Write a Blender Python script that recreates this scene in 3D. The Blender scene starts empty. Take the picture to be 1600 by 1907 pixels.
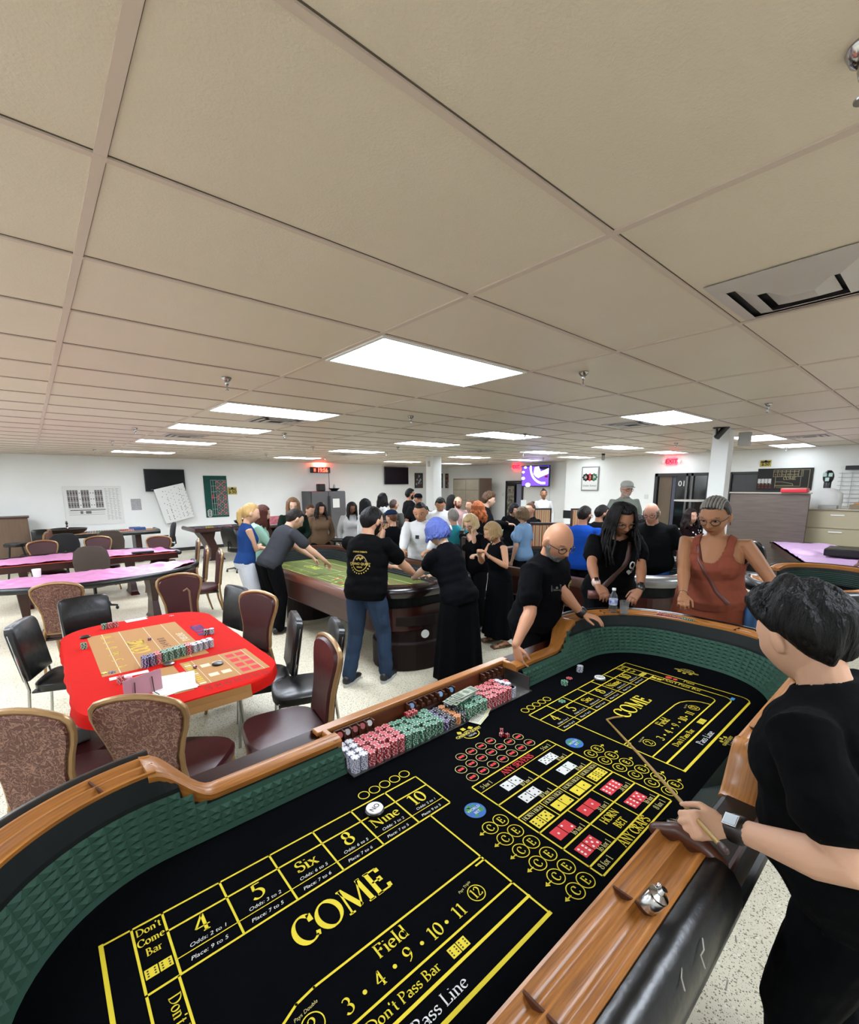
import bpy, math, random
from math import sin, cos, pi, radians as R, sqrt, hypot, atan2
from mathutils import Vector as V, Matrix, noise
random.seed(7)
S=bpy.context.scene; C=S.collection
# ---------------- camera, light, exposure ----------------
H=1.99; F=845.5; CX=800.0; CY=1054.6; K=1.08; CEIL=H+.753*K
YAW,PIT,ROL=0.716,-0.1777,-0.0046
_fw=V((sin(YAW)*cos(PIT),cos(YAW)*cos(PIT),sin(PIT))); _rt=V((cos(YAW),-sin(YAW),0)); _up=_rt.cross(_fw)
_r=_rt*cos(ROL)+_up*sin(ROL); _u=-_rt*sin(ROL)+_up*cos(ROL)
cam=bpy.data.cameras.new('camera'); cam.sensor_fit='HORIZONTAL'; cam.sensor_width=36; cam.lens=36*F/1600
cam.shift_x=0; cam.shift_y=(CY-953.5)/1600; cam.clip_start=.05
co=bpy.data.objects.new('camera',cam); C.objects.link(co)
m=Matrix((_r,_u,-_fw)).transposed().to_4x4(); m.translation=V((0,0,H)); co.matrix_world=m; S.camera=co
S.view_settings.view_transform='Standard'; S.view_settings.look='None'; S.view_settings.gamma=1; S.view_settings.exposure=1.63
w=bpy.data.worlds.new('world'); S.world=w; w.use_nodes=True
w.node_tree.nodes['Background'].inputs[0].default_value=(1,.97,.93,1); w.node_tree.nodes['Background'].inputs[1].default_value=.25
LAMP=13.0
def at(x,y,z):
    d=_r*((x-CX)/F)-_u*((y-CY)/F)+_fw; t=(z-H)/d.z
    return V((d.x*t,d.y*t,z))
def along(x,y,dist):
    "point seen at a pixel, at a horizontal distance from the lens"
    d=_r*((x-CX)/F)-_u*((y-CY)/F)+_fw; t=dist/hypot(d.x,d.y)
    return V((d.x*t,d.y*t,H+d.z*t))
def onx(x,y,X):
    d=_r*((x-CX)/F)-_u*((y-CY)/F)+_fw; t=X/d.x; return V((X,d.y*t,H+d.z*t))
def ony(x,y,Y):
    d=_r*((x-CX)/F)-_u*((y-CY)/F)+_fw; t=Y/d.y; return V((d.x*t,Y,H+d.z*t))
# ---------------- materials ----------------
ALB=.62   # the room is bright and the exposure high, so things other than the shell are a little darker
def alb(c,name): k=1 if (name in SHELL or name.startswith('scr_')) else ALB; return tuple(x*k for x in c[:3])+(1,)
SHELL={'wall_paint','terrazzo','ceiling_tile','ceiling_bar','diffuser','diffuser_band','white_paint','exit_red','led_red','lamp_frame','vent_metal','paper'}
def lin(c):
    if isinstance(c,str): c=[int(c[i:i+2],16)/255 for i in (0,2,4)]
    return tuple(((x+.055)/1.055)**2.4 if x>.04045 else x/12.92 for x in c)+(1,)
MT={}
def mat(name,col,rough=.6,metal=0,bump=None,var=None,emit=0,spec=.5,coat=0,sss=0,alpha=1,trans=0,stretch=None,uv=False):
    if name in MT: return MT[name]
    m=bpy.data.materials.new(name); m.use_nodes=True; n=m.node_tree.nodes; l=m.node_tree.links; b=n['Principled BSDF']
    c=alb(lin(col),name); b.inputs['Base Color'].default_value=c; b.inputs['Roughness'].default_value=rough; b.inputs['Metallic'].default_value=metal
    b.inputs['Specular IOR Level'].default_value=spec; b.inputs['Coat Weight'].default_value=coat; b.inputs['Coat Roughness'].default_value=.15
    if sss: b.inputs['Subsurface Weight'].default_value=sss; b.inputs['Subsurface Radius'].default_value=(.02,.008,.004)
    if trans: b.inputs['Transmission Weight'].default_value=trans; b.inputs['IOR'].default_value=1.33
    if alpha<1: b.inputs['Alpha'].default_value=alpha
    if emit: b.inputs['Emission Color'].default_value=c; b.inputs['Emission Strength'].default_value=emit
    if bump or var:
        tc=n.new('ShaderNodeTexCoord'); mp=n.new('ShaderNodeMapping'); l.new(tc.outputs['UV' if uv else 'Object'],mp.inputs[0])
        if stretch: mp.inputs['Scale'].default_value=stretch
    if var:   # (scale, colour2, amount)
        nz=n.new('ShaderNodeTexNoise'); nz.inputs['Scale'].default_value=var[0]; nz.inputs['Detail'].default_value=5; l.new(mp.outputs[0],nz.inputs['Vector'])
        rp=n.new('ShaderNodeValToRGB'); rp.color_ramp.elements[0].position=.5-var[2]/2; rp.color_ramp.elements[1].position=.5+var[2]/2
        rp.color_ramp.elements[0].color=c; rp.color_ramp.elements[1].color=alb(lin(var[1]),name); l.new(nz.outputs[0],rp.inputs[0]); l.new(rp.outputs[0],b.inputs['Base Color'])
    if bump:  # (scale, distance)
        nb=n.new('ShaderNodeTexNoise'); nb.inputs['Scale'].default_value=bump[0]; nb.inputs['Detail'].default_value=4; l.new(mp.outputs[0],nb.inputs['Vector'])
        bp=n.new('ShaderNodeBump'); bp.inputs['Distance'].default_value=bump[1]; bp.inputs['Strength'].default_value=.8; l.new(nb.outputs[0],bp.inputs['Height']); l.new(bp.outputs[0],b.inputs['Normal'])
    MT[name]=m; return m
def skin(col): return mat('skin_'+col,col,.55,sss=.08,bump=(60,.0006),spec=.3)
def dk(col,k): r=[int(col[i:i+2],16) for i in(0,2,4)]; return col if max(r)>60 else '%02x%02x%02x'%tuple(int(x*k) for x in r)
def cloth(col,s=1): return mat('cloth_'+col,dk(col,.62),.95,bump=(9,.012*s),spec=.06)
def hairm(col,c2=None): return mat('hair_'+col,dk(col,.6),.55,bump=(55,.03),stretch=(1,1,.12),var=(20,dk(c2 or col,.6),.22),spec=.16)
oak=mat('oak','c58036',.42,coat=.15,spec=.3,var=(7,'8a5527',.5),bump=(12,.001),stretch=(1.0,16,16),uv=True)
oakd=mat('oak_dark','5e3019',.45,spec=.3,coat=.1,var=(6,'3c1c0e',.6),stretch=(1,1,6))
mahog=mat('mahogany','46180f',.36,coat=.15,spec=.35,var=(3,'2c0f0a',.6),stretch=(1,1,8))
vinyl=mat('black_vinyl','0a0a0b',.34,bump=(14,.004),coat=.08,spec=.4)
vinylb=mat('burgundy_vinyl','4c181b',.38,bump=(7,.004),var=(5,'3a1114',.5),coat=.05,spec=.35)
blackp=mat('black_plastic','0d0d0d',.35); blackf=mat('black_felt','07080a',1,bump=(500,.0006),var=(60,'0a0b0e',.6),spec=.02)
chrome=mat('chrome','d8d8d8',.15,1); steel=mat('steel','a8a8a6',.32,1); white=mat('white_paint','cfd0cb',.6)
yel=mat('yellow_print','e8d21c',.8); wht=mat('white_print','e4e4e0',.8); redp=mat('red_print','d8242c',.8); grn=mat('green_print','2f8a4c',.8); blup=mat('blue_print','2766b8',.8); blk=mat('black_print','141414',.8)
gold=mat('gold_frame','b08a5c',.35,.5,bump=(60,.001))
paper=mat('paper','d4d4cf',.7)
# ---------------- mesh builder ----------------
class M:
    def __init__(s): s.v=[]; s.f=[]; s.m=[]; s.uv={}
    def add(s,vs,fs,mi=0,uvs=None):
        b=len(s.v); s.v+= [tuple(v) for v in vs]
        if uvs:
            for i,u in enumerate(uvs): s.uv[b+i]=u
        for f in fs: s.f.append(tuple(b+i for i in f)); s.m.append(mi)
        return s
    def box(s,c,d,rz=0,mi=0,mx=None):
        hx,hy,hz=d[0]/2,d[1]/2,d[2]/2
        vs=[V((x,y,z)) for z in(-hz,hz) for y in(-hy,hy) for x in(-hx,hx)]
        rm=Matrix.Rotation(rz,3,'Z'); vs=[rm@v for v in vs]
        vs=[v+V(c) for v in vs]
        if mx: vs=[mx@v for v in vs]
        return s.add(vs,[(0,2,3,1),(4,5,7,6),(0,1,5,4),(2,6,7,3),(0,4,6,2),(1,3,7,5)],mi)
    def lathe(s,prof,c=(0,0,0),n=24,mi=0,mx=None):
        vs=[];fs=[]
        for r,z in prof:
            for k in range(n): vs.append(V((c[0]+r*cos(2*pi*k/n),c[1]+r*sin(2*pi*k/n),c[2]+z)))
        for j in range(len(prof)-1):
            for k in range(n):
                a=j*n+k;b=j*n+(k+1)%n; fs.append((a,b,b+n,a+n))
        fs.append(tuple(range(n))[::-1]); fs.append(tuple((len(prof)-1)*n+k for k in range(n)))
        if mx: vs=[mx@v for v in vs]
        return s.add(vs,fs,mi)
    def cyl(s,c,r,h,n=20,mi=0,mx=None): return s.lathe([(r,0),(r,h)],c,n,mi,mx)
    def rings(s,rs,mi=0,closed=False,cap=True):
        n=len(rs[0]); vs=[v for r in rs for v in r]; fs=[]
        J=len(rs)
        for j in range(J if closed else J-1):
            for k in range(n):
                a=j*n+k;b=j*n+(k+1)%n; j2=((j+1)%J)*n; fs.append((a,b,j2+(k+1)%n,j2+k))
        if cap and not closed: fs.append(tuple(range(n))[::-1]); fs.append(tuple((J-1)*n+k for k in range(n)))
        return s.add(vs,fs,mi)
    def tube(s,pts,rad,n=10,mi=0,cap=True,flat=1,ax=None):
        pts=[V(p) for p in pts]; 
        if not hasattr(rad,'__len__'): rad=[rad]*len(pts)
        t0=(pts[1]-pts[0]).normalized(); a=V(ax) if ax else (V((0,0,1)) if abs(t0.z)<.9 else V((1,0,0)))
        u=t0.cross(a).normalized(); rs=[]; 
        def ring(p,u,w,r): return [p+(u*cos(2*pi*k/n)+w*flat*sin(2*pi*k/n))*r for k in range(n)]
        N=len(pts)
        for i,p in enumerate(pts):
            t=((pts[min(i+1,N-1)]-pts[max(i-1,0)])).normalized()
            u=(u-t*u.dot(t)).normalized(); w=t.cross(u)
            if i==0 and cap:
                for q in (.35,.75): rs.append(ring(p-t*rad[0]*sqrt(1-q*q)*1.0,u,w,rad[0]*q))
            rs.append(ring(p,u,w,rad[i]))
            if i==N-1 and cap:
                for q in (.75,.35): rs.append(ring(p+t*rad[-1]*sqrt(1-q*q),u,w,rad[-1]*q))
        return s.rings(rs,mi)
    def ell(s,c,r,n=14,mi=0,mx=None):
        rs=[];J=n//2+1
        for j in range(1,J):
            a=pi*j/J; rs.append([V((c[0]+r[0]*sin(a)*cos(2*pi*k/n),c[1]+r[1]*sin(a)*sin(2*pi*k/n),c[2]-r[2]*cos(a))) for k in range(n)])
        if mx: rs=[[mx@v for v in q] for q in rs]
        return s.rings(rs,mi)
    def prism(s,poly,z0,z1,mi=0,mx=None):
        n=len(poly); vs=[V((p[0],p[1],z0)) for p in poly]+[V((p[0],p[1],z1)) for p in poly]
        if mx: vs=[mx@v for v in vs]
        fs=[tuple(range(n))[::-1],tuple(range(n,2*n))]+[(k,(k+1)%n,n+(k+1)%n,n+k) for k in range(n)]
        return s.add(vs,fs,mi)
    def flat(s,poly,z,mi=0,mx=None):
        vs=[V((p[0],p[1],z)) for p in poly]
        if mx: vs=[mx@v for v in vs]
        return s.add(vs,[tuple(range(len(poly)))],mi)
    def xf(s,mx,i0=0): s.v=s.v[:i0]+[tuple(mx@V(v)) for v in s.v[i0:]]; return s
    def mesh(s,name,mats,smooth=False):
        me=bpy.data.meshes.new(name); me.from_pydata(s.v,[],s.f)
        for k in mats: me.materials.append(k)
        me.polygons.foreach_set('material_index',s.m)
        if smooth: me.polygons.foreach_set('use_smooth',[True]*len(s.f))
        if s.uv:
            ul=me.uv_layers.new(name='UVMap')
            for lp in me.loops: ul.data[lp.index].uv=s.uv.get(lp.vertex_index,(0,0))
        me.update(); return me
    def build(s,name,mats,parent=None,smooth=False,bevel=0,sub=0,**k):
        if not isinstance(mats,(list,tuple)): mats=[mats]
        o=bpy.data.objects.new(name,s.mesh(name,mats,smooth)); C.objects.link(o)
        if parent: o.parent=parent; 
        if bevel:
            b=o.modifiers.new('bevel','BEVEL'); b.width=bevel; b.segments=2; b.limit_method='ANGLE'; b.angle_limit=.6
        if sub: b=o.modifiers.new('sub','SUBSURF'); b.levels=b.render_levels=sub
        if smooth and not sub:
            try: 
                if bevel: o.data.polygons.foreach_set('use_smooth',[False]*len(o.data.polygons))
                else: o.data.set_sharp_from_angle(angle=.75)
            except Exception: pass
        return tag(o,**k)
def tag(o,label=None,cat=None,group=None,kind=None):
    if label: o['label']=label
    if cat: o['category']=cat
    if group: o['group']=group
    if kind: o['kind']=kind
    return o
def thing(name,label,cat,loc=(0,0,0),rz=0,group=None):
    o=bpy.data.objects.new(name,None); C.objects.link(o); o.location=loc; o.rotation_euler=(0,0,rz); o.empty_display_size=.1
    o.matrix_world=Matrix.Translation(V(loc))@Matrix.Rotation(rz,4,'Z')
    return tag(o,label,cat,group)
def dup(root,loc,rz,label=None,group=None,scale=None):
    r=root.copy(); C.objects.link(r); r.location=loc; r.rotation_euler=(0,0,rz)
    if label: r['label']=label
    if group: r['group']=group
    if scale: r.scale=scale
    for ch in list(root.children):
        c=ch.copy(); C.objects.link(c); c.parent=r
        for g in ch.children:
            d=g.copy(); C.objects.link(d); d.parent=c
    return r
def TM(loc,rz=0,rx=0,ry=0): return Matrix.Translation(V(loc))@Matrix.Rotation(rz,4,'Z')@Matrix.Rotation(ry,4,'Y')@Matrix.Rotation(rx,4,'X')
# ---------------- lettering ----------------
def _arc(cx,cy,rx,ry,a,b,n=14): return [(cx+rx*cos(R(a+(b-a)*i/n)),cy+ry*sin(R(a+(b-a)*i/n))) for i in range(n+1)]
def _st(x,h=1,ft=1,top=1): return [[(x,0),(x,h)]]+([[(x-.1,.015),(x+.12,.015)]] if ft else [])+([[(x-.1,h-.015),(x+(.1 if h>=.9 else 0),h-.015)]] if top else [])
G={'0':(.62,[_arc(.3,.5,.23,.47,0,360,24)]),'1':(.46,[[(.25,0),(.25,1)],[(.06,.86),(.25,1)],[(.1,.015),(.4,.015)]]),
'2':(.58,[_arc(.27,.72,.2,.26,165,-40)+[(.08,.05)],[(.08,.05),(.5,.05)],[(.5,.05),(.53,.18)]]),
'3':(.56,[_arc(.24,.75,.19,.22,150,-90),_arc(.24,.27,.24,.26,90,-150)]),
'4':(.62,[[(.4,0),(.4,1)],[(.4,1),(.04,.3)],[(.04,.3),(.57,.3)],[(.28,.015),(.52,.015)]]),
'5':(.56,[[(.48,.95),(.17,.95)],[(.17,.95),(.14,.56)],_arc(.22,.3,.26,.3,115,-145)]),
'6':(.58,[_arc(.29,.29,.22,.28,0,360,20),[(.07,.32),(.1,.55),(.2,.8),(.46,1)]]),
'7':(.54,[[(.05,.94),(.5,.94)],[(.5,.94),(.2,0)]]),
'8':(.58,[_arc(.29,.74,.17,.23,0,360,20),_arc(.29,.26,.22,.26,0,360,20)]),
'9':(.58,[_arc(.28,.7,.21,.28,0,360,20),[(.49,.68),(.46,.42),(.34,.17),(.1,0)]]),
'C':(.76,[_arc(.42,.5,.34,.48,48,312,22),[(.66,.66),(.66,.93)],[(.64,.08),(.69,.24)]]),'G':(.8,[_arc(.42,.5,.34,.48,48,320,22),[(.66,.68),(.66,.93)],[(.68,.05),(.68,.42)],[(.55,.42),(.78,.42)]]),
'O':(.86,[_arc(.43,.5,.36,.48,0,360,28)]),'M':(1.04,[[.4,(.13,0),(.17,1)],[(.17,1),(.50,.06)],[.5,(.50,.06),(.84,1)],[(.84,1),(.89,0)],[(.03,.015),(.24,.015)],[(.76,.015),(1,.015)],[(.06,.985),(.2,.985)],[(.8,.985),(.94,.985)]]),
'E':(.64,_st(.15)+[[(.15,.97),(.53,.97)],[(.53,.97),(.53,.8)],[(.15,.52),(.44,.52)],[(.44,.42),(.44,.62)],[(.15,.03),(.56,.03)],[(.56,.03),(.58,.2)]]),
'S':(.54,[_arc(.27,.75,.19,.22,30,270)+_arc(.26,.27,.21,.25,90,-150),[(.44,.75),(.44,.96)],[(.07,.03),(.07,.25)]]),
's':(.44,[_arc(.22,.47,.14,.14,20,270,10)+_arc(.21,.17,.15,.16,90,-150,10)]),
'i':(.3,_st(.15,.62)+[[(.15,.84),(.16,.9)]]),'x':(.54,[[(.07,.62),(.46,0)],[(.46,.62),(.07,0)],[(.0,.61),(.17,.61)],[(.38,.61),(.53,.61)],[(0,.01),(.15,.01)],[(.36,.01),(.54,.01)]]),
'N':(.86,[[.45,(.13,0),(.13,1)],[.45,(.72,1),(.72,0)],[(.13,1),(.72,0)],[(.02,.015),(.24,.015)],[(.02,.985),(.14,.985)],[(.6,.985),(.84,.985)]]),
'n':(.6,_st(.14,.62)+[_arc(.3,.42,.16,.18,160,0,10)+[(.46,0)],[(.37,.015),(.56,.015)]]),'m':(.88,_st(.14,.62)+[_arc(.28,.42,.14,.18,160,0,8)+[(.42,0)],_arc(.56,.42,.14,.18,160,0,8)+[(.70,0)],[(.33,.015),(.5,.015)],[(.62,.015),(.8,.015)]]),'u':(.6,[[(.14,.62),(.14,.2)]+_arc(.28,.18,.14,.17,180,330,8),_st(.46,.62)[0]]),
'e':(.52,[_arc(.27,.31,.2,.3,10,315,18),[(.08,.34),(.47,.36)]]),'F':(.6,_st(.15)+[[(.15,.97),(.53,.97)],[(.53,.97),(.53,.8)],[(.15,.52),(.43,.52)],[(.43,.42),(.43,.62)]]),
'l':(.28,_st(.14,1.05)),'d':(.6,[_arc(.26,.3,.2,.29,0,360,18),[(.46,0),(.46,1.05)],[(.36,1.03),(.46,1.03)],[(.46,.015),(.57,.015)]]),
'D':(.84,_st(.15)+[_arc(.22,.5,.52,.47,-90,90,18),[(.15,.97),(.25,.97)],[(.15,.03),(.25,.03)]]),'o':(.58,[_arc(.28,.31,.21,.3,0,360,20)]),
"'":(.2,[[(.1,1.02),(.07,.8)]]),'t':(.36,[[(.16,.85),(.16,.14)]+_arc(.26,.13,.1,.11,180,300,6),[(.03,.6),(.32,.6)]]),
'B':(.66,_st(.15)+[_arc(.24,.75,.23,.22,-90,90),_arc(.26,.27,.29,.25,-90,90),[(.15,.97),(.25,.97)],[(.15,.52),(.28,.52)],[(.15,.03),(.28,.03)]]),
'a':(.52,[_arc(.24,.45,.16,.16,150,0,8)+[(.4,.08),(.48,.02)],_arc(.22,.18,.15,.16,0,360,14)]),'r':(.4,_st(.14,.62)+[_arc(.28,.44,.14,.16,165,50,6)]),
'P':(.62,_st(.15)+[_arc(.24,.73,.28,.24,-90,90),[(.15,.97),(.25,.97)],[(.15,.49),(.25,.49)]]),'R':(.68,_st(.15)+[_arc(.24,.75,.25,.22,-90,90),[(.15,.97),(.25,.97)],[(.15,.52),(.25,.52)],[(.28,.52),(.62,.0)]]),
'L':(.6,_st(.15)+[[(.15,.03),(.55,.03)],[(.55,.03),(.57,.22)]]),'A':(.78,[[.5,(.1,.0),(.39,1)],[(.39,1),(.69,0)],[(.2,.34),(.58,.34)],[(0,.015),(.2,.015)],[(.57,.015),(.8,.015)]]),
'Y':(.7,[[(.06,.98),(.34,.48)],[.5,(.64,.98),(.34,.48)],[(.34,.48),(.34,0)],[(.24,.015),(.46,.015)]]),'V':(.72,[[(.06,.98),(.36,0)],[.5,(.66,.98),(.36,0)],[(0,.985),(.16,.985)],[(.56,.985),(.74,.985)]]),
'H':(.84,_st(.15)+_st(.69)+[[(.15,.5),(.69,.5)]]),'f':(.34,[[(.14,0),(.14,.85)]+_arc(.24,.86,.1,.14,180,60,6),[(.02,.6),(.28,.6)],[(.04,.015),(.26,.015)]]),
'I':(.3,_st(.15)),'T':(.68,[[(.34,0),(.34,1)],[(.05,.97),(.63,.97)],[(.05,.97),(.04,.8)],[(.63,.97),(.64,.8)],[(.22,.015),(.46,.015)]]),'.':(.4,[[(.2,.33),(.205,.36)]]),' ':(.28,[])}
def serif(mm,text,x,y,size,mx,ang=0,mi=0,wt=1.0,sx=1.0,z=0,center=True,dot=False):
    "broad-nib lettering laid flat; (x,y) is the middle of the base line"
    adv=sum(G[c][0] for c in text)*size*sx; ca,sa=cos(ang),sin(ang); ox=-adv/2 if center else 0
    for c in text:
        wd,sts=G[c]
        for k,st in enumerate(sts):
            fw=1
            if isinstance(st[0],float) and not isinstance(st[0],tuple): fw=st[0]; st=st[1:]
            P=[V((px*size*sx+ox,py*size,0)) for px,py in st]
            L=[];Rr=[]
            for i,p in enumerate(P):
                t=P[min(i+1,len(P)-1)]-P[max(i-1,0)]
                if i==0 and len(P)>2 and (P[0]-P[-1]).length<1e-6: t=P[1]-P[-2]
                if i==len(P)-1 and len(P)>2 and (P[0]-P[-1]).length<1e-6: t=P[1]-P[-2]
                t.normalize(); th=atan2(t.y,t.x)
                wdt=size*wt*max(.028,.075*fw*abs(sin(th-R(22))))
                if c in ".i" and len(P)==2 and P[0].y<P[1].y and (P[1]-P[0]).length<.1*size: wdt=size*.09*wt if c=='.' else size*.07
                nn=V((-t.y,t.x,0))*wdt; L.append(p+nn); Rr.append(p-nn)
            vs=[]
            for q in L+Rr: vs.append(mx@V((x+q.x*ca-q.y*sa,y+q.x*sa+q.y*ca,z)))
            n=len(L); mm.add(vs,[(n+i,n+i+1,i+1,i) for i in range(n-1)],mi)
        ox+=wd*size*sx
_tc={}
def sans(mm,text,x,y,size,mx,ang=0,mi=0,z=0,bold=0,shear=0,sx=1):
    "built-in sans face turned into mesh; (x,y) = middle of the base line"
    key=(text,bold,shear)
    if key not in _tc:
        cu=bpy.data.curves.new('t','FONT'); cu.body=text; cu.align_x='CENTER'; cu.offset=bold; cu.shear=shear; cu.resolution_u=3
        o=bpy.data.objects.new('t',cu); C.objects.link(o); dg=bpy.context.evaluated_depsgraph_get(); me=bpy.data.meshes.new_from_object(o.evaluated_get(dg))
        _tc[key]=([v.co.copy() for v in me.vertices],[tuple(p.vertices) for p in me.polygons]); bpy.data.objects.remove(o)
    vs,fs=_tc[key]; k=size/.7; ca,sa=cos(ang),sin(ang)
    mm.add([mx@V((x+(v.x*sx*ca-v.y*sa)*k,y+(v.x*sx*sa+v.y*ca)*k,z)) for v in vs],fs,mi)
def line(mm,p,q,wd,mx,mi=0,z=0,ext=True):
    p=V((p[0],p[1]));q=V((q[0],q[1]));t=(q-p).normalized(); n=V((-t.y,t.x))*wd/2
    if ext: p=p-t*wd/2; q=q+t*wd/2
    mm.add([mx@V((a.x,a.y,z)) for a in (p+n,p-n,q-n,q+n)],[(0,1,2,3)],mi)
def pline(mm,pts,wd,mx,mi=0,z=0):
    for a,b in zip(pts,pts[1:]): line(mm,a,b,wd,mx,mi,z)
def circ(mm,x,y,r,wd,mx,mi=0,z=0,n=28,ry=None):
    ry=ry or r; vs=[]
    for k in range(n):
        a=2*pi*k/n
        for rr,r2 in ((r+wd/2,ry+wd/2),(r-wd/2,ry-wd/2)): vs.append(mx@V((x+rr*cos(a),y+r2*sin(a),z)))
    mm.add(vs,[(2*k,2*((k+1)%n),2*((k+1)%n)+1,2*k+1) for k in range(n)],mi)
def disc(mm,x,y,r,mx,mi=0,z=0,n=24,ry=None): mm.add([mx@V((x+r*cos(2*pi*k/n),y+(ry or r)*sin(2*pi*k/n),z)) for k in range(n)],[tuple(range(n))],mi)
def rect(mm,x0,y0,x1,y1,mx,mi=0,z=0): mm.add([mx@V(p) for p in ((x0,y0,z),(x1,y0,z),(x1,y1,z),(x0,y1,z))],[(0,1,2,3)],mi)
PIP={1:[(0,0)],2:[(-1,1),(1,-1)],3:[(-1,1),(0,0),(1,-1)],4:[(-1,1),(1,-1),(1,1),(-1,-1)],5:[(-1,1),(1,-1),(1,1),(-1,-1),(0,0)],6:[(-1,1),(1,-1),(1,1),(-1,-1),(-1,0),(1,0)]}
def die(mm,x,y,s,k,mx,mi,mp,ang=0,z=0,pr=.09):
    ca,sa=cos(ang),sin(ang); f=lambda a,b,c:mx@V((x+a*ca-b*sa,y+a*sa+b*ca,z+c)); h=s/2
    mm.add([f(-h,-h,0),f(h,-h,0),f(h,h,0),f(-h,h,0)],[(0,1,2,3)],mi)
    for px,py in PIP[k]:
        cx,cy=px*s*.27,py*s*.27; mm.add([f(cx+s*pr*cos(q*pi/4),cy+s*pr*sin(q*pi/4),.0003) for q in range(8)],[tuple(range(8))],mp)
I4=Matrix.Identity(4)
# ---------------- setting ----------------
WY=14.5*K; WX=12.6*K; TX=13.7*K; JY=onx(1061,853,WX).y
mw=mat('wall_paint','e4e5e1',.75,var=(1.3,'dddeda',.5),bump=(40,.0015))
mfl=mat('terrazzo','c9c0a4',.45,coat=.15)
def _terr():
    n=mfl.node_tree.nodes; l=mfl.node_tree.links; b=n['Principled BSDF']; tc=n.new('ShaderNodeTexCoord')
    cur=None; base=n.new('ShaderNodeRGB'); base.outputs[0].default_value=lin('e0d8bf'); cur=base.outputs[0]
    for sc,th,col in ((38,.16,'8d8266'),(75,.19,'6e6450'),(30,.13,'f0ead8'),(120,.2,'9a9078'),(52,.1,'4c4436')):
        v=n.new('ShaderNodeTexVoronoi'); v.inputs['Scale'].default_value=sc; l.new(tc.outputs['Object'],v.inputs['Vector'])
        r=n.new('ShaderNodeValToRGB'); r.color_ramp.elements[0].position=th; r.color_ramp.elements[1].position=th+.07; r.color_ramp.elements[0].color=(1,1,1,1); r.color_ramp.elements[1].color=(0,0,0,1)
        l.new(v.outputs['Distance'],r.inputs[0]); mx=n.new('ShaderNodeMixRGB'); mx.inputs[2].default_value=lin(col); l.new(r.outputs[0],mx.inputs[0]); l.new(cur,mx.inputs[1]); cur=mx.outputs[0]
    nz=n.new('ShaderNodeTexNoise'); nz.inputs['Scale'].default_value=.7; l.new(tc.outputs['Object'],nz.inputs['Vector'])
    mx=n.new('ShaderNodeMixRGB'); mx.blend_type='MULTIPLY'; mx.inputs[0].default_value=.35; l.new(cur,mx.inputs[1]); l.new(nz.outputs[0],mx.inputs[2]); l.new(mx.outputs[0],b.inputs['Base Color'])
_terr()
mce=mat('ceiling_tile','cfc2b0',.42,var=(2.2,'cabda9',.6),bump=(160,.0012),spec=.35)
mtb=mat('ceiling_bar','bfaea0',.5); mgap_shade=mat('ceiling_gap_shade','6e6053',.9)
st=dict(kind='structure')
M().box((6,7,-.05),(19,20,.1)).build('floor',mfl,**st)
ce=M().box((6,7,CEIL+.05),(19,20,.1)).build('ceiling',mce,**st)
def wall(name,x0,x1,y0,y1,z0=0,z1=CEIL): M().box(((x0+x1)/2,(y0+y1)/2,(z0+z1)/2),(x1-x0,y1-y0,z1-z0)).build(name,mw,**st)
wall('wall_back',-2.6,TX+.1,WY,WY+.1); wall('wall_left',-2.7,-2.6,-2.6,WY+.1); wall('wall_front',-2.6,WX+.1,-2.7,-2.6)
# right wall with openings (door frame glass and a dark window)
D0=onx(1221,881,WX); D1=onx(1325,881,WX); W0=onx(1362,878,WX); W1=onx(1409,878,WX); DT=(D0.z+D1.z)/2; W1=V((WX,W0.y-1.1,W0.z))
WZ=onx(1408,918,WX).z-.25
wall('wall_right',WX,WX+.1,D0.y,JY); wall('wall_right',WX,WX+.1,D1.y,D0.y,DT,CEIL); wall('wall_right',WX,WX+.1,W0.y,D1.y)
wall('wall_right',WX,WX+.1,W1.y,W0.y,DT,CEIL); wall('wall_right',WX,WX+.1,W1.y,W0.y,0,WZ); wall('wall_right',WX,WX+.1,-2.6,W1.y)
wall('wall_return',WX,TX+.1,JY,JY+.1)
wall('wall_screen',TX,TX+.1,JY+.1,WY)
g=M(); gp=M()
for i in range(-2,12):
    x=(i*1.2192+.2158)*K
    if -2.5<x<14.7: g.box((x,6.5,CEIL-.002),(.028,18,.008)); gp.box((x+.0155,6.5,CEIL-.0005),(.002,18,.002))
for j in range(-5,23):
    y=(j*.6096+.794)*K
    if -2.5<y<15.6: g.box((6.1,y,CEIL-.0022),(17.2,.021,.008)); gp.box((6.1,y-.013,CEIL-.0005),(17.2,.0035,.002))
g.build('grid_bars',mtb,parent=ce); gp.build('grid_gap_shade',mgap_shade,parent=ce)  # dark strips beside the bars are the gap's shadow line, put in as colour
mb=mat('baseboard','3a332c',.6)
M().box((6,WY-.01,.05),(17,.02,.1)).build('baseboard_back',mb,**st); M().box((WX-.01,3,.05),(.02,JY*2-6,.1)).build('baseboard_right',mb,**st)
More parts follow.
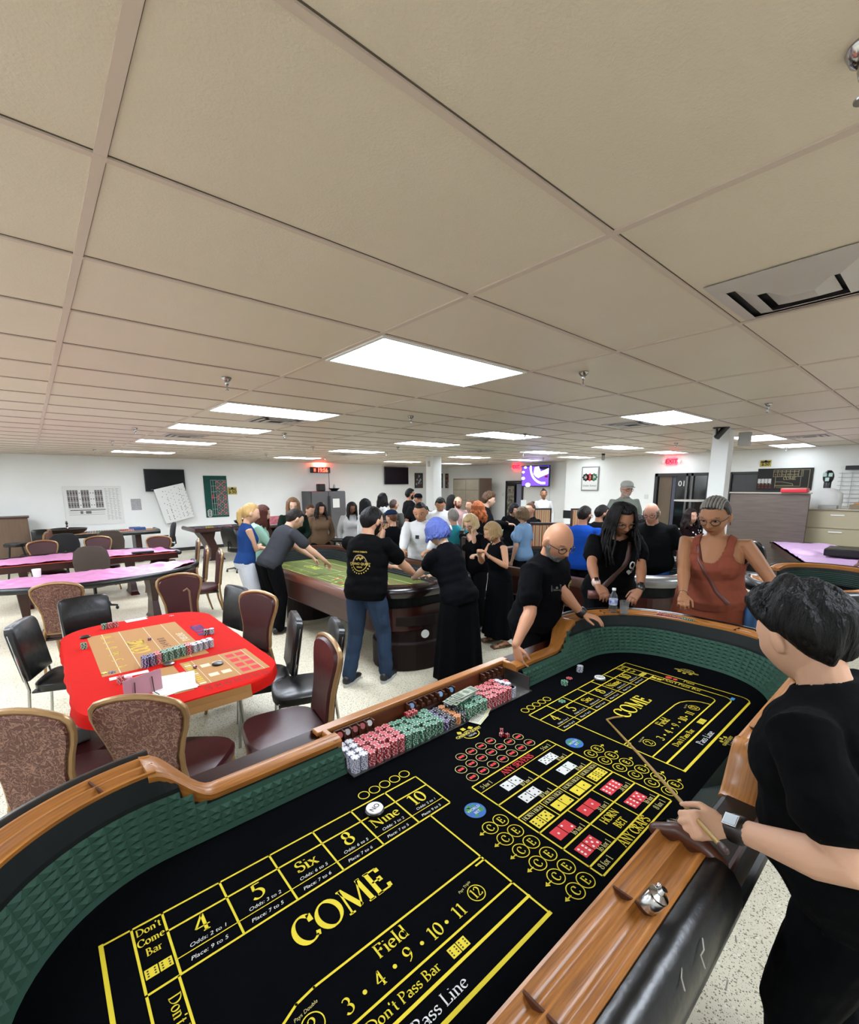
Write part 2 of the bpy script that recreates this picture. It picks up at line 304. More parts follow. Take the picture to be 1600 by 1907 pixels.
# columns
mpan=mat('wood_panel','9a8a76',.5,stretch=(8,8,.6),var=(5,'7d6d5a',.6))
def column(c,s,name='trim_1'):
    o=M().box((c[0],c[1],CEIL/2),(s,s,CEIL)).build(name,white,bevel=.008,**st); return o
c1=column((7.62*K,2.31*K),.235)
c2=column((8.3*K,9.35*K),.32,'trim_2'); M().box((8.3*K,9.35*K,.62),(.34,.34,1.24)).build('wood_panel',mpan,parent=c2)
for k,(x,y) in enumerate(((8.3*K,9.35*K),)):
    M().box((x-.165,y+.02,CEIL-.22),(.015,.09,.16)).build('cover_plate',mat('plate','c9c9c4',.5),parent=c2)
M().box((7.9*K,2.12*K,CEIL-.13),(.1,.16,.2)).build('pa_speaker',mat('plate2','c9c8c2',.5),label='small pale loudspeaker box fixed by the white pillar under the ceiling',cat='speaker',bevel=.01)
# ---------------- lights ----------------
mdif=mat('diffuser','e8f1fc',.5,emit=LAMP); mfr=mat('lamp_frame','d9dcd8',.4)
mtube=mat('diffuser_band','dfe8fb',.5,emit=LAMP*.72)
mdim=mat('diffuser_dim','e8f1fc',.5,emit=LAMP*.3); SHELL.add('diffuser_dim'); SHELL.add('diffuser_mid'); mmid=mat('diffuser_mid','e8f1fc',.5,emit=LAMP*.8)
rows=[(2,'nearest row'),(6,'second row'),(9,'third row'),(13,'fourth row'),(18,'last row')]
colsL={1:'over the left hand tables',4:'over the middle of the room',7:'right of the middle',9:'along the right wall',-2:'added unseen beyond the left edge'}  # last column is out of view, added to brighten the dim left side
proto=None
for i in (1,4,7,9,-2):
    for j,nm in rows:
        if i==9 and j==9: j=10
        if 1:
            loc=((i*1.2192+.8254)*K,(j*.6096+1.0988)*K,CEIL)
            lb='white fluorescent ceiling panel %s, %s from the camera'%(colsL[i],nm)
            if not proto:
                proto=thing('ceiling_light',lb,'ceiling light',loc,0,'fluorescent ceiling panels'); proto.scale=(K,K,1)
                f=M()
                for d,sz in (((0,.29,-.006),(1.19,.022,.014)),((0,-.29,-.006),(1.19,.022,.014)),((.585,0,-.006),(.022,.56,.014)),((-.585,0,-.006),(.022,.56,.014))): f.box(d,sz)
                f.build('frame',mfr,parent=proto)
                q=M(); 
                for y0,y1,mi in ((-.279,-.05,0),(-.05,.05,1),(.05,.279,0)): q.box((0,(y0+y1)/2,-.007),(1.15,y1-y0,.006),mi=mi)
                q.build('diffuser',[mdif,mtube],parent=proto)
            elif i!=9 and not(i==7 and j>2): dup(proto,loc,0,lb,scale=(K,K,1))
            else:
                t=thing('ceiling_light',lb,'ceiling light',loc,0,'fluorescent ceiling panels'); t.scale=(K,K,1)
                o=next(c for c in proto.children if c.name.startswith('frame')).copy(); C.objects.link(o); o.parent=t
                M().box((0,0,-.007),(1.15,.558,.006)).build('diffuser',mdim if i==9 else mmid,parent=t)
# unseen lamps added behind the camera to brighten the room, on the same grid
for i,j in ((-2,-3),(1,-3),(4,-3),(7,-3)): dup(proto,((i*1.2192+.8254)*K,(j*.6096+1.0988)*K,CEIL),0,'white fluorescent ceiling panel added unseen behind the camera',scale=(K,K,1))
# vents
mvent=mat('vent_metal','aca49e',.4); mvd=mat('vent_dark','17171a',.5)
t=thing('ceiling_vent','large square ceiling air diffuser with nested angled blades, near the right edge','vent',(2.345*K,.49*K,CEIL),0,'ceiling air vents')
M().box((0,0,-.004),(.54,.5,.006)).build('throat',mvd,parent=t)
for k,(a,z) in enumerate(((.29,-.004),(.2,-.014),(.11,-.022))):
    q=M(); a0,a1=a,a-.065; vs=[]
    for s_,zz in ((a0,z),(a1,z-.022)): vs+=[V((x*s_,y*s_*.98,zz)) for x,y in((-1,-1),(1,-1),(1,1),(-1,1))]
    q.add(vs,[(k2,(k2+1)%4,4+(k2+1)%4,4+k2) for k2 in range(4)]); 
    if a<.12: q.add([V((x*a1,y*a1,z-.022)) for x,y in((-1,-1),(1,-1),(1,1),(-1,1))],[(0,1,2,3)])
    o=q.build('blade_ring',mvent,parent=t); s2=o.modifiers.new('s','SOLIDIFY'); s2.thickness=.003
vl=[(2.3,5.4,'small ceiling air vent beside the second light on the left'),(5.95,2.85,'ceiling air vent behind the nearest middle light'),(1.9,7.9,'ceiling air vent behind the third light on the left'),(5.9,5.3,'ceiling air vent behind the second middle light'),(6.0,10.1,'thin ceiling air vent in the far middle of the room'),(7.9,7.3,'ceiling air vent halfway to the doorway'),(9.7,1.7,'ceiling air vent beyond the white pillar'),(11.4,9.4,'ceiling air vent before the wall screen')]
pv=thing('ceiling_vent',vl[0][2],'vent',(vl[0][0]*K,vl[0][1]*K,CEIL),0,'ceiling air vents')
q=M()
for a,z in((.28,-.003),(.2,-.008),(.12,-.013)):
    for k in range(4):
        mx=Matrix.Rotation(k*pi/2,4,'Z'); q.box((0,a,z),(2*a+.05,.05,.006),mx=mx)
q.build('blades',mvent,parent=pv); M().box((0,0,-.001),(.5,.5,.002)).build('throat',mvd,parent=pv)
for x,y,l in vl[1:]: dup(pv,(x*K,y*K,CEIL),0,l)
# sprinklers
sp=[(1.2,.2,'large chrome sprinkler head cut by the top right edge'),(1.15,3.5,'chrome sprinkler head left of the nearest light'),(2.95,1.78,'chrome sprinkler head right of the nearest light'),(5.45,1.3,'chrome sprinkler head above the white pillar'),(3.3,4.1,'chrome sprinkler head behind the nearest light'),(2.93,6.6,'chrome sprinkler head above the front of the wall clock'),(1.15,7.2,'chrome sprinkler head left of the third light'),(1.15,9.4,'small chrome sprinkler head left of the fourth light'),(1.12,11.8,'smallest chrome sprinkler head at the far left'),
(4.35,8.5,'chrome sprinkler head in front of the red clock glow'),(4.4,11.0,'chrome sprinkler head over the far wall light'),(5.7,7.5,'chrome sprinkler head left of the far column'),(6.5,9.0,'chrome sprinkler head above the far wall television'),(9.3,3.6,'chrome sprinkler head left of the white pillar'),(5.75,4.4,'chrome sprinkler head by the second middle light'),(9.1,7.0,'chrome sprinkler head above the purple screen'),(6.4,11.8,'chrome sprinkler head near the back wall'),(12.2,2.5,'chrome sprinkler head above the black betting board'),(11.2,7.9,'chrome sprinkler head before the purple screen'),(11.6,10.4,'chrome sprinkler head before the beige locker')]
ps=None
for x,y,l in sp:
    if not ps:
        ps=thing('sprinkler_head',l,'sprinkler',(x*K,y*K,CEIL),0,'sprinkler heads')
        M().lathe([(.036,0),(.038,-.006),(.03,-.022),(.018,-.03)]).build('escutcheon',chrome,parent=ps,smooth=True)
        M().lathe([(.014,-.025),(.016,-.04),(.012,-.055),(.006,-.06)]).build('body',chrome,parent=ps,smooth=True)
        q=M().tube([(-.012,0,-.055),(-.013,0,-.075),(0,0,-.088)],.0028,6).tube([(.012,0,-.055),(.013,0,-.075),(0,0,-.088)],.0028,6)
        q.lathe([(.004,-.06),(.003,-.085),(.016,-.09),(.015,-.093)]); q.build('deflector',chrome,parent=ps,smooth=True)
    else: dup(ps,(x*K,y*K,CEIL),random.random()*3,l)
# security cameras
def seccam(loc,rz,tilt,label,mt=blackp,s=1):
    t=thing('security_camera',label,'camera',loc,rz)
    M().lathe([(.055*s,0),(.055*s,-.015*s),(.03*s,-.02*s)]).build('mount',mt,parent=t,smooth=True)
    M().tube([(0,0,-.02*s),(0,0,-.09*s),(0,.03*s,-.11*s)],.014*s,10).build('arm',mt,parent=t,smooth=True)
    mx=TM((0,.03*s,-.11*s),0,pi/2+tilt)
    b=M().lathe([(.02*s,-.06*s),(.042*s,-.05*s),(.045*s,.1*s),(.048*s,.16*s),(.04*s,.165*s)],mx=mx).build('housing',mt,parent=t,smooth=True)
    M().cyl((0,0,.166*s),.034*s,.002,mx=mx).build('lens',mat('lens','050507',.1),parent=t)
seccam(at(1336,796,CEIL),3.6,-2.2,'black bullet security camera under the ceiling at the white pillar')
seccam(at(1327,838,CEIL)+V((0,0,0)),3.4,-.6,'white bullet security camera hanging left of the white pillar',white)
seccam(at(1124,845,CEIL),5.2,-.6,'grey bullet security camera over the framed school poster',steel,1)
seccam(at(812,851,CEIL),3.2,-1.0,'black bullet security camera at the far wood-clad column')
# ---------------- things on the back wall (y = WY) ----------------
def BY(x,z,y=WY-.01): return Matrix(((1,0,0,x),(0,0,-1,y),(0,1,0,z),(0,0,0,1)))   # local x right, local y up, local z toward room
def BX(y,z,x=WX-.01): return Matrix(((0,0,-1,x),(-1,0,0,y),(0,1,0,z),(0,0,0,1)))
def span(f,p,x0,y0,x1,y1):
    a=f(x0,y0,p); b=f(x1,y1,p); c=f(x0,y1,p); d=f(x1,y0,p)
    k=0 if f is ony else 1
    L=(a[k]+c[k])/2; Rr=(b[k]+d[k])/2; T=(a.z+d.z)/2; B=(b.z+c.z)/2
    return (L+Rr)/2,(T+B)/2,abs(Rr-L),T-B
def panel(name,mx,w,h,th,m,label,cat,bev=.004,**k):
    return M().box((0,0,th/2),(w,h,th),mx=mx).build(name,m,label=label,cat=cat,bevel=bev,**k)
def tv(f,p,px,label,mount=.05):
    c,z,w_,h_=span(f,p,*px); mx=(BY(c,z,p-.035) if f is ony else BX(c,z,p-.035))
    t=thing('television',label,'television',mx.translation)
    iv=t.matrix_world.inverted()
    M().box((0,0,mount),(w_,h_,.05),mx=iv@mx).build('casing',blackp,parent=t,bevel=.008)
    M().box((0,0,mount+.028),(w_-.04,h_-.05,.006),mx=iv@mx).build('screen',mat('screen_off','040406',.35,spec=.25),parent=t)
    M().box((0,0,mount/2-.01),(.3,.25,mount),mx=iv@mx).build('wall_bracket',blackp,parent=t)
    return t,mx,w_,h_,iv
t,mx,w_,h_,iv=tv(ony,WY,(268,874,343,915),'black flat television on the back wall above the dotted board')
q=M(); sans(q,'III III',-w_*.35,-h_*.43,.02,mx,z=.095); q.xf(iv).build('front_marking',wht,parent=t)
tv(ony,WY,(714,870,758,902),'black flat television on the back wall left of the far column')
# roulette number chart
c,z,w_,h_=span(ony,WY,120,905,229,977); mx=BY(c,z)
t=thing('wheel_chart','large white number chart taped to the back wall above the roulette wheel','poster',mx.translation); iv=t.matrix_world.inverted()
M().box((0,0,.004),(w_,h_,.004),mx=iv@mx).build('sheet',paper,parent=t)
q=M(); gw=w_*.60; gx=-w_*.44; gh=h_*.46; gy=-h_*.06
gy2=mat('chart_grey','8d8684',.8)
for a in range(13):
    for b in range(3):
        x0=gx+a*gw/13; y0=gy+b*gh/3; dark=(a==0 or (a*2+b*3+(a//3))%3>0)
        rect(q,x0+.004,y0+.004,x0+gw/13-.004,y0+gh/3-.004,mx,0 if dark else 1,z=.007)
        rect(q,x0+gw/26-.012,y0+gh/6-.012,x0+gw/26+.012,y0+gh/6+.008,mx,2,z=.0075)
for a,b in zip([0,1,2,3],[1,1,1,1]): circ(q,0,0,.001,.001,mx,2,z=.007) if 0 else None
for k in range(4): line(q,(gx,gy-.02-k*h_*.05),(gx+gw,gy-.02-k*h_*.05),.006,mx,2,z=.007)
for k in range(13):
    if k in(4,6,7): rect(q,gx+gw*k/13,gy-.02-h_*.13,gx+gw*(k+1)/13,gy-.02-h_*.06,mx,0,z=.007)
    rect(q,gx+gw*k/13+.03,gy-h_*.06,gx+gw*k/13+.09,gy-h_*.045,mx,2,z=.0072)
for r_ in range(26):
    y=h_*.42-r_*h_*.032; 
    for k in range(4): rect(q,w_*.2+k*w_*.065,y,w_*.2+k*w_*.065+w_*(.03+.03*((r_*7+k*3)%5)/5),y+.006,mx,0 if r_%2 else 2,z=.007)
q.xf(iv).build('printed_grid',[gy2,paper,blk],parent=t)
c,z,w_,h_=span(ony,WY,244,929,263,950); o=panel('wall_notice',BY(c,z),w_,h_,.004,mat('notice','d5d5d2',.8,var=(40,'a9a9a9',.3)),'small grey printed notice on the back wall between chart and television','notice')
# dotted board leaning
c,z,w_,h_=span(ony,WY-.25,305,910,345,965); mx=BY(c,z,WY-.25)@Matrix.Rotation(.24,4,'Z')@Matrix.Rotation(.1,4,'X')
t=thing('dotted_board','white board with rows of black dots, leaning tilted under the left television','board',mx.translation); iv=t.matrix_world.inverted()
bw,bh=.82,1.06
M().box((0,0,0),(bw,bh,.02),mx=iv@mx).build('panel',paper,parent=t,bevel=.01)
q=M()
for a in range(2):
    for b in range(5):
        for k in PIP[6 if b>2 else (b+a)%4+1]: disc(q,-.2+a*.4+k[0]*.06,.42-b*.2+k[1]*.05,.012,iv@mx,z=.012,n=8)
        for k in PIP[5]: disc(q,-.05+a*.36+k[0]*.08,.36-b*.19+k[1]*.05,.01,iv@mx,z=.012,n=8)
q.build('dots',blk,parent=t)
# green roulette layout banner
c,z,w_,h_=span(ony,WY,381,886,424,963); mx=BY(c,z)
t=thing('roulette_banner','green roulette layout cloth hung upright on the back wall','banner',mx.translation); iv=t.matrix_world.inverted()
M().box((0,0,.004),(w_,h_,.006),mx=iv@mx).build('cloth',mat('banner_green','13564a',.9),parent=t)
q=M(); reds={1,3,5,7,9,12,14,16,18,19,21,23,25,27,30,32,34,36}
cw=w_*.15; ch=h_*.07
for n_ in range(36):
    a,b=n_%3,n_//3; x=w_*.08+a*cw; y=h_*.36-b*ch
    disc(q,x,y,cw*.38,mx,1 if n_+1 in reds else 2,z=.009,ry=ch*.34); rect(q,x-.02,y-.008,x+.02,y+.008,mx,0,z=.0095)
for b in range(13): line(q,(w_*.0,h_*.395-b*ch),(w_*.46,h_*.395-b*ch),.007,mx,0,z=.009)
for a in range(4): line(q,(w_*.005+a*cw,h_*.395),(w_*.005+a*cw,h_*.395-12*ch),.007,mx,0,z=.009)
for a in (-.2,-.1): line(q,(w_*a,h_*.395),(w_*a,h_*.395-12*ch),.007,mx,0,z=.009)
for b in (0,2,4,6,8,10,12): line(q,(w_*-.2,h_*.395-b*ch),(0,h_*.395-b*ch),.007,mx,0,z=.009)
disc(q,-w_*.15,-h_*.0,w_*.035,mx,1,z=.009,ry=ch*.8); disc(q,-w_*.15,-h_*.12,w_*.035,mx,2,z=.009,ry=ch*.8)
for k,l_ in enumerate('CEG'): circ(q,-w_*.34,-h_*(.36+.04*k),w_*.08,.025,mx,0,z=.009)
q.xf(iv).build('printed_layout',[wht,redp,blk],parent=t)
def sign50(f,p,px,label):
    c,z,w_,h_=span(f,p,*px); mx=BY(c,z) if f is ony else BX(c,z)
    t=thing('price_sign',label,'sign',mx.translation); iv=t.matrix_world.inverted()
    M().box((0,0,.003),(w_,h_,.005),mx=iv@mx).build('card',mat('sign_yellow','d8c35a',.6),parent=t)
    q=M(); sans(q,'$.50',0,-h_*.33,h_*.42,mx,z=.008,bold=.02); line(q,(-w_*.35,h_*.22),(w_*.35,h_*.22),.03,mx,z=.008); disc(q,0,h_*.32,w_*.12,mx,z=.008); q.xf(iv).build('price_print',blk,parent=t)
sign50(ony,WY,(424,907,441,921),'small yellow price sign right of the green roulette cloth')
sign50(onx,WX,(1416,857,1437,869),'small yellow price sign above the black betting board')
# LED clock
c,z,w_,h_=span(ony,WY,577,870,613,881); mx=BY(c,z)
t=thing('led_clock','black wall clock with red glowing digits on the back wall','clock',mx.translation); iv=t.matrix_world.inverted()
M().box((0,0,.04),(w_,h_,.07),mx=iv@mx).build('case',blackp,parent=t,bevel=.01)
q=M(); rd=mat('led_red','ff2418',.5,emit=9)
sans(q,'19:56',w_*.1,-h_*.32,h_*.62,mx,z=.078,bold=.03); 
for k in PIP[6]+[(0,0)]: disc(q,-w_*.3+k[0]*.025,k[1]*.04,.016,mx,z=.078,n=8)
q.xf(iv).build('digits',rd,parent=t)
la=bpy.data.lights.new('clock_glow','AREA'); la.energy=9; la.color=(1,.12,.08); la.size=.3; lo=bpy.data.objects.new('clock_glow',la); C.objects.link(lo); lo.parent=t; lo.location=(0,-.1,.12); lo.rotation_euler=(2.4,0,0)
M().tube([mx@V((w_*.46,-h_*.5,.01)),mx@V((w_*.47,-.9,.01))],.008,6).xf(iv).build('cord',blackp,parent=t)
# small pictures on the back wall
def picture(px,label,c1,c2,c3):
    c,z,w_,h_=span(ony,WY,*px); mx=BY(c,z)
    t=thing('wall_picture',label,'picture',mx.translation); iv=t.matrix_world.inverted()
    M().box((0,0,.01),(w_,h_,.02),mx=iv@mx).build('frame',mat('picframe','23201f',.5),parent=t)
    m_=mat('pic_'+c1,c1,.6,var=(4,c2,.25)); M().box((0,0,.0215),(w_*.9,h_*.94,.002),mx=iv@mx).build('print',m_,parent=t)
    q=M()
    for k in range(16): disc(q,(random.random()-.5)*w_*.7,(random.random()-.5)*h_*.8,.02+.04*random.random(),mx,z=.024+k*.0002,n=8,mi=k%2)
    q.xf(iv).build('painted_spots',[mat('pic_'+c3,c3,.6),mat('pic_b','b9c4d4',.6)],parent=t)
picture((772,881,787,909),'dark red and green abstract picture left of the far column','5a2f2a','24514a','7d4a3a')
picture((812,882,824,909),'teal abstract picture half hidden behind the far column','1f5f66','154a50','2f7f8c')
picture((829,882,842,909),'red and blue picture with an orange figure right of the far column','7a2620','1f4a5c','c07a30')
# fridge, things on it
fx=ony(578,912,14.8).x; fx1=ony(642,912,14.8).x; fz=1.78; fc=(fx+fx1)/2; fw_=fx1-fx
t=thing('refrigerator','tall grey steel two-door refrigerator against the back wall','refrigerator',(fc,15.15,0))
M().box((0,0,fz/2),(fw_,.72,fz)).build('body',mat('fridge_side','5c5c5f',.4,.5),parent=t,bevel=.01)
for k,(x0,x1) in enumerate(((-fw_*.5+.02,-.02),(.0,fw_*.5-.01))):
    d=M().box(((x0+x1)/2,-.385,fz/2),(x1-x0,.04,fz-.04)).build('door',mat('fridge_steel','8d8d90',.3,.9),parent=t,bevel=.008)
    M().tube([(-.05+k*.07,-.44,.6),(-.05+k*.07,-.44,1.6)],.014,8).build('handle',blackp,parent=d,smooth=True)
M().box((-.27,-.41,1.05),(.28,.02,.42)).build('water_dispenser',blackp,parent=t)
M().box((.28,-.408,1.35),(.27,.006,.32)).build('taped_note',paper,parent=t)
o=M().box((0,0,.13),(.26,.24,.26)).build('toaster',blackp,label='black toaster on top of the refrigerator',cat='toaster',bevel=.03); o.location=(fc-.12,15.1,fz)
o=M().lathe([(.1,0),(.2,.09),(.21,.1),(.19,.1),(.09,.01)]).build('bowl',blackp,label='black bowl on top of the refrigerator',cat='bowl',smooth=True); o.location=(fc+.42,15.1,fz)
o=M().lathe([(.04,0),(.045,.01),(.045,.12),(.03,.16),(.015,.18),(.015,.2)],n=12).build('bottle',mat('clearish','b9cfc9',.2,alpha=.6),label='small clear bottle in the bowl on the refrigerator',cat='bottle',smooth=True); o.location=(fc+.42,15.1,fz+.05)
# beige cabinet block near the corner
b0=onx(892,892,12.5); 
t=thing('locker','tall beige locker cabinet in the far corner','cabinet',(12.9*K,12.3*K,0))
c_=mat('locker_beige','a89d88',.6,var=(4,'988d78',.5))
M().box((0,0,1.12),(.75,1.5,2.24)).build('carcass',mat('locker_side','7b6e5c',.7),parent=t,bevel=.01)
for a in range(2):
    for b in range(5): M().box((-.38,-.36+a*.72,.3+b*.42),(.01,.7,.4)).build('door',c_,parent=t,bevel=.004)
# exit signs
def exitsign(f,p,px,label):
    c,z,w_,h_=span(f,p,*px); w_=max(w_,.28); h_=max(h_,.18); mx=BX(c,z,p-.03)
    t=thing('exit_sign',label,'exit sign',mx.translation); iv=t.matrix_world.inverted()
    M().box((0,0,.01),(w_,h_,.06),mx=iv@mx).build('housing',mat('exit_red','e6202e',.5,emit=3.5),parent=t,bevel=.005)
    q=M(); sans(q,'EXIT',0,-h_*.3,h_*.6,mx,z=.042,bold=.03); q.xf(iv).build('lettering',mat('exit_dark','6d0a10',.5,emit=.3),parent=t)
    for s_ in(-1,1): M().lathe([(.03,0),(.045,.04),(.045,.06)],mx=iv@mx@Matrix.Translation((s_*(w_/2+.07),0,.0))).build('lamp_head',white,parent=t)
exitsign(onx,TX,(957,864,970,874),'red lit EXIT sign left of the purple screen'); exitsign(onx,WX,(1245,854,1260,864),'red lit EXIT sign above the dark doorway')
# door by the screen wall
a=onx(945,886,TX); b=onx(975,886,TX); dm=(a.y+b.y)/2; dw=abs(a.y-b.y)
d=M().box((TX-.015,dm,1.03),(.03,dw,2.06)).build('door_1',mat('dark_open','141315',.6),**st)
for s_ in(-1,1): M().box((TX-.04,dm+s_*dw/2,1.04),(.05,.06,2.1)).build('frame',mat('dframe','2a2523',.5),parent=d)
M().box((TX-.04,dm,2.1),(.05,dw+.06,.06)).build('frame',mat('dframe','2a2523',.5),parent=d)
M().box((TX-.04,dm-dw*.32,1.0),(.03,dw*.3,2)).build('inner_wall',mat('inwall','8f93a8',.7),parent=d)
t=thing('door_poster','tall framed poster with a logo, seen through the far doorway','poster',(TX-.1,dm+.12,1.2)); 
M().box((0,0,0),(.02,dw*.5,1.55)).build('frame',blackp,parent=t); M().box((-.012,0,.02),(.006,dw*.42,1.4)).build('print',mat('dposter','2c2a2a',.5,var=(9,'b5aa95',.35)),parent=t)
o=M().box((0,0,0),(.012,.09,.13)).build('light_switch',white,label='white light switch beside the far doorway',cat='switch'); o.location=onx(937,921,TX)-V((.008,0,0))
o=M().box((0,0,0),(.012,.12,.13)).build('light_switch',white,label='white light switch left of the dark glass doorway',cat='switch'); o.location=onx(1204,925,WX)-V((.008,0,0))
# purple screen
t,mx,w_,h_,iv=tv(onx,TX-.35,(974,867,1026,906),'wall screen showing a purple gaming table and a hand',.02)
q=M(); pm=mat('scr_purple','4a2fc4',.5,emit=1.3); lm=mat('scr_light','b9b4f0',.5,emit=1.3); wm=mat('scr_white','e0dff8',.5,emit=1.3); km=mat('scr_dark','101014',.5); 
rect(q,-w_/2+.03,-h_/2+.03,w_/2-.03,h_/2-.03,mx,0,z=.055)
def arcp(cx,cy,r,a0,a1,wd,mi,z): 
    P=[(cx+r*cos(R(a0+(a1-a0)*k/20)),cy+r*sin(R(a0+(a1-a0)*k/20))) for k in range(21)]; pline(q,P,wd,mx,mi,z)
arcp(w_*.3,h_*.42,h_*.76,178,275,.07,2,.056); arcp(w_*.3,h_*.42,h_*.76,182,272,.02,0,.0565)
for x,y,r_ in((-.36,.42,.05),(-.43,.2,.05),(-.43,-.1,.065),(-.25,-.42,.09)): disc(q,w_*x,h_*y,w_*r_,mx,2,z=.057,ry=h_*r_*1.1)
q.add([mx@V((w_*a,h_*b,.057)) for a,b in((.05,.45),(.47,.45),(.47,.25),(.2,.3))],[(0,1,2,3)],3)
q.add([mx@V((w_*a,h_*b,.0575)) for a,b in((-.02,.42),(.12,.46),(.2,.2),(.47,.36),(.47,.1),(.25,-.02),(.12,-.1),(.02,-.02),(-.06,.1))],[tuple(range(9))],1)
rect(q,w_*.34,-h_*.08,w_*.45,h_*.02,mx,4,z=.058)
q.xf(iv).build('picture',[pm,lm,wm,km,redp],parent=t)
# whiteboard-like pale panel under it
c,z,w_,h_=span(onx,TX,977,907,1024,945); panel('white_board',BX(c,z-.15,TX-.01),w_,h_+.3,.02,paper,'plain white board on the wall below the purple screen','board')
# framed school poster
c,z,w_,h_=span(onx,WX,1084,869,1116,914); mx=BX(c,z)
t=thing('school_poster','silver framed white poster with chip letters CEG and Dealer School','poster',mx.translation); iv=t.matrix_world.inverted()
M().box((0,0,.012),(w_,h_,.02),mx=iv@mx).build('frame',steel,parent=t,bevel=.005); M().box((0,0,.024),(w_-.07,h_-.07,.004),mx=iv@mx).build('sheet',paper,parent=t)
q=M()
for k,(ch_,col) in enumerate(zip('CEG',(0,1,2))):
    x=(k-1)*w_*.23; circ(q,x,h_*.06,w_*.14,.05,mx,col,z=.028)
    for a in range(8): rect(q,x+w_*.17*cos(a*pi/4)-.022,h_*.06+w_*.17*sin(a*pi/4)-.022,x+w_*.17*cos(a*pi/4)+.022,h_*.06+w_*.17*sin(a*pi/4)+.022,mx,col,z=.0285)
    sans(q,ch_,x,h_*.06-w_*.085,w_*.17,mx,mi=col if k!=1 else 1,z=.029,bold=.03)
sans(q,'Dealer School',0,-h_*.32,h_*.075,mx,mi=0,z=.028)
q.xf(iv).build('artwork',[blk,redp,mat('art_green','2d7a4e',.7)],parent=t)
# dark glass doorway
dcy=(D0.y+D1.y)/2; dwy=D0.y-D1.y; mg=mat('night_glass','0e0f11',.08,spec=.6,coat=.3); mfk=mat('mullion','1d1c1b',.4); mgr=mat('mullion_grey','6f6d6a',.4,.4)
o=M().box((WX+.06,dcy,DT/2),(.02,dwy,DT)).build('window_1',mg,**st)
for y,s_ in((D0.y-.04,.08),(D1.y+.04,.08)): M().box((WX+.02,y,DT/2),(.08,s_,DT)).build('frame',mfk,parent=o)
M().box((WX+.02,dcy,DT-.04),(.08,dwy,.08)).build('frame',mfk,parent=o)
ym=D0.y-dwy*.60; 
for y in(ym,ym-.13): M().box((WX+.01,y,DT/2),(.06,.05,DT)).build('mullion',mgr,parent=o)
M().box((WX+.04,D0.y-dwy*.2,DT/2),(.02,dwy*.24,DT-.1)).build('outside_wall',mat('outwall','7a6a55',.8,var=(2,'6a5a48',.6)),parent=o)
M().box((WX+.045,D0.y-dwy*.36,DT/2),(.02,dwy*.06,DT-.1)).build('outside_trim',mat('outtrim','5a5a6c',.8),parent=o)
q=M(); sans(q,'110',D0.y*0,0,.14,BX(D0.y-dwy*.54,DT-.35,WX+.04)@Matrix.Scale(-1,4,(1,0,0)),z=.01,bold=.02); q.build('suite_number',wht,parent=o,label='mirrored white suite number')
o=M().box((WX+.06,(W0.y+W1.y)/2,(DT+WZ)/2),(.02,W0.y-W1.y,DT-WZ)).build('window_2',mat('window_dark','33312f',.3),**st)
M().box((WX+.02,(W0.y+W1.y)/2,DT-.03),(.06,W0.y-W1.y,.06)).build('frame',mfk,parent=o)
for y in(W0.y,W1.y): M().box((WX+.0,y,(DT+WZ)/2),(.06,.05,DT-WZ)).build('frame',mfk,parent=o)
# black betting board
c,z,w_,h_=span(onx,WX,1411,872,1514,913); z+=.0; mx=BX(c,z)
t=thing('betting_board','black printed betting layout board hung on the right wall','board',mx.translation); iv=t.matrix_world.inverted()
M().box((0,0,.01),(w_,h_,.02),mx=iv@mx).build('panel',mat('board_black','17100d',.7),parent=t)
q=M(); L=-w_*.2; Rr=w_*.44; bt=h_*.42
pline(q,[(L,bt),(Rr,bt),(Rr,-h_*.38),(L+.08,-h_*.38)],.01,mx,z=.023)
pline(q,[(L,h_*.12),(Rr-.15,h_*.12)],.01,mx,z=.023); pline(q,[(L,h_*.34),(Rr-.2,h_*.34)],.01,mx,z=.023)
for k in range(8): line(q,(L+k*w_*.075,bt),(L+k*w_*.075,h_*.12),.01,mx,z=.023)
for k,s_ in enumerate(('4','5','Six','8','Nine','10')): sans(q,s_,L+(k+.5)*w_*.075,h_*.17,h_*.09,mx,mi=0,z=.023)
serif(q,'COME',w_*.1,-h_*.03,h_*.14,mx,z=.023,wt=1.3)
pline(q,[(L+.05,h_*.12),(L+.05,-h_*.38)],.01,mx,z=.023); pline(q,[(L+.05,-h_*.12),(Rr-.5,-h_*.12),(Rr-.3,-h_*.2),(Rr-.28,-h_*.28),(L+.05,-h_*.28)],.01,mx,z=.023); 
pline(q,[(Rr-.15,bt),(Rr-.15,-h_*.31),(L+.05,-h_*.31)],.008,mx,z=.023)
for a in range(2):
    for b in range(2):
        for k in(-1,1): rect(q,-w_*.42+a*w_*.13+k*.035-.03,-h_*.02-b*h_*.1-.025,-w_*.42+a*w_*.13+k*.035+.03,-h_*.02-b*h_*.1+.025,mx,1,z=.023)
for b in range(3):
    for a in range(4): rect(q,-w_*.47+a*w_*.07,-h_*(.22+.09*b),-w_*.43+a*w_*.07,-h_*(.18+.09*b),mx,0 if b==0 else 2,z=.023)
q.xf(iv).build('printed_layout',[mat('board_print','a89a72',.8),wht,mat('board_red','8d2420',.8)],parent=t)
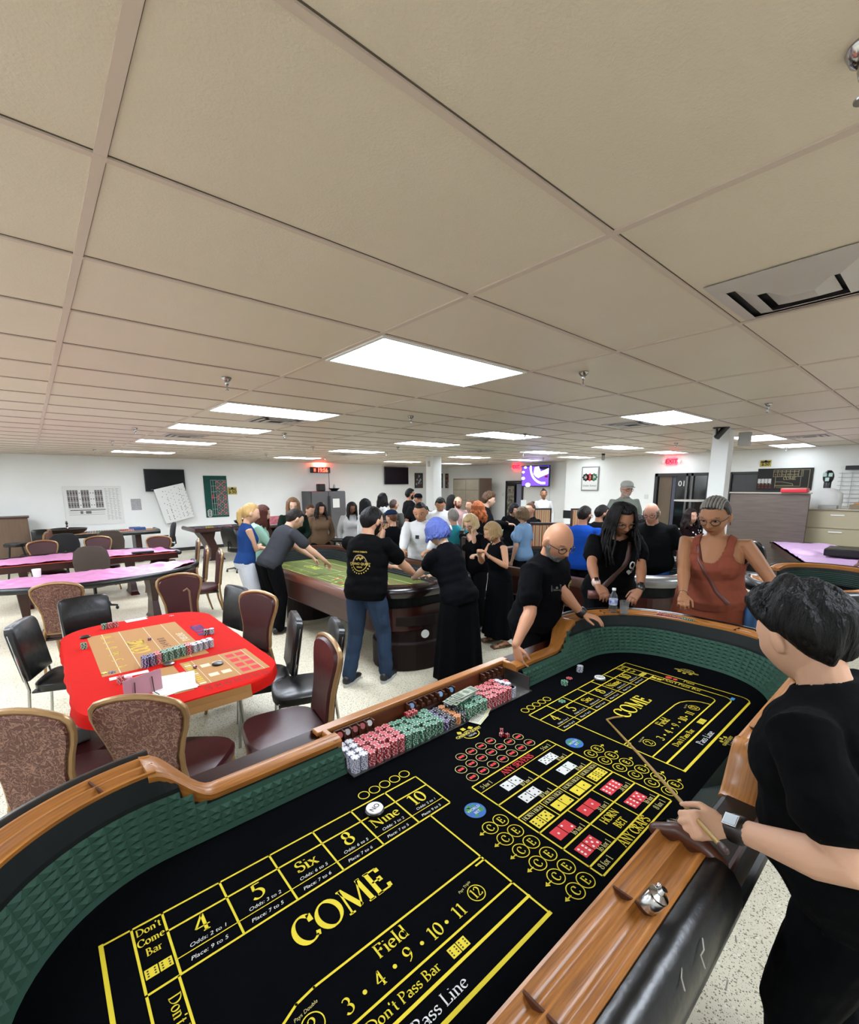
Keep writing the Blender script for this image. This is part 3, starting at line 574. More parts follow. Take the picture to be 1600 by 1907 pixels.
# right background: partition, cabinet, mannequin, shelf
pmat=mat('laminate','6e6056',.5,stretch=(.6,.6,9),var=(4,'574a42',.55))
PX=10.6*K; a=onx(1362,919,PX); b=onx(1510,919,PX); t=thing('partition','wide brown wood-grain partition wall in front of the white pillar side','partition',(PX,(a.y+b.y)/2,0))
pz=(a.z+b.z)/2; M().box((0,0,pz/2),(.08,abs(a.y-b.y),pz)).build('panel',pmat,parent=t); M().box((0,0,pz+.012),(.12,abs(a.y-b.y)+.04,.024)).build('cap',mat('pcap','b0a698',.5),parent=t)
M().box((-.045,-.55,pz-1.05),(.012,.26,.09)).build('power_outlet',blackp,parent=t)
o=M().box((0,0,.04),(.25,.42,.08)).build('red_box',mat('bright_red','d0202c',.4),label='bright red plastic box on top of the brown partition',cat='box',bevel=.015); o.location=(PX,b.y+.25,pz+.025)
a=onx(1497,948,10.9*K); cz=a.z; t=thing('filing_cabinet','cream metal lateral filing cabinet at the right wall','cabinet',(11.32*K,a.y-1.05,0))
M().box((0,0,cz/2),(.9,2.1,cz)).build('body',mat('cream_metal','b9ae8c',.5),parent=t,bevel=.01); M().box((-.01,0,cz+.008),(.95,2.14,.016)).build('top',mat('cream_top','d8d0b8',.5),parent=t)
for k in range(4):
    for s_ in (0,1):
        d=M().box((-.46,.52-s_*1.04,cz-.2-k*.33),(.015,1.0,.31)).build('drawer',mat('cream_metal','b9ae8c',.5),parent=t,bevel=.004); M().box((-.475,.52-s_*1.04,cz-.1-k*.33),(.02,.2,.02)).build('handle',white,parent=d)
hy=onx(1540,910,11.2*K).y; t=thing('mannequin','black mannequin head wearing pale cards and a white shirt on the filing cabinet','mannequin',(11.2*K,hy,cz+.016),pi/2)
M().ell((0,0,.62),(.09,.11,.14)).tube([(0,0,.3),(0,0,.52)],.06,12).build('head',blackp,parent=t,smooth=True)
M().rings([[V((rx*cos(2*pi*k/20),ry*sin(2*pi*k/20),z)) for k in range(20)] for z,rx,ry in((0,.25,.14),(.15,.27,.15),(.3,.26,.13),(.38,.15,.09),(.4,.07,.07))]).build('shirt',cloth('e4e4de'),parent=t,smooth=True)
q=M()
for x,z_ in((-.045,.66),(.045,.66),(0,.57)): q.box((x,.115,z_),(.06,.006,.07))
q.build('face_cards',mat('pale_card','bfe0d4',.6),parent=t)
for k,(dy,sz,cm,lb,nm) in enumerate(((-.1,(.2,.28,.07),'9d9d92','grey box in front of the white-shirted mannequin','box'),(-.62,(.3,.42,.09),'8d7f64','flat cardboard tray on the filing cabinet','tray'),(-.62,(.25,.3,.03),'c98a4a','orange folder on the cardboard tray','folder'),(-1.15,(.2,.22,.16),'4b6a4a','green tissue box at the right end of the filing cabinet','tissue_box'))):
    o=M().box((0,0,sz[2]/2),sz).build(nm,mat('bx'+cm,cm,.6),label=lb,cat=nm.replace('_',' '),bevel=.006); o.location=(11.92 if k else 11.82,hy+dy,cz+.017+(.09 if k==2 else 0))
q=M(); 
for k in range(14): q.box((0,0,-k*.09),(.012,1.3,.012))
for k in range(8): q.box((0,-.6+k*.17,-.58),(.012,.008,1.2))
o=q.build('wire_rack',mat('rack_wire','c6c6c0',.4,.3),label='pale wire display rack hung on the wall at the right edge',cat='rack'); o.location=(WX-.03,onx(1580,880,WX).y-.5,2.2)
o=M().box((0,0,0),(.06,1.2,.09)).build('dark_bar',mat('dbar','2a2a2a',.5),label='dark wall bar at the right edge above the rack',cat='bar'); o.location=(WX-.08,onx(1582,871,WX).y-.55,onx(1590,871,WX).z)
# left edge wooden cabinet
o=thing('cupboard','tall brown wooden cupboard at the left edge by the back wall','cupboard',(-.95,15.1,0)); M().box((0,0,.62),(1.7,.6,1.24)).build('body',mat('cup','7b5f47',.5,stretch=(6,6,.6),var=(4,'68503b',.6)),parent=o,bevel=.008); M().box((0,0,1.255),(1.76,.66,.03)).build('top',oakd,parent=o)
t=thing('stool','black bar stool in front of the left cupboard','stool',(-.35,13.2,0)); M().lathe([(.19,.0),(.2,.03),(.19,.07)],c=(0,0,.72)).build('seat',blackp,parent=t,smooth=True)
for a,b in((1,1),(1,-1),(-1,1),(-1,-1)): M().tube([(a*.1,b*.1,.72),(a*.2,b*.2,0)],.015,8).build('leg',blackp,parent=t)
# cocktail table by doorway
t=thing('high_table','tall round table with pale rim before the dark glass doorway','table',(12.5,onx(1290,935,12.5).y,0)); tz=onx(1290,931,12.5).z
M().cyl((0,0,tz-.03),.42,.03,28).build('top',mat('ttop','d9d5cc',.4),parent=t); M().cyl((0,0,0),.035,tz,12).build('pole',blackp,parent=t); M().lathe([(.26,0),(.26,.02),(.05,.05)]).build('base',blackp,parent=t)
o=M().box((0,0,.12),(.5,.7,.24)).build('box',blackp,label='black crate on the floor beside the tall round table',cat='box'); o.location=(12.7,onx(1290,935,12.5).y-.85,.0)
# ---------------- main craps table ----------------
FX0,FX1,FY0,FY1,RC=-.2,3.42,.548,1.63,.42; FZ=.72
def rpath(x0,x1,y0,y1,r,st=.02):
    P=[]
    def seg(a,b,nn):
        L=(V(b)-V(a)).length; k=max(1,int(L/st)); 
        for i in range(k): P.append((V(a).lerp(V(b),i/k),V(nn)))
    def cor(cx,cy,a0):
        k=max(3,int(r*pi/2/st))
        for i in range(k): a=R(a0+90*i/k); P.append((V((cx+r*cos(a),cy+r*sin(a))),V((cos(a),sin(a)))))
    seg((x1-r,y1),(x0+r,y1),(0,1)); cor(x0+r,y1-r,90); seg((x0,y1-r),(x0,y0+r),(-1,0)); cor(x0+r,y0+r,180); seg((x0+r,y0),(x1-r,y0),(0,-1)); cor(x1-r,y0+r,270); seg((x1,y0+r),(x1,y1-r),(1,0)); cor(x1-r,y1-r,0)
    return P
def sweep(q,P,prof,mi=0,closed=False,caps=True,uvs=1.0,zf=None):
    "prof: list of (outward offset, z) closed outline, or function of index"
    rs=[];s=0;uv=[];last=None; L0=0; pr0=prof(0) if callable(prof) else prof
    ts=[0]
    for a,b in zip(pr0,pr0[1:]): ts.append(ts[-1]+hypot(a[0]-b[0],a[1]-b[1]))
    for i,(p,n) in enumerate(P):
        if last is not None: s+=(p-last).length
        last=p; pr=prof(i) if callable(prof) else prof
        rs.append([V((p.x+n.x*o,p.y+n.y*o,z)) for o,z in pr]); uv+=[(s*uvs,t*uvs) for t in ts]
    n=len(rs[0]); vs=[v for r in rs for v in r]; fs=[];J=len(rs)
    for j in range(J if closed else J-1):
        for k in range(n): fs.append((j*n+k,j*n+(k+1)%n,((j+1)%J)*n+(k+1)%n,((j+1)%J)*n+k))
    if caps and not closed: fs+=[tuple(range(n))[::-1],tuple((J-1)*n+k for k in range(n))]
    q.add(vs,fs,mi,uv)
def pyramids(q,P,z0,ztop,lean,pitch=.023,depth=.011,mi=0):
    "rubber pyramid wall along a path; ztop(i) gives the height of the panel there"
    acc=0; idx=[0]
    for i in range(1,len(P)):
        acc+=(P[i][0]-P[i-1][0]).length
        if acc>=pitch: idx.append(i); acc=0
    def pt(i,z,dp=0):
        p,n=P[i]; o=lean*(z-z0)/.28-dp; return V((p.x+n.x*o,p.y+n.y*o,z))
    for a,b in zip(idx,idx[1:]):
        zt=min(ztop(a),ztop(b)); k=0
        while z0+.02+(k+1)*pitch<=zt+.001 and k<7:
            za=z0+.02+k*pitch; zb=za+pitch; mid=(a+b)//2
            c=(pt(a,za)+pt(b,zb))/2; nn=V((P[mid][1].x,P[mid][1].y,0)); c=c-nn*depth
            q.add([pt(a,za),pt(b,za),pt(b,zb),pt(a,zb),c],[(0,1,4),(1,2,4),(2,3,4),(3,0,4)],mi); k+=1
        top=z0+.02+k*pitch
        for zz0,zz1 in ((z0,z0+.02),(top,max(ztop(a),top+.001))): q.add([pt(a,zz0),pt(b,zz0),pt(b,zz1),pt(a,zz1)],[(0,1,2,3)],mi)
rubber=mat('green_rubber','2c5242',.7,spec=.25,bump=(30,.0006)); liner=mat('dark_liner','0b1412',.6,spec=.2)
T1=thing('craps_table','large black-felt craps table with oak rails and green pyramid walls, in the foreground','craps table',(1.6,1.1,0)); T1i=T1.matrix_world.inverted()
def t1(q,name,ms,**k): q.xf(T1i); return q.build(name,ms,parent=T1,**k)
P=rpath(FX0,FX1,FY0,FY1,RC); N=len(P)
q=M(); q.prism([(p.x+n.x*.02,p.y+n.y*.02) for p,n in P][::-1][::-1],FZ-.03,FZ); t1(q,'felt',blackf)
def onfar(p): return p.y>FY1-.02
def onnear(p): return p.y<FY0+.02
XL0,XL1=.20,.40     # left scroll
XR0,XR1=2.66,2.92   # right scroll
NS0,NS1=1.27,2.0    # stickman gap on the near side
GAP0,GAP1=.93,2.22  # chip bank gap
def railz(p):
    "height of the rail along the outline"
    sm=lambda t:(lambda t:t*t*(3-2*t))(max(0,min(1,t)))
    if onfar(p):
        if p.x<XL1: return 1.0-.15*sm((p.x-XL0)/(XL1-XL0))
        if p.x>XR0: return .85+.15*sm((p.x-XR0)/(XR1-XR0))
        return .85
    return 1.0
# rubber walls
far=[i for i in range(N)]
order=sorted(range(N),key=lambda i:0)
def sub(pred):
    "longest run of path points (cyclic) that satisfy the test"
    ok=[pred(p) for p,n in P]; st=next(i for i in range(N) if ok[i] and not ok[i-1]); out=[];i=st
    while ok[i%N] and len(out)<N: out.append(P[i%N]); i+=1
    return out
wl=sub(lambda p:not(onfar(p) and p.x>GAP0) and p.x<GAP0 and not(onnear(p) and p.x>.2))
wr=sub(lambda p:not(onfar(p) and p.x<GAP1) and p.x>GAP1 and not(onnear(p) and p.x<2.9))
wn=sub(lambda p:onnear(p) and .2<p.x<2.92)
for part,nm in ((wl,'rubber_wall'),(wr,'rubber_wall')):
    q=M(); pyramids(q,part,FZ,lambda i,pp=part:min(railz(pp[i][0])-.02,.945),.11,.0235); t1(q,nm,rubber)
    q=M(); sweep(q,part,lambda i,pp=part:[(.075,.92 if railz(pp[i][0])>.94 else .82),(.10,railz(pp[i][0])-.012),(.115,railz(pp[i][0])-.012),(.115,FZ-.02),(.03,FZ-.02)]); t1(q,'wall_liner',liner)
q=M(); sweep(q,wn,lambda i:[(0,FZ),(.10,(.96 if not NS0<wn[i][0].x<NS1 else .80)),(.125,(.96 if not NS0<wn[i][0].x<NS1 else .80)),(.125,FZ-.02),(0,FZ-.02)]); t1(q,'near_wall',mat('near_wall_green','12231f',.35))
q=M()
for x0,x1,z in ((FX0+.4,NS0,.962),(NS0+.02,NS1-.05,.802)): q.box(((x0+x1)/2,FY0-.118,z),(x1-x0,.006,.004))
t1(q,'edge_strip',steel)
# rails: grooved oak chip rack with dividers and padded armrest
def rackprof(h=1.0):
    pr=[(.10,h-.03),(.10,h),(.108,h+.002)]
    for g0 in (.11,.165):
        pr+=[(g0+.05*t,h-.018*sin(pi*t)) for t in (0,.15,.35,.5,.65,.85,1)]
    return pr+[(.22,h+.002),(.23,h),(.23,h-.05),(.10,h-.05)]
def padprof(h=1.0): return [(.23,h-.004),(.25,h+.006),(.27,h+.004),(.295,h-.01),(.315,h-.04),(.323,h-.08),(.32,h-.12),(.305,h-.15),(.28,h-.165),(.23,h-.16)]
ra=sub(lambda p:(p.x<XL0+.02 if onfar(p) else (p.x<NS0 if onnear(p) else p.x<1.5)))
rb=sub(lambda p:(p.x>XR1-.02 if onfar(p) else (p.x>NS1 if onnear(p) else p.x>1.5)))
for part,lab in ((ra,'left'),(rb,'right')):
    q=M(); sweep(q,part,rackprof()); o=t1(q,'chip_rail',oak,smooth=True); part_o=o
    q=M(); acc=.25; 
    for i in range(1,len(part)):
        acc+=(part[i][0]-part[i-1][0]).length
        if acc>.36 and i<len(part)-12:
            acc=0; p,n=part[i]; t_=V((-n.y,n.x))
            for g0 in(.11,.165):
                q=M(); pr=[(g0+.05*t,1.0-.018*sin(pi*t)) for t in (0,.2,.5,.8,1)]
                vs=[];m_=len(pr)
                for s_ in(-.003,.003):
                    vs+=[V((p.x+n.x*o_+t_.x*s_,p.y+n.y*o_+t_.y*s_,z)) for o_,z in pr]
                q.add(vs,[tuple(range(m_)),tuple(range(2*m_-1,m_-1,-1)),(0,m_-1,2*m_-1,m_)],0)
                q.xf(T1i); q.build('divider',oakd,parent=part_o)
    q=M(); sweep(q,part,padprof(),uvs=1); t1(q,'armrest_pad',vinyl,smooth=True)
# oak lip on the dealers' side with carved scrolls
def lip(part):
    def pr(i):
        p=part[i][0]; z=railz(p); h=z
        t=(z-.85)/.15; wdt=.135+.11*t*0; wo=.155+.10*t; th=.045+.02*sin(pi*min(1,max(0,t)))+.04*t
        c=[(.075+.02*t,h-th),(.072+.02*t,h-.012),(.085+.02*t,h-.001),(.11,h+.004),(wo-.015,h+.001),(wo,h-.012),(wo,h-th)]
        return c
    return pr
l1=sub(lambda p:onfar(p) and XL0-.01<p.x<GAP0+.02); l2=sub(lambda p:onfar(p) and GAP1-.02<p.x<XR1+.01)
for part in (l1,l2): q=M(); sweep(q,part,lip(part)); t1(q,'scroll_rail',oak,smooth=True)
n1=[(V((x,FY0)),V((0,-1))) for x in [NS1-.12+.02*k for k in range(8)]]
def npr(i):
    x=n1[i][0].x; t=max(0,min(1,(x-(NS1-.12))/.13)); t=t*t*(3-2*t); h=.81+.19*t; return [(.09,h-.05),(.09,h-.01),(.10,h),(.235,h),(.245,h-.01),(.245,h-.05-.1*t)]
q=M(); sweep(q,n1,npr); t1(q,'scroll_rail',oak,smooth=True)
# dealers' board behind the chips
q=M(); 
q.box(((GAP0+GAP1)/2,1.83,.755),(GAP1-GAP0+.04,.025,.15)); t1(q,'bank_board',mat('bank_board','7a3f22',.35,coat=.4,var=(5,'5c2c17',.6),stretch=(.6,6,6)),bevel=.003)
q=M(); q.box(((GAP0+GAP1)/2,1.845,.84),(GAP1-GAP0+.10,.055,.022)); 
q.box((GAP0-.01,1.78,.80),(.03,.14,.1)).box((GAP1+.01,1.78,.80),(.03,.14,.1)); t1(q,'bank_cap',oak,bevel=.006)
q=M().box(((GAP0+GAP1)/2,1.70,FZ+.001),(GAP1-GAP0,.24,.006)); q.box((GAP1-.005,1.70,FZ+.045),(.006,.2,.09)); t1(q,'metal_tray',steel)
# stickman section: dark deck, cap block, dice bowl
q=M().box(((NS0+NS1)/2-.03,FY0-.20,.79),(NS1-NS0-.06,.2,.045)); t1(q,'stickman_deck',blackp,bevel=.02)
q=M().tube([(NS0+.01,FY0-.09,.985),(NS0+.015,FY0-.15,1.012),(NS0+.015,FY0-.21,1.008),(NS0+.01,FY0-.262,.985)],[.018,.024,.024,.018],12); q.box((NS0+.012,FY0-.175,.93),(.03,.17,.14)); t1(q,'end_block',oakd,smooth=True)
# body under the rails
q=M(); sweep(q,P,[(.13,FZ-.06),(.245,.84),(.25,.83),(.25,.60),(.22,.56),(.12,.56),(.12,.6)],closed=True); t1(q,'apron',mahog)
for x in(.35,2.9):
    q=M(); q.rings([[V((x+.28*cos(2*pi*k/24)*s_,1.1+.36*sin(2*pi*k/24)*s_,z)) for k in range(24)] for z,s_ in((0,1.05),(.06,1.05),(.08,.9),(.5,.9),(.6,1.2),(.69,1.2))]); t1(q,'pedestal',mahog)
# printed layout
q=M(); Z=FZ+.0012; LW=.0065; X0=1.5485
def mir(x,s): return x if s<0 else 2*X0-x
for s in(-1,1):
    m=lambda x:mir(x,s)
    A=[m(.151+.1645*k) for k in range(7)]; 
    # frames: outer dont-pass, pass lines
    def rc(pts): pline(q,[(m(a),b) for a,b in pts],LW,I4,0,Z)
    for xo,yb,cr in ((0,.64,.06),(.072,.717,.05),(.146,.782,.04)):
        top=1.41 if xo<.1 else 1.178
        cc=[(xo,top)]+[(xo+cr-cr*cos(R(a)),yb+cr-cr*sin(R(a))) for a in (0,18,36,54,72,90)]+[(1.03,yb)]; rc(cc)
    rc([(0,1.41),(1.139,1.41),(1.139,1.187),(.072,1.18)])
    for k in range(6): rc([(.151+.1645*k,1.41),(.151+.1645*k,1.187)])
    rc([(.151,1.337),(1.139,1.337)]); 
    pline(q,[(m(.151),1.23),(m(1.139),1.23)],.003,I4,0,Z)
    rc([(1.03,1.187),(1.03,.64)]); rc([(.99,.905),(1.03,.905)])
    fc=[(1.03,.92),(.40,.92)]+[(.40-.15*sin(R(a)),.80+.12*cos(R(a))) for a in (20,40,60,75,88)]+[(.245,.782)]; rc(fc)
    if s<0: line(q,(.06,.64),(1.03,.64),.012,I4,0,Z+.0004); line(q,(.13,.717),(1.03,.717),.009,I4,0,Z+.0004); line(q,(0,.70),(0,1.41),.011,I4,0,Z+.0004)
    else: line(q,(m(.06),.64),(m(1.03),.64),.012,I4,0,Z+.0004); line(q,(m(.13),.717),(m(1.03),.717),.009,I4,0,Z+.0004)
    for k in range(5): circ(q,m(.90+.053*k),1.457,.0225,.004,I4,0,Z)
    sx=m(.151) if s<0 else m(1.139)
    for k,(t_,od,pl) in enumerate((('4','2 to 1','9 to 5'),('5','3 to 2','7 to 5'),('Six','6 to 5','7 to 6'),('8','6 to 5','7 to 6'),('Nine','3 to 2','7 to 5'),('10','2 to 1','9 to 5'))):
        cx=sx+.0823+.1645*k; big=len(t_)<3
        serif(q,t_,cx,1.268 if big else 1.272,.062 if big else .047,I4,z=Z,wt=1.1,sx=1.15)
        sans(q,'Odds: '+od,cx+.004,1.241,.0125,I4,mi=1,z=Z,shear=.25,sx=1.1); sans(q,'Place: '+pl,cx-.004,1.200,.0125,I4,mi=1,z=Z,shear=.25,sx=1.1)
    serif(q,'COME',(.575 if s<0 else 2.49),1.03,.095,I4,z=Z,wt=1.15,sx=1.02)
    cx=(.62 if s<0 else 2.44)
    serif(q,'Field',cx,.867,.040,I4,z=Z,wt=1.05,sx=1.15)
    for k,t_ in enumerate(('3','.','4','.','9','.','10','.','11')): 
        x_=cx-.175+k*.0475
        if t_=='.': disc(q,x_,.824,.006,I4,0,Z)
        else: serif(q,t_,x_+(.005 if len(t_)>1 else 0),  .806,.040,I4,z=Z,sx=1.1,wt=1.05)
    circ(q,cx-.26,.845,.028,.003,I4,0,Z); serif(q,'2',cx-.26,.829,.034,I4,z=Z,sx=1.1)
    circ(q,cx+.295,.833,.028,.003,I4,0,Z); serif(q,'12',cx+.295,.818,.034,I4,z=Z,sx=1.0)
    sans(q,'Pays Triple',cx+.28,.868,.009,I4,mi=2,z=Z,shear=.3,ang=.15); sans(q,'Pays Double',cx-.26,.88,.009,I4,mi=2,z=Z,shear=.3,ang=.1)
    serif(q,"Don't Pass Bar",cx+(-.055 if s<0 else -.08),.737,.028,I4,z=Z,sx=1.2)
    for k in(0,1): die(q,cx+.115+k*.034+(0 if s<0 else .03),.748,.031,6,I4,0,3,z=Z)
    serif(q,'Pass Line',cx+.0,.662,.032,I4,z=Z,sx=1.25,mi=1)
    # dont come bar box
    bx=m(.111); yy=1.378 if s<0 else 1.385
    if s<0:
        for k,t_ in enumerate(("Don't",'Come','Bar')): serif(q,t_,bx,1.372-.04*k,.026,I4,z=Z,sx=.95)
        for k in(0,1): die(q,bx-.017+.034*k,1.238,.031,6,I4,0,3,z=Z)
        serif(q,"Don't Pass Bar",.112,1.03,.028,I4,ang=-pi/2,z=Z,sx=1.15); 
    else:
        for k,t_ in enumerate(("Don't",'Come','Bar')): serif(q,t_,bx,1.372-.04*k,.026,I4,z=Z,sx=.95)
        for k in(0,1): die(q,bx-.017+.034*k,1.238,.031,6,I4,0,3,z=Z)
        serif(q,"Don't Pass Bar",m(.108),1.0,.03,I4,ang=-pi/2,z=Z,sx=1.15)
        serif(q,'Pass',m(.035),.98,.03,I4,ang=-pi/2,z=Z,sx=1.1); disc(q,m(.035),1.10,.02,I4,4,Z); disc(q,m(.035),1.06,.014,I4,4,Z)
        for k in(0,1): die(q,m(.11),1.13+.034*k,.028,6,I4,0,3,z=Z)
    # world bet globes
    gx=1.182 if s<0 else 1.90
    disc(q,gx,1.09,.043,I4,5,Z,n=32); 
    for a,b,r_ in((-.02,.015,.015),(-.008,.028,.01),(.02,-.01,.014),(.012,.024,.008),(-.015,-.025,.008)): disc(q,gx+a,1.09+b,r_,I4,6,Z+.0003,n=9)
    sans(q,'WORLD',gx,1.093,.0125,I4,mi=1,z=Z+.0006); sans(q,'BET',gx,1.072,.0125,I4,mi=1,z=Z+.0006)
    for k in range(6):
        y=.988-.0715*k; c1,c2=(1.156,1.216) if s<0 else (1.938,1.876); 
        for xx,t_ in((min(c1,c2),'C'),(max(c1,c2),'E')): circ(q,xx,y,.0295,.0032,I4,0,Z); serif(q,t_,xx,y-.016,.032,I4,z=Z,wt=1.1)
        ax=c1-.035 if s<0 else c1+.035; dr=-1 if s<0 else 1
        line(q,(c1+dr*.027,y-.0*dr),(c1+dr*.046,y),.004,I4,0,Z); q.add([V((c1+dr*.043,y+.009,Z)),V((c1+dr*.043,y-.009,Z)),V((c1+dr*.058,y,Z))],[(0,1,2)],0)
# centre proposition box
PX0,PX1=1.272,1.822
pline(q,[(PX0,1.195),(PX1,1.195),(PX1,.600),(PX0,.600),(PX0,1.195)],LW,I4,0,Z)
line(q,(PX0,1.142),(PX1,1.142),.0035,I4,0,Z)
for y,w_ in((1.047,LW),(.95,LW),(.85,LW),(.75,LW),(.648,LW)): line(q,(PX0,y),(PX1,y),w_,I4,0,Z)
line(q,(X0,1.142),(X0,.95),LW,I4,0,Z); line(q,(PX0,.935),(PX1,.935),.003,I4,0,Z) if 0 else None
for k in(1,2,3): line(q,(PX0+.1375*k,.95),(PX0+.1375*k,.85),LW*.7,I4,0,Z)
line(q,(PX0+.1833,.85),(PX0+.1833,.75),LW*.8,I4,0,Z); line(q,(PX0+.3667,.85),(PX0+.3667,.75),LW*.8,I4,0,Z); line(q,(PX0+.183,.75),(PX0+.183,.648),LW*.8,I4,0,Z); line(q,(PX0+.366,.75),(PX0+.366,.648),LW*.8,I4,0,Z)
serif(q,'ANY SEVENS',X0,1.153,.033,I4,z=Z,mi=4,wt=1.1)
serif(q,'5 for 1',PX0+.06,1.155,.022,I4,z=Z,mi=2); serif(q,'5 for 1',PX1-.06,1.155,.022,I4,z=Z,mi=2)
def pair(x,y,a,b,sz,mc,mp,t_,ty,ts=.022):
    die(q,x-sz*.54,y,sz,a,I4,mc,mp,z=Z); die(q,x+sz*.54,y,sz,b,I4,mc,mp,z=Z); serif(q,t_,x+.055,ty,ts,I4,z=Z,mi=2)
pair(PX0+.15,1.10,3,3,.05,1,3,'10 for 1',1.055); pair(PX1-.13,1.10,5,5,.048,1,3,'8 for 1',1.055)
pair(PX0+.15,1.003,4,4,.05,1,3,'10 for 1',.957); pair(PX1-.13,1.003,2,2,.048,1,3,'8 for 1',.957)
for k,(a,b) in enumerate(((6,5),(1,2),(1,1),(6,6))): 
    x=PX0+.069+.1375*k; die(q,x-.026,.887,.048,a,I4,0,3,z=Z); die(q,x+.026,.887,.048,b,I4,0,3,z=Z); serif(q,'HORN HIGH',x,.921,.020,I4,z=Z,mi=2,sx=.92)
def pr2(x,y,a,b,t_): 
    die(q,x-.027,y,.050,a,I4,4,1,z=Z,pr=.1); die(q,x+.027,y,.050,b,I4,4,1,z=Z,pr=.1); serif(q,t_,x+.045,y-.045,.021,I4,z=Z,mi=2)
for k,(a_,b_,t_) in enumerate(((1,2,'16 for 1'),(1,1,'31 for 1'),(6,6,'31 for 1'))): pr2(PX0+.092+.1833*k-.012,.803,a_,b_,t_)
pr2(PX0+.08,.70,6,5,'16 for 1'); pr2(PX1-.103,.70,6,5,'16 for 1')
serif(q,'HORN',X0,.708,.031,I4,z=Z,wt=1.1); serif(q,'BET',X0,.664,.031,I4,z=Z,wt=1.1)
serif(q,'ANY CRAPS',X0,.608,.036,I4,z=Z,sx=.95,wt=1.1); serif(q,'8 for 1',PX0+.06,.613,.024,I4,z=Z,mi=2); serif(q,'8 for 1',PX1-.06,.613,.024,I4,z=Z,mi=2)
# hardway circles
for y,x0,nn in((1.38,1.395,4),(1.312,1.325,7),(1.241,1.325,7)):
    for k in range(nn):
        x=x0+.0685*k; circ(q,x,y,.0265,.003,I4,2,Z); rect(q,x-.017,y-.007,x-.001,y+.007,I4,4,Z); rect(q,x+.001,y-.007,x+.017,y+.007,I4,4,Z)
# crests
def crest(x,y,ang,s_=1.0):
    mx=TM((x,y,0),ang)
    circ(q,0,-.01*s_,.042*s_,.004*s_,mx,0,Z,ry=.03*s_); rect(q,-.07*s_,-.008*s_,.07*s_,.018*s_,mx,3,Z+.0004)
    sans(q,'CASINO QUEST',0,-.002*s_,.0155*s_,mx,z=Z+.0008,bold=.02); sans(q,'VEGAS',0,-.024*s_,.011*s_,mx,mi=1,z=Z+.0008)
    for k,(a,b) in enumerate(((-.035,.03),(0,.042),(.035,.03))): die(q,a*s_,b*s_,.02*s_,(5,3,2)[k],mx,0,3,ang=.5*(k-1),z=Z)
crest(1.575,1.50,0,1.15); crest(3.255,1.06,pi/2,1.0); crest(2.49,.588,0,.8); 
t1(q,'printed_layout',[yel,wht,mat('pale_yellow_print','cfc27a',.8),blk,redp,blup,grn])
# ---------------- chips ----------------
def chipmesh(name,c1,c2,c3='e9e9e4'):
    m1=mat('chip_'+c1,c1,.45); m2=mat('chip_'+c2,c2,.45); m3=mat('chip_'+c3,c3,.45)
    q=M(); n=24; r=.0205; h=.0035
    for z,s_ in((0,1),(h,-1)):
        ring=[V((r*cos(2*pi*k/n),r*sin(2*pi*k/n),z)) for k in range(n)]; r2=[V((r*.62*cos(2*pi*k/n),r*.62*sin(2*pi*k/n),z)) for k in range(n)]
        q.add(ring+r2,[(k,(k+1)%n,n+(k+1)%n,n+k) for k in range(n)]); 
        for k in range(n): q.m[-n+k]=1 if k%4==0 else 0
        q.add(r2,[tuple(range(n))],2 if z else 0)
    q.add([V((r*cos(2*pi*k/n),r*sin(2*pi*k/n),z)) for z in(0,h) for k in range(n)],[(k,(k+1)%n,n+(k+1)%n,n+k) for k in range(n)])
    for k in range(n): q.m[-n+k]=1 if k%4==0 else 0
    return q.mesh(name,[m1,m2,m3])
CH={'red':chipmesh('red_chip','b3202c','f0e6e2','c43a44'),'green':chipmesh('green_chip','1d6b48','e6ece4','35805e'),'white':chipmesh('white_chip','dcdce4','27346f','e6e4da'),
'purple':chipmesh('purple_chip','3a2a5c','ddd8e4','54407a'),'orange':chipmesh('orange_chip','c8712a','f0e0cc','cf8446'),'black':chipmesh('black_chip','1b1b20','dcdce0','2c2c32'),'grey':chipmesh('grey_chip','c9ccd2','23283c','d4d6da'),'pink':chipmesh('pink_chip','d27a92','f3e6e6','d890a2'),'yellow':chipmesh('yellow_chip','d8c33a','6a3a9a','e6d870')}
NCH=[0]
def chip(col,x,y,z,label,group,rot=None,tilt=None):
    o=bpy.data.objects.new('casino_chip',CH[col]); C.objects.link(o); o.location=(x,y,z); o.rotation_euler=tilt or (0,0,random.random()*6 if rot is None else rot)
    NCH[0]+=1; return tag(o,label,'chip',group)
def stack(col,x,y,z,n,label,group,jit=.0007):
    for k in range(n): chip(col,x+random.uniform(-jit,jit),y+random.uniform(-jit,jit),z+k*.00352,label,group)
rest=M(); rmats=[];ridx={}
def fake(col,x,y,z,n):
    "one more stack of the crowd of chips at the back, merged"
    me=CH[col]
    for k in range(n):
        mx=Matrix.Translation((x+random.uniform(-.0007,.0007),y+random.uniform(-.0007,.0007),z+k*.00352))@Matrix.Rotation(random.random()*6,4,'Z')
        base=len(rest.v); rest.v+=[tuple(mx@v.co) for v in me.vertices]
        for p in me.polygons:
            if k<n-1 and len(p.vertices)>4: continue
            mm=me.materials[p.material_index]
            if mm.name not in ridx: ridx[mm.name]=len(rmats); rmats.append(mm)
            rest.f.append(tuple(base+v for v in p.vertices)); rest.m.append(ridx[mm.name])
TZ=FZ+.0045
seq=['white']*2+['red']*5+['green']*6+['purple','black','orange','black']+['green']*4+['red']*5+['white']*1
tints=30
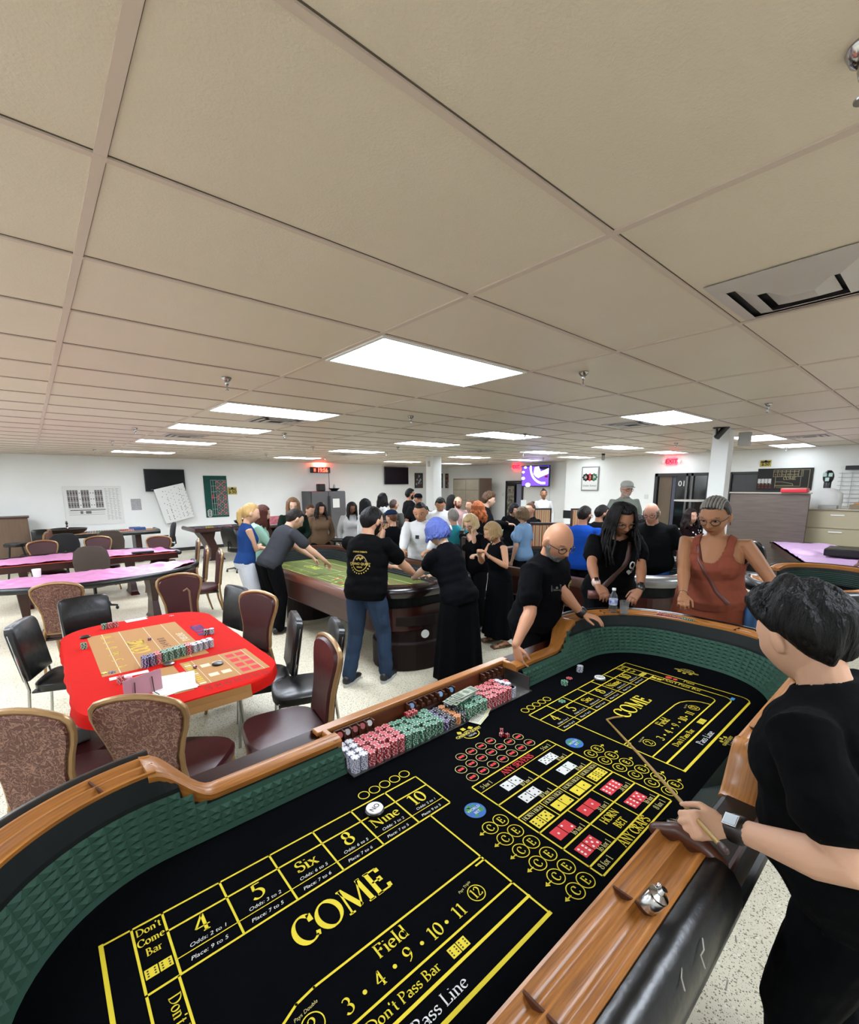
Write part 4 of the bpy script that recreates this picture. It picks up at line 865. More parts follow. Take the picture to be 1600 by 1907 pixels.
for row in range(4):
    for k,col in enumerate(seq):
        x=.958+k*.0425+(row%2)*.004; y=1.613+row*.043
        if row==0 and k<0: continue
        n=random.choice((19,20,20,20)) if k<2 else random.choice((17,19,20,20,18))
        if 13<=k<=16: n=12
        if k>=17 and k<21: n=18+(k%2)
        if row==0 and k<6:
            stack(col,x,y,TZ,n if col!='green' else 19,{'white':'white and blue chip in the front stacks at the left end of the bank','red':'red chip in the front bank stacks left of the green ones','green':'green chip in the front bank stacks left of the banknotes'}[col],col+' chips of the front row in the chip bank')
        else: fake(col,x,y,TZ,n)
for k in range(3): fake('red',2.06+.0425*k*.5,1.62+.04*k,TZ,17)
rest.build('chip_bank_chips',rmats,label='crowded stacks of red, green, purple and white casino chips filling the metal tray',cat='chips',kind='stuff')
# chips on the felt and in the rail
stack('green',2.45,1.50,FZ+.001,7,'green chip in the short tilted stack on the felt near the far bank end','green chips in the loose felt stack',.003)
chip('red',2.555,1.53,FZ+.0015,'single red chip lying on the felt beyond the green stack',None)
stack('grey',2.71,1.545,FZ+.001,12,'white and black chip in the stack on the felt by the dealer hand','white chips in the felt stack',.002)
chip('green',2.235,1.378,FZ+.0018,'green chip lying on the line above the five box',None)
for k in range(14): 
    p,n=rb[0]; 
for k in range(22):
    y=1.40-.012*k; chip('red' if k<14 else 'green',3.42+.135,y,.992,'red chip standing on edge in the far rail before the rust dress' if k<14 else 'green chip standing on edge in the far rail beside the red ones','chips in the far rail '+('red' if k<14 else 'green'),tilt=(pi/2+.12,0,random.uniform(-.05,.05)))
# blue paper slip, banknotes, cards
o=M().box((0,0,.002),(.035,.018,.004)).build('blue_marker',mat('bluem','3b8fd0',.5),label='tiny blue marker lying near the far right end of the felt',cat='marker'); o.location=(3.02,.72,FZ+.001)
bill=mat('banknote','c9cdbd',.8,var=(60,'7f8a72',.4)); bd=mat('bill_print','6f7b66',.8)
for k in range(7):
    mx=TM((1.68+.012*k,1.70+random.uniform(-.012,.012),.80+.0035*k),.12+random.uniform(-.12,.16),.08*0,0)
    q=M(); q.box((0,0,0),(.156,.066,.0012)); q.build('bn_tmp',bill) if 0 else None
    o=q.build('banknote',bill,label='paper banknote in the fanned pile on top of the chip bank',cat='banknote',group='banknotes on the chip bank'); o.matrix_world=mx
    q=M(); disc(q,0,0,.016,I4,0,.0009,ry=.022); rect(q,-.07,-.027,-.04,.027,I4,0,.0009); rect(q,.04,-.027,.07,.027,I4,0,.0009); c_=q.build('portrait_print',bd,parent=o)
for k,(x,y,a,nm) in enumerate(((1.715,1.565,.35,'pale betting card with a dotted border lying on the metal tray edge'),(1.79,1.60,.5,'second pale betting card partly under the first'))):
    o=M().box((0,0,.001),(.12,.07,.0015)).build('betting_card',mat('betcard','d8d6c4',.7),label=nm,cat='card'); o.location=(x,y,FZ+.006+.002*k); o.rotation_euler=(0,0,a)
    q=M()
    for j in range(6): rect(q,-.05+.017*j,-.03,-.04+.017*j,-.024,I4,0,.002)
    for j in range(5): rect(q,-.045,-.012+.009*j,.045-.01*(j%2),-.009+.009*j,I4,1,.002)
    q.build('card_print',[yel,mat('pgrey','77776f',.8)],parent=o)
# dice
def dice(x,y,z,s,label,col='8d1220',rz=0,rx=0,group=None):
    t=M().box((0,0,0),(s,s,s)).build('die',mat('dice_'+col,col,.15,coat=.5),bevel=s*.06,label=label,cat='dice',group=group)
    t.matrix_world=TM((x,y,z),rz,rx); q=M()
    for mx,k in ((TM((0,0,s/2+.0002)),5),(TM((0,-s/2-.0002,0),0,pi/2),3),(TM((-s/2-.0002,0,0),pi/2*3,pi/2),6)):
        for a,b in PIP[k]: disc(q,a*s*.28,b*s*.28,s*.09,mx,0,0,n=8)
    q.build('pips',wht,parent=t); return t
for k,(x,y) in enumerate(((1.675,1.37),(1.705,1.395),(1.69,1.345))): dice(x,y,FZ+.011,.019,'dark red translucent die on the felt near the red circle marks',rz=.7*k,group='dice on the felt')
for k in range(6): dice(1.36+.024*(k%3),1.735+.02*(k//3),TZ+.068+.0095,.019,'red die lying on the chip stacks below the lammer racks','b01a28',rz=.5*k,group='dice on the chip bank')
# lammer racks on the bank board
def lrack(x0,n,label,cols):
    t=thing('lammer_rack',label,'rack',(x0,1.80,.80)); q=M(); w_=.042*n
    q.box((w_/2,-.012,0),(w_,.006,.045)) if 0 else None
    q.box((w_/2,0,-.01),(w_+.01,.034,.02))
    for k in range(n+1): q.box((k*.042,-.012,.008),(.009,.032,.045))
    q.box((w_/2,.012,.008),(w_,.008,.045)); q.build('wood_rack',oakd,parent=t,bevel=.002)
    for k in range(n):
        if cols[k%len(cols)]:
            o=M().cyl((0,0,0),.0145,.012,16).build('lammer',mat('lam'+cols[k%len(cols)],cols[k%len(cols)],.4),label='round marker button in slot %s of the %s'%(['one','two','three','four','five','six','seven','eight'][k],label.split(' on ')[0]),cat='button'); o.matrix_world=TM((x0+.021+k*.042,1.792,.812),0,pi/2-.5)
lrack(.96,5,'small dark wooden button rack on the left end of the bank board',['c23a34','b8b0b0','9a3030','a83838','d0d0cc'])
lrack(1.40,8,'long dark wooden button rack on the middle of the bank board',['7aa0c8','',''  ,'','','8ab0d8','','5a9ad0'])
lrack(1.99,4,'dark wooden button rack on the bank board beside the dealer arm',['','','',''])
# puck
def puck(x,y,label,rz):
    t=thing('puck',label,'puck',(x,y,FZ+.001),rz); M().lathe([(.036,0),(.038,.003),(.038,.012),(.036,.014)]).build('base',blackp,parent=t,smooth=True)
    M().lathe([(.033,.0145),(.034,.018),(.033,.020)],n=28).build('disc',mat('puck_white','ecece8',.4),parent=t,smooth=True)
    q=M(); sans(q,'ON',0,-.010,.021,I4,z=.0208,bold=.02); q.build('lettering',mat('puck_text','2a2a2a',.5),parent=t)
puck(.878,1.345,'white ON puck on the near nine box',pi*.5+1.9); puck(2.685,1.385,'white ON puck on the far nine box',2.2)
# silver flip-top lighter-like dice pot in the rail and dice bowl
t=thing('dice_cup','small polished silver pot with a hinged lid lying in the near rail groove','pot',(.985,.355,1.0),.4); t.scale=(.75,.75,.75)
M().lathe([(.026,0),(.03,.003),(.03,.05),(.026,.056)],mx=TM((0,0,.01),0,.5)).build('body',chrome,parent=t,smooth=True)
M().lathe([(.031,0),(.031,.006),(.01,.014),(.006,.03),(.01,.034)],mx=TM((0,-.028,.06),0,.5)).build('lid',chrome,parent=t,smooth=True)
M().tube([(.022,-.02,.062),(.036,-.016,.05),(.04,0,.03)],.005,8).ell((.024,-.03,.075),(.008,.008,.01)).build('hinge',chrome,parent=t,smooth=True)
t=thing('dice_bowl','shallow round steel bowl holding dice beside the stickman','bowl',(1.45,.445,.815)); M().lathe([(.055,.012),(.068,.03),(.075,.055),(.078,.057),(.072,.05),(.06,.018),(.0,.014)],n=32).build('bowl',chrome,parent=t,smooth=True)
T=TM((0,0,0))
M().box((0,0,.003),(.17,.15,.006)).build('base_plate',blackp,parent=t)
for k in range(4): dice(1.44+.022*(k%2),.44+.02*(k//2),.815+.026,.017,'red die lying in the steel dice bowl','a01420',rz=.4*k,group='dice in the bowl')
# leather tear marks on the armrest
for a in (((1.02,.245,.985),(1.0,.235,.98),(.985,.236,.976),(.97,.222,.968)),((.93,.26,.99),(.915,.25,.985),(.90,.245,.982),(.885,.232,.975)),((1.12,.205,.95),(1.11,.2,.945)),((1.02,.19,.925),(1.0,.187,.92))): M().tube(a,.0016,6).xf(T1i).build('tear_mark',mat('tear','a8a296',.9),parent=T1)
# ---------------- chairs ----------------
def tooled():
    m=mat('tooled_leather','50281b',.5,bump=(30,.002)); n=m.node_tree.nodes; l=m.node_tree.links; b=n['Principled BSDF']
    tc=n.new('ShaderNodeTexCoord'); nz=n.new('ShaderNodeTexNoise'); nz.inputs['Scale'].default_value=24; nz.inputs['Detail'].default_value=1.5; nz.inputs['Distortion'].default_value=2.2; l.new(tc.outputs['Object'],nz.inputs['Vector'])
    rp=n.new('ShaderNodeValToRGB'); e=rp.color_ramp.elements; e[0].position=.44; e[0].color=lin('4a2318'); e[1].position=.56; e[1].color=lin('4a2318'); x=e.new(.5); x.color=lin('866250'); l.new(nz.outputs[0],rp.inputs[0]); l.new(rp.outputs[0],b.inputs['Base Color'])
    bp=n.new('ShaderNodeBump'); bp.inputs['Distance'].default_value=.006; l.new(rp.outputs[0],bp.inputs['Height']); l.new(bp.outputs[0],b.inputs['Normal']); return m
mtool=tooled()
def crown(n=9):
    "half outline of the ornate back: (half width, height)"
    pts=[(.165,0),(.17,.06),(.165,.14),(.17,.22),(.195,.31),(.222,.38),(.236,.44),(.232,.485),(.205,.512),(.15,.53),(.08,.545),(0,.55)]
    r=[(-a,b) for a,b in pts[:-1]][::-1]
    return pts+r[::1]
def ornate(loc,rz,label,group='ornate burgundy chairs with gold frames'):
    t=thing('dining_chair',label,'chair',loc,rz,group)
    q=M(); rs=[]
    for z,s_ in((.40,.9),(.42,1),(.465,1.02),(.485,.96),(.492,.7)):
        rs.append([V((x*s_*.245,y*s_*.24+.02,z)) for x,y in [(abs(cos(a))**.55*(1 if cos(a)>0 else -1)*(1.0+.08*sin(a)),abs(sin(a))**.6*(1 if sin(a)>0 else -1)) for a in [2*pi*k/28 for k in range(28)]]])
    q.rings(rs).build('seat',vinylb,parent=t,smooth=True)
    mx=TM((0,-.225,.47),0,.14); out=crown()
    def sheet(y,s_=1): return [mx@V((x*s_,y,(z-.27)*s_+.27)) for x,z in out]
    out=[(x*.92,z) for x,z in out]; q=M(); a=sheet(.005,.97); b=sheet(.032,.9); q.rings([a,b]); q.build('backrest',vinylb,parent=t,smooth=True)
    q=M().rings([sheet(-.028,.93),sheet(.004,.97)]); q.build('back_panel',mtool,parent=t,label='tooled brown leather back with swirling pattern')
    q=M(); path=[mx@V((x,0,z)) for x,z in out]; q.tube(path+[path[0]],.0165,8,cap=False); 
    q.build('back_frame',gold,parent=t,smooth=True)
    for sx in(-1,1):
        M().tube([(sx*.165,-.22,.5),(sx*.19,-.22,.40),(sx*.20,-.24,.2),(sx*.205,-.29,0)],[.017,.017,.015,.013],8).build('leg',gold,parent=t,smooth=True)
        M().tube([(sx*.2,.2,.42),(sx*.205,.215,.3),(sx*.19,.2,.12),(sx*.2,.23,0)],[.02,.02,.014,.013],8).build('leg',gold,parent=t,smooth=True)
    M().box((0,.0,.395),(.40,.40,.02)).build('seat_frame',blackp,parent=t)
    return t
def banquet(loc,rz,label):
    t=thing('banquet_chair',label,'chair',loc,rz,'black vinyl banquet chairs')
    mx=TM((0,-.2,.45),0,.16)
    q=M(); o=[(.19,.06),(.2,.3),(.2,.46),(.185,.49),(.15,.505),(0,.51)]; o=o+[(-a,b) for a,b in o[:-1]][::-1]
    f=lambda y,s_:[mx@V((x*s_,y,(z-.28)*s_+.28)) for x,z in o]
    q.rings([f(-.03,.95),f(-.022,1),f(.02,1),f(.034,.93)]).build('backrest',vinyl,parent=t,smooth=True)
    q=M(); q.rings([[V((x*.215*s_,y*.215*s_+.02,z)) for x,y in [(abs(cos(a))**.5*(1 if cos(a)>0 else -1),abs(sin(a))**.5*(1 if sin(a)>0 else -1)) for a in [2*pi*k/24 for k in range(24)]]] for z,s_ in((.42,.97),(.435,1),(.47,1),(.485,.9))]).build('seat',vinyl,parent=t,smooth=True)
    for sx in(-1,1):
        M().tube([mx@V((sx*.19,-.01,.44)),(sx*.19,-.205,.44),(sx*.195,-.25,0)],.0115,8).build('leg',chrome,parent=t,smooth=True)
        M().tube([(sx*.18,.19,.43),(sx*.195,.22,0)],.0115,8).build('leg',chrome,parent=t,smooth=True)
    M().box((0,0,.415),(.38,.38,.015)).build('seat_frame',blackp,parent=t)
    return t
mbr=mat('brown_fabric','4b3d33',.85,bump=(200,.0008)); mgrf=mat('black_fabric','17171a',.85,bump=(200,.0008))
def task(loc,rz,label,m,arms=False,h=.5):
    t=thing('task_chair',label,'chair',loc,rz,None)
    q=M(); o=[(.2,0),(.235,.1),(.25,.26),(.225,.40),(.15,.475),(.08,.49),(0,.49)]; o=o+[(-a,b) for a,b in o[:-1]][::-1]; mx=TM((0,-.22,h+.08),0,.16)
    f=lambda y,s_:[mx@V((x*s_,y+.12*x*x*4,(z-.25)*s_+.25)) for x,z in o]
    q.rings([f(-.035,.9),f(-.02,1),f(.02,1),f(.04,.9)]).build('backrest',m,parent=t,smooth=True)
    M().rings([[V((x*.24*s_,y*.24*s_,z)) for x,y in [(cos(a),sin(a)) for a in [2*pi*k/24 for k in range(24)]]] for z,s_ in((h-.05,.9),(h-.03,1),(h+.02,1),(h+.035,.9))]).build('seat',m,parent=t,smooth=True)
    M().tube([(0,0,h-.05),(0,0,.1)],.025,10).tube([(0,-.18,h-.02),(0,-.28,h+.02),(0,-.27,h+.2)],.016,8).build('post',blackp,parent=t)
    for k in range(5): a=2*pi*k/5+.3; o_=M().tube([(0,0,.1),(.28*cos(a),.28*sin(a),.07)],[.025,.015],8).build('foot_spoke',blackp,parent=t); M().ell((.28*cos(a),.28*sin(a),.03),(.025,.025,.03),10).build('caster',blackp,parent=o_,smooth=True)
    if arms:
        for sx in(-1,1): M().tube([(sx*.2,0,h-.02),(sx*.27,0,h+.05),(sx*.27,-.02,h+.2)],.014,8).tube([(sx*.27,-.14,h+.21),(sx*.27,.14,h+.21)],.024,8,flat=.7).build('armrest',blackp,parent=t)
    return t
def face(dx,dy): return atan2(-dx,dy)     # turn local +Y toward (dx, dy)
A=ornate((.45,2.65,0),face(.62,.78),'burgundy chair with tooled leather back at the near end of the red table')
def orn(x,y,dx,dy,label): return dup(A,(x,y,0),face(dx,dy),label)
orn(.03,2.84,.62,.78,'burgundy chair with tooled leather back cut by the left edge, nearest the camera')
orn(1.07,2.62,-.97,.16,'burgundy chair seen from the side right of the red table, above the oak rail')
orn(1.24,4.04,-.9,-.45,'burgundy chair right of the red table between two black chairs')
orn(1.12,5.33,-.12,-1,'burgundy chair with a walking stick against it at the far end of the red table')
orn(-.08,3.28,1,.2,'burgundy chair at the left edge of the red table turned sideways')
orn(.18,6.24,.3,1,'chair with tooled leather back behind the black chairs, facing the pink covered table')
orn(2.0,9.30,-1,.2,'slim side view of a burgundy chair standing alone nearest the far wall table')
orn(1.80,8.02,-1,.2,'burgundy chair seen from the side, farther of the close pair by the walkway')
orn(1.84,7.45,-1,.15,'burgundy chair seen from the side, nearer of the close pair by the walkway')
orn(1.78,6.85,-.9,-.9,'burgundy chair with its seat pushed beside the pair by the walkway') if 0 else None
orn(.10,10.6,.1,-1,'burgundy chair behind the farther pink covered table, leftmost')
orn(.93,10.75,.05,-1,'burgundy chair behind the farther pink covered table, middle')
orn(1.72,10.0,-.4,-1,'burgundy chair behind the farther pink covered table, right end')
orn(-.12,12.9,-1,.2,'burgundy chair at the far left wall, nearer of the side by side pair')
orn(-.05,13.6,-1,.2,'burgundy chair at the far left wall, farther of the side by side pair')
B=banquet((1.26,3.50,0),face(-1,.3),'black banquet chair right of the red table, seat toward the table')
def ban(x,y,dx,dy,label): return dup(B,(x,y,0),face(dx,dy),label)
ban(1.42,3.12,-1,.35,'black banquet chair behind the side view burgundy chair by the jeans man')
ban(1.26,4.80,-1,-.2,'black banquet chair nearest the grey shirted man, beyond the red table')
ban(.30,5.12,.1,-1,'black banquet chair at the far left end of the red table')
ban(.08,4.62,1,-.4,'large black chair at the left side of the red table')
ban(.12,14.4,0,-1,'black chair with tall back by the roulette table at the left wall')
task((.42,11.9,0),face(0,1),'black fabric chair in front of the roulette table',mgrf)
task((1.22,12.0,0),face(.1,1),'brown fabric chair in front of the roulette table, beside the black one',mbr)
task((.62,8.95,0),face(-.1,-1),'large brown fabric chair between the two pink covered tables',mbr,h=.46)
task((2.45,13.2,0),face(-1,.1),'black office chair with arms by the roulette table, side view',mgrf,True)
task((3.55,10.9,0),face(1,.4),'black leather office chair at the dark table below the green cloth',vinyl,True,.52)
task((8.6,1.95,0),face(1,-.3),'black vinyl office chair by the pink covered table at the right',vinyl,h=.55)
mstr=mat('striped_fabric','8c6b4b',.85)
def _str():
    n=mstr.node_tree.nodes; l=mstr.node_tree.links; tc=n.new('ShaderNodeTexCoord'); sp_=n.new('ShaderNodeSeparateXYZ'); l.new(tc.outputs['Object'],sp_.inputs[0]); mu=n.new('ShaderNodeMath'); mu.operation='MULTIPLY'; mu.inputs[1].default_value=9; l.new(sp_.outputs[0],mu.inputs[0]); fr=n.new('ShaderNodeMath'); fr.operation='FRACT'; l.new(mu.outputs[0],fr.inputs[0])
    rp=n.new('ShaderNodeValToRGB'); rp.color_ramp.interpolation='CONSTANT'; e=rp.color_ramp.elements; e[0].color=lin('9b8262'); e[1].position=.3; e[1].color=lin('8a3a24')
    for p,c in((.45,'c0a47c'),(.6,'5a3a2a'),(.72,'b0713f'),(.85,'9b8262')): x=e.new(p); x.color=lin(c)
    l.new(fr.outputs[0],rp.inputs[0]); l.new(rp.outputs[0],n['Principled BSDF'].inputs['Base Color'])
_str(); mdw=mat('dark_walnut','34211a',.4)
def barstool(loc,rz,label,h=.72):
    t=thing('bar_chair',label,'chair',loc,rz,'striped bar chairs'); 
    M().box((0,-.2,h+.33),(.40,.05,.40)).build('backrest',mstr,parent=t,bevel=.01)
    q=M().box((-.215,-.2,h+.3),(.035,.055,.55)).box((.215,-.2,h+.3),(.035,.055,.55)).box((0,-.2,h+.555),(.465,.06,.04)).build('back_frame',mdw,parent=t,bevel=.008)
    M().box((0,0,h),(.44,.42,.08)).build('seat',mstr,parent=t,bevel=.02)
    for a in(-1,1):
        for b in(-1,1): M().tube([(a*.2,b*.18,h),(a*.215,b*.2,0)],.018,8).build('leg',mdw,parent=t)
    M().box((0,.19,.3),(.4,.02,.03)).build('foot_rail',mdw,parent=t); return t
BS=None
for (px,py,d,rz,l) in ((872,960,9.7,.9,'striped bar chair at the right of the turquoise shirted woman'),(1012,985,8.0,-.9,'striped bar chair behind the bald dealer head, right of the light blue shirt'),(1005,955,12.0,-.6,'farther striped bar chair left of the small black sign, before the purple screen'),(1072,956,11.6,-.5,'striped bar chair left of the royal blue shirted man'),(712,985,8.0,2.2,'striped bar chair at the end of the dark card table, left of the jeans man'),(838,1000,6.9,.7,'striped bar chair behind the bow tie man'),(846,1012,6.3,.5,'striped bar chair back between the blue hair and the blonde woman')):
    p=along(px,py,d)
    if not BS: BS=barstool((p.x,p.y,0),rz,l,p.z-.575)
    else: dup(BS,(p.x,p.y,0),rz,l,scale=(1,1,max(.6,p.z/ (BS.children[0].matrix_world.translation.z+1.2 if 0 else 1.22))))
# ---------------- red covered table ----------------
redc=mat('red_cloth','d6160a',.85,spec=.12,bump=(25,.001)); tan=mat('tan_print','b98446',.8); dko=mat('ochre_print','d8b53a',.8); drk=mat('dark_print','4a2018',.8)
t=thing('covered_table','folding table under a bright red printed casino cloth, left of the craps table','table',(.62,3.86,0)); ti=t.matrix_world.inverted()
TX0,TX1,TY0,TY1=.05,1.2,2.82,4.98
rp_=rpath(TX0,TX1,TY0,TY1,.34,.03); q=M(); q.prism([(p.x-n.x*.02,p.y-n.y*.02) for p,n in rp_],.705,.742); q.xf(ti).build('tabletop',white,parent=t)
for x in(.3,.95):
    for y in(3.2,4.6): M().tube([(x,y,.71),(x+(.05 if x>.6 else -.05),y,0)],.015,8).xf(ti).build('leg',steel,parent=t)
c_=thing('tablecloth','bright red cloth printed with a tan betting layout, draped over the folding table','tablecloth',(.62,3.86,.742)); ci=c_.matrix_world.inverted()
q=M(); rs=[]
for o,z,w_ in((-.3,.7475,0),(-.02,.7475,0),(.0,.745,0),(.008,.735,.004),(.011,.70,.004),(.016,.67,.007)):
    ring=[]
    for i,(p,n) in enumerate(rp_): ww=w_*.6*sin(i*.9)+w_*.8*sin(i*.33+1); ring.append(V((p.x+n.x*(o+ww),p.y+n.y*(o+ww),z+(ww*.3 if z<.7 else 0))))
    rs.append(ring)
q.rings(rs,cap=False); q.add(rs[0],[tuple(range(len(rs[0])))]); q.xf(ci).build('cloth',redc,parent=c_,smooth=True)
q=M(); z=.7487
rect(q,.22,3.55,.88,4.62,I4,0,z); 
for x0,x1 in((.32,.325),(.44,.445),(.62,.624),(.76,.764)): rect(q,x0,3.55,x1,4.62,I4,1,z+.0005)
rt=Matrix.Rotation(-pi/2,4,'Z')
def vt(s_,x,y,sz,mi,w_=1.2): serif(q,s_,x,y,sz,I4,ang=-pi/2*1,mi=mi,z=z+.0006,wt=w_)
for k,s_ in enumerate(('4','5','Six','8','9','10')): serif(q,s_,.375,3.68+.165*k,.07,I4,ang=pi/2+.0,mi=2,z=z+.0006,wt=1.5)
serif(q,'COME',.56,4.08,.11,I4,ang=pi/2,mi=2,z=z+.0006,wt=1.9); serif(q,'3.4.9.10.11',.70,4.05,.05,I4,ang=pi/2,mi=3,z=z+.0006,wt=1.5)
serif(q,'PASS LINE',.85,4.1,.05,I4,ang=pi/2,mi=1,z=z+.0006,wt=1.5); serif(q,'PLAYERS',1.03,4.2,.09,I4,ang=pi/2,mi=4,z=z+.0006,wt=1.6,sx=.8)
rect(q,.66,2.98,1.12,3.47,I4,0,z)
for k in range(4):
    for j in range(2): rect(q,.95+.07*j,3.02+.11*k,1.005+.07*j,3.09+.11*k,I4,5,z+.0005)
for k in range(2):
    for j in range(2): rect(q,.76+.08*j,3.08+.2*k,.82+.08*j,3.14+.2*k,I4,1,z+.0005)
for k in range(12): rect(q,.675,3.0+.037*k,.715,3.025+.037*k,I4,2 if k%5 else 1,z+.0005)
for x in(.735,.92,1.08): rect(q,x,2.98,x+.003,3.47,I4,1,z+.0005)
for k in range(7):
    for (x,y) in ((.70+.06*k,2.935),(.70+.06*k,2.90),(.78+.05*k,3.52)): circ(q,x,y,.018,.004,I4,3,z,14)
rect(q,.50,3.28,.62,3.46,I4,0,z); rect(q,.52,2.95,.63,3.03,I4,0,z)
for k in range(5): rect(q,.645,2.98+.035*k,.655,3.0+.035*k,I4,2,z)
q.xf(ci).build('printed_layout',[tan,mat('cream_print','e6d8b8',.8),dko,drk,mat('purple_print','4a2c7c',.8),redp],parent=c_)
q=M(); pa=[(p,n) for p,n in rp_ if p.y<TY0+.01 and .36<p.x<1.0]
rs=[[V((p.x+n.x*(.0145+.001*a),p.y+n.y*(.0145+.002*a)-.001*a,zz)) for p,n in pa] for a,zz in((0,.742),(2,.70),(5,.662))]
n_=len(pa); q.add([v for r_ in rs for v in r_],[(j*n_+k,j*n_+k+1,(j+1)*n_+k+1,(j+1)*n_+k) for j in range(2) for k in range(n_-1)]); q.xf(ci).build('tan_border',tan,parent=c_)
# chips and papers on it
z=.7485
def cr(col,cols,x,y,n,lab): stack(col,x,y,z,n,lab,lab.replace('chip in','chips of'))
for k,col in enumerate(['purple','purple','red','red','red','red','red']): stack(col,.47+.042*k,3.55+.012*k,z,20,'%s chip in the middle row of stacks on the red cloth'%col,'%s chips in the middle row on the red cloth'%col) if k in(0,2) else fakes.append((col,.47+.042*k,3.55+.012*k,13)) if 0 else None
RT=M(); keep=(rest.v,rest.f,rest.m,list(rmats),dict(ridx))
rest2=M(); rest_o=rest; rest=rest2; rmats=[]; ridx={}
for r_ in range(2):
    for k,col in enumerate(['purple','purple','red','green','green','green','green','red','grey','grey','grey','grey']):
        if r_==0 and k in(0,2): continue
        fake(col,.47+.042*k,3.55+.012*k+.043*r_,z,20 if k<8 else 17)
rest.build('table_chips',rmats,label='double row of purple, red, green and grey chip stacks standing on the red cloth',cat='chips',kind='stuff')
for x,y,cols,lab in ((.36,4.80,('green','red','red'),'small chip cluster at the far end of the red cloth'),(.18,4.30,('green',),'lone chip stack at the left edge of the red cloth'),(.99,4.02,('black','grey'),'chip cluster by the purple lettering on the red cloth'),(.30,3.36,('red','pink'),'pink and red chip pair behind the card holder')):
    for k,col in enumerate(cols): stack(col,x+.043*k,y,z,13 if x>.3 or k<1 else 8,'%s chip in the %s'%(col,lab),'%s chips, %s'%(col,lab))
for col,x,y,l in (('yellow',.24,3.62,'yellow chip lying flat alone on the left of the red cloth'),('purple',.28,3.60,'purple chip beside the yellow one on the red cloth'),('red',.31,3.44,'red and dark chip lying alone on the red cloth'),('red',.90,4.85,'small red and white chip roll standing at the far end of the red cloth')): chip(col,x,y,z,l,None)
def sheet(x,y,a,w_,h_,dz,label,name='paper_sheet',m=paper,cat='paper'):
    o=M().box((0,0,0),(w_,h_,.001)).build(name,m,label=label,cat=cat); o.matrix_world=TM((x,y,z+.001+dz),a); return o
for k in range(4): o=sheet(.53+.01*k,3.12+.008*(k%2),.15-.12*k,.23,.30,.0012*k,'printed white page in the loose pile on the red cloth'); o['group']='pages in the pile on the red cloth'
q=M()
for k in range(12): rect(q,-.09,.11-.018*k,-.09+.06+.11*((k*5)%7)/7,.113-.018*k,I4,0,.0008)
q.build('text_lines',mat('textgrey','8a8a8a',.8),parent=o)
sheet(.62,4.93,.1,.17,.08,0,'white slip of paper at the far end of the red cloth','paper_slip'); sheet(.36,3.47,-.05,.22,.05,0,'narrow white card strip beside the pink chips','paper_slip')
t=thing('card_holder','small black wire easel holding a pink card at the left of the red cloth','card holder',(.38,3.03,z),.35)
q=M()
for sx in(-1,1): q.tube([(sx*.05,.0,.11),(sx*.055,0,.01),(sx*.055,-.05,.004)],.0025,6)
q.tube([(-.055,-.05,.004),(.055,-.05,.004)],.0025,6).tube([(-.055,.03,.004),(.055,.03,.004)],.0025,6); q.build('wire',blackp,parent=t)
M().box((0,.008,.075),(.22,.003,.13)).build('card',mat('pink_card','d8a2b0',.7),parent=t)
for k,(x,y,l) in enumerate(((.21,4.62,'flat black puck with white chips at the far left of the red cloth'),(.86,3.27,'black puck with a dark chip by the red squares'),(.60,3.50,'grey puck next to the chip rows'))):
    o=M().lathe([(.035,0),(.037,.01),(.03,.014)]).build('marker_puck',blackp if k<2 else steel,label=l,cat='puck',smooth=True); o.location=(x,y,z)
dice(.72,3.30,z+.011,.02,'purple red die on the tan print of the red cloth','7a1438',.4); dice(.60,4.18,z+.011,.02,'purple die by the COME lettering of the red cloth','6a1448',.8)
t=M().box((0,0,.055),(.3,.22,.11)).build('storage_basket',mat('grey_plastic','8f9194',.5),label='grey plastic basket with slots on the chair left of the red table',cat='basket',bevel=.02); t.location=(-.06,3.28,.495); t.rotation_euler=(0,0,.3)
M().tube([(1.16,5.16,.02),(1.15,5.18,.90)],.009,8).tube([(1.15,5.18,.90),(1.13,5.18,.93),(1.10,5.18,.91)],.009,8).build('walking_stick',mat('cane','8a6a4a',.4),label='thin walking stick leaning before the far burgundy chair',cat='cane')
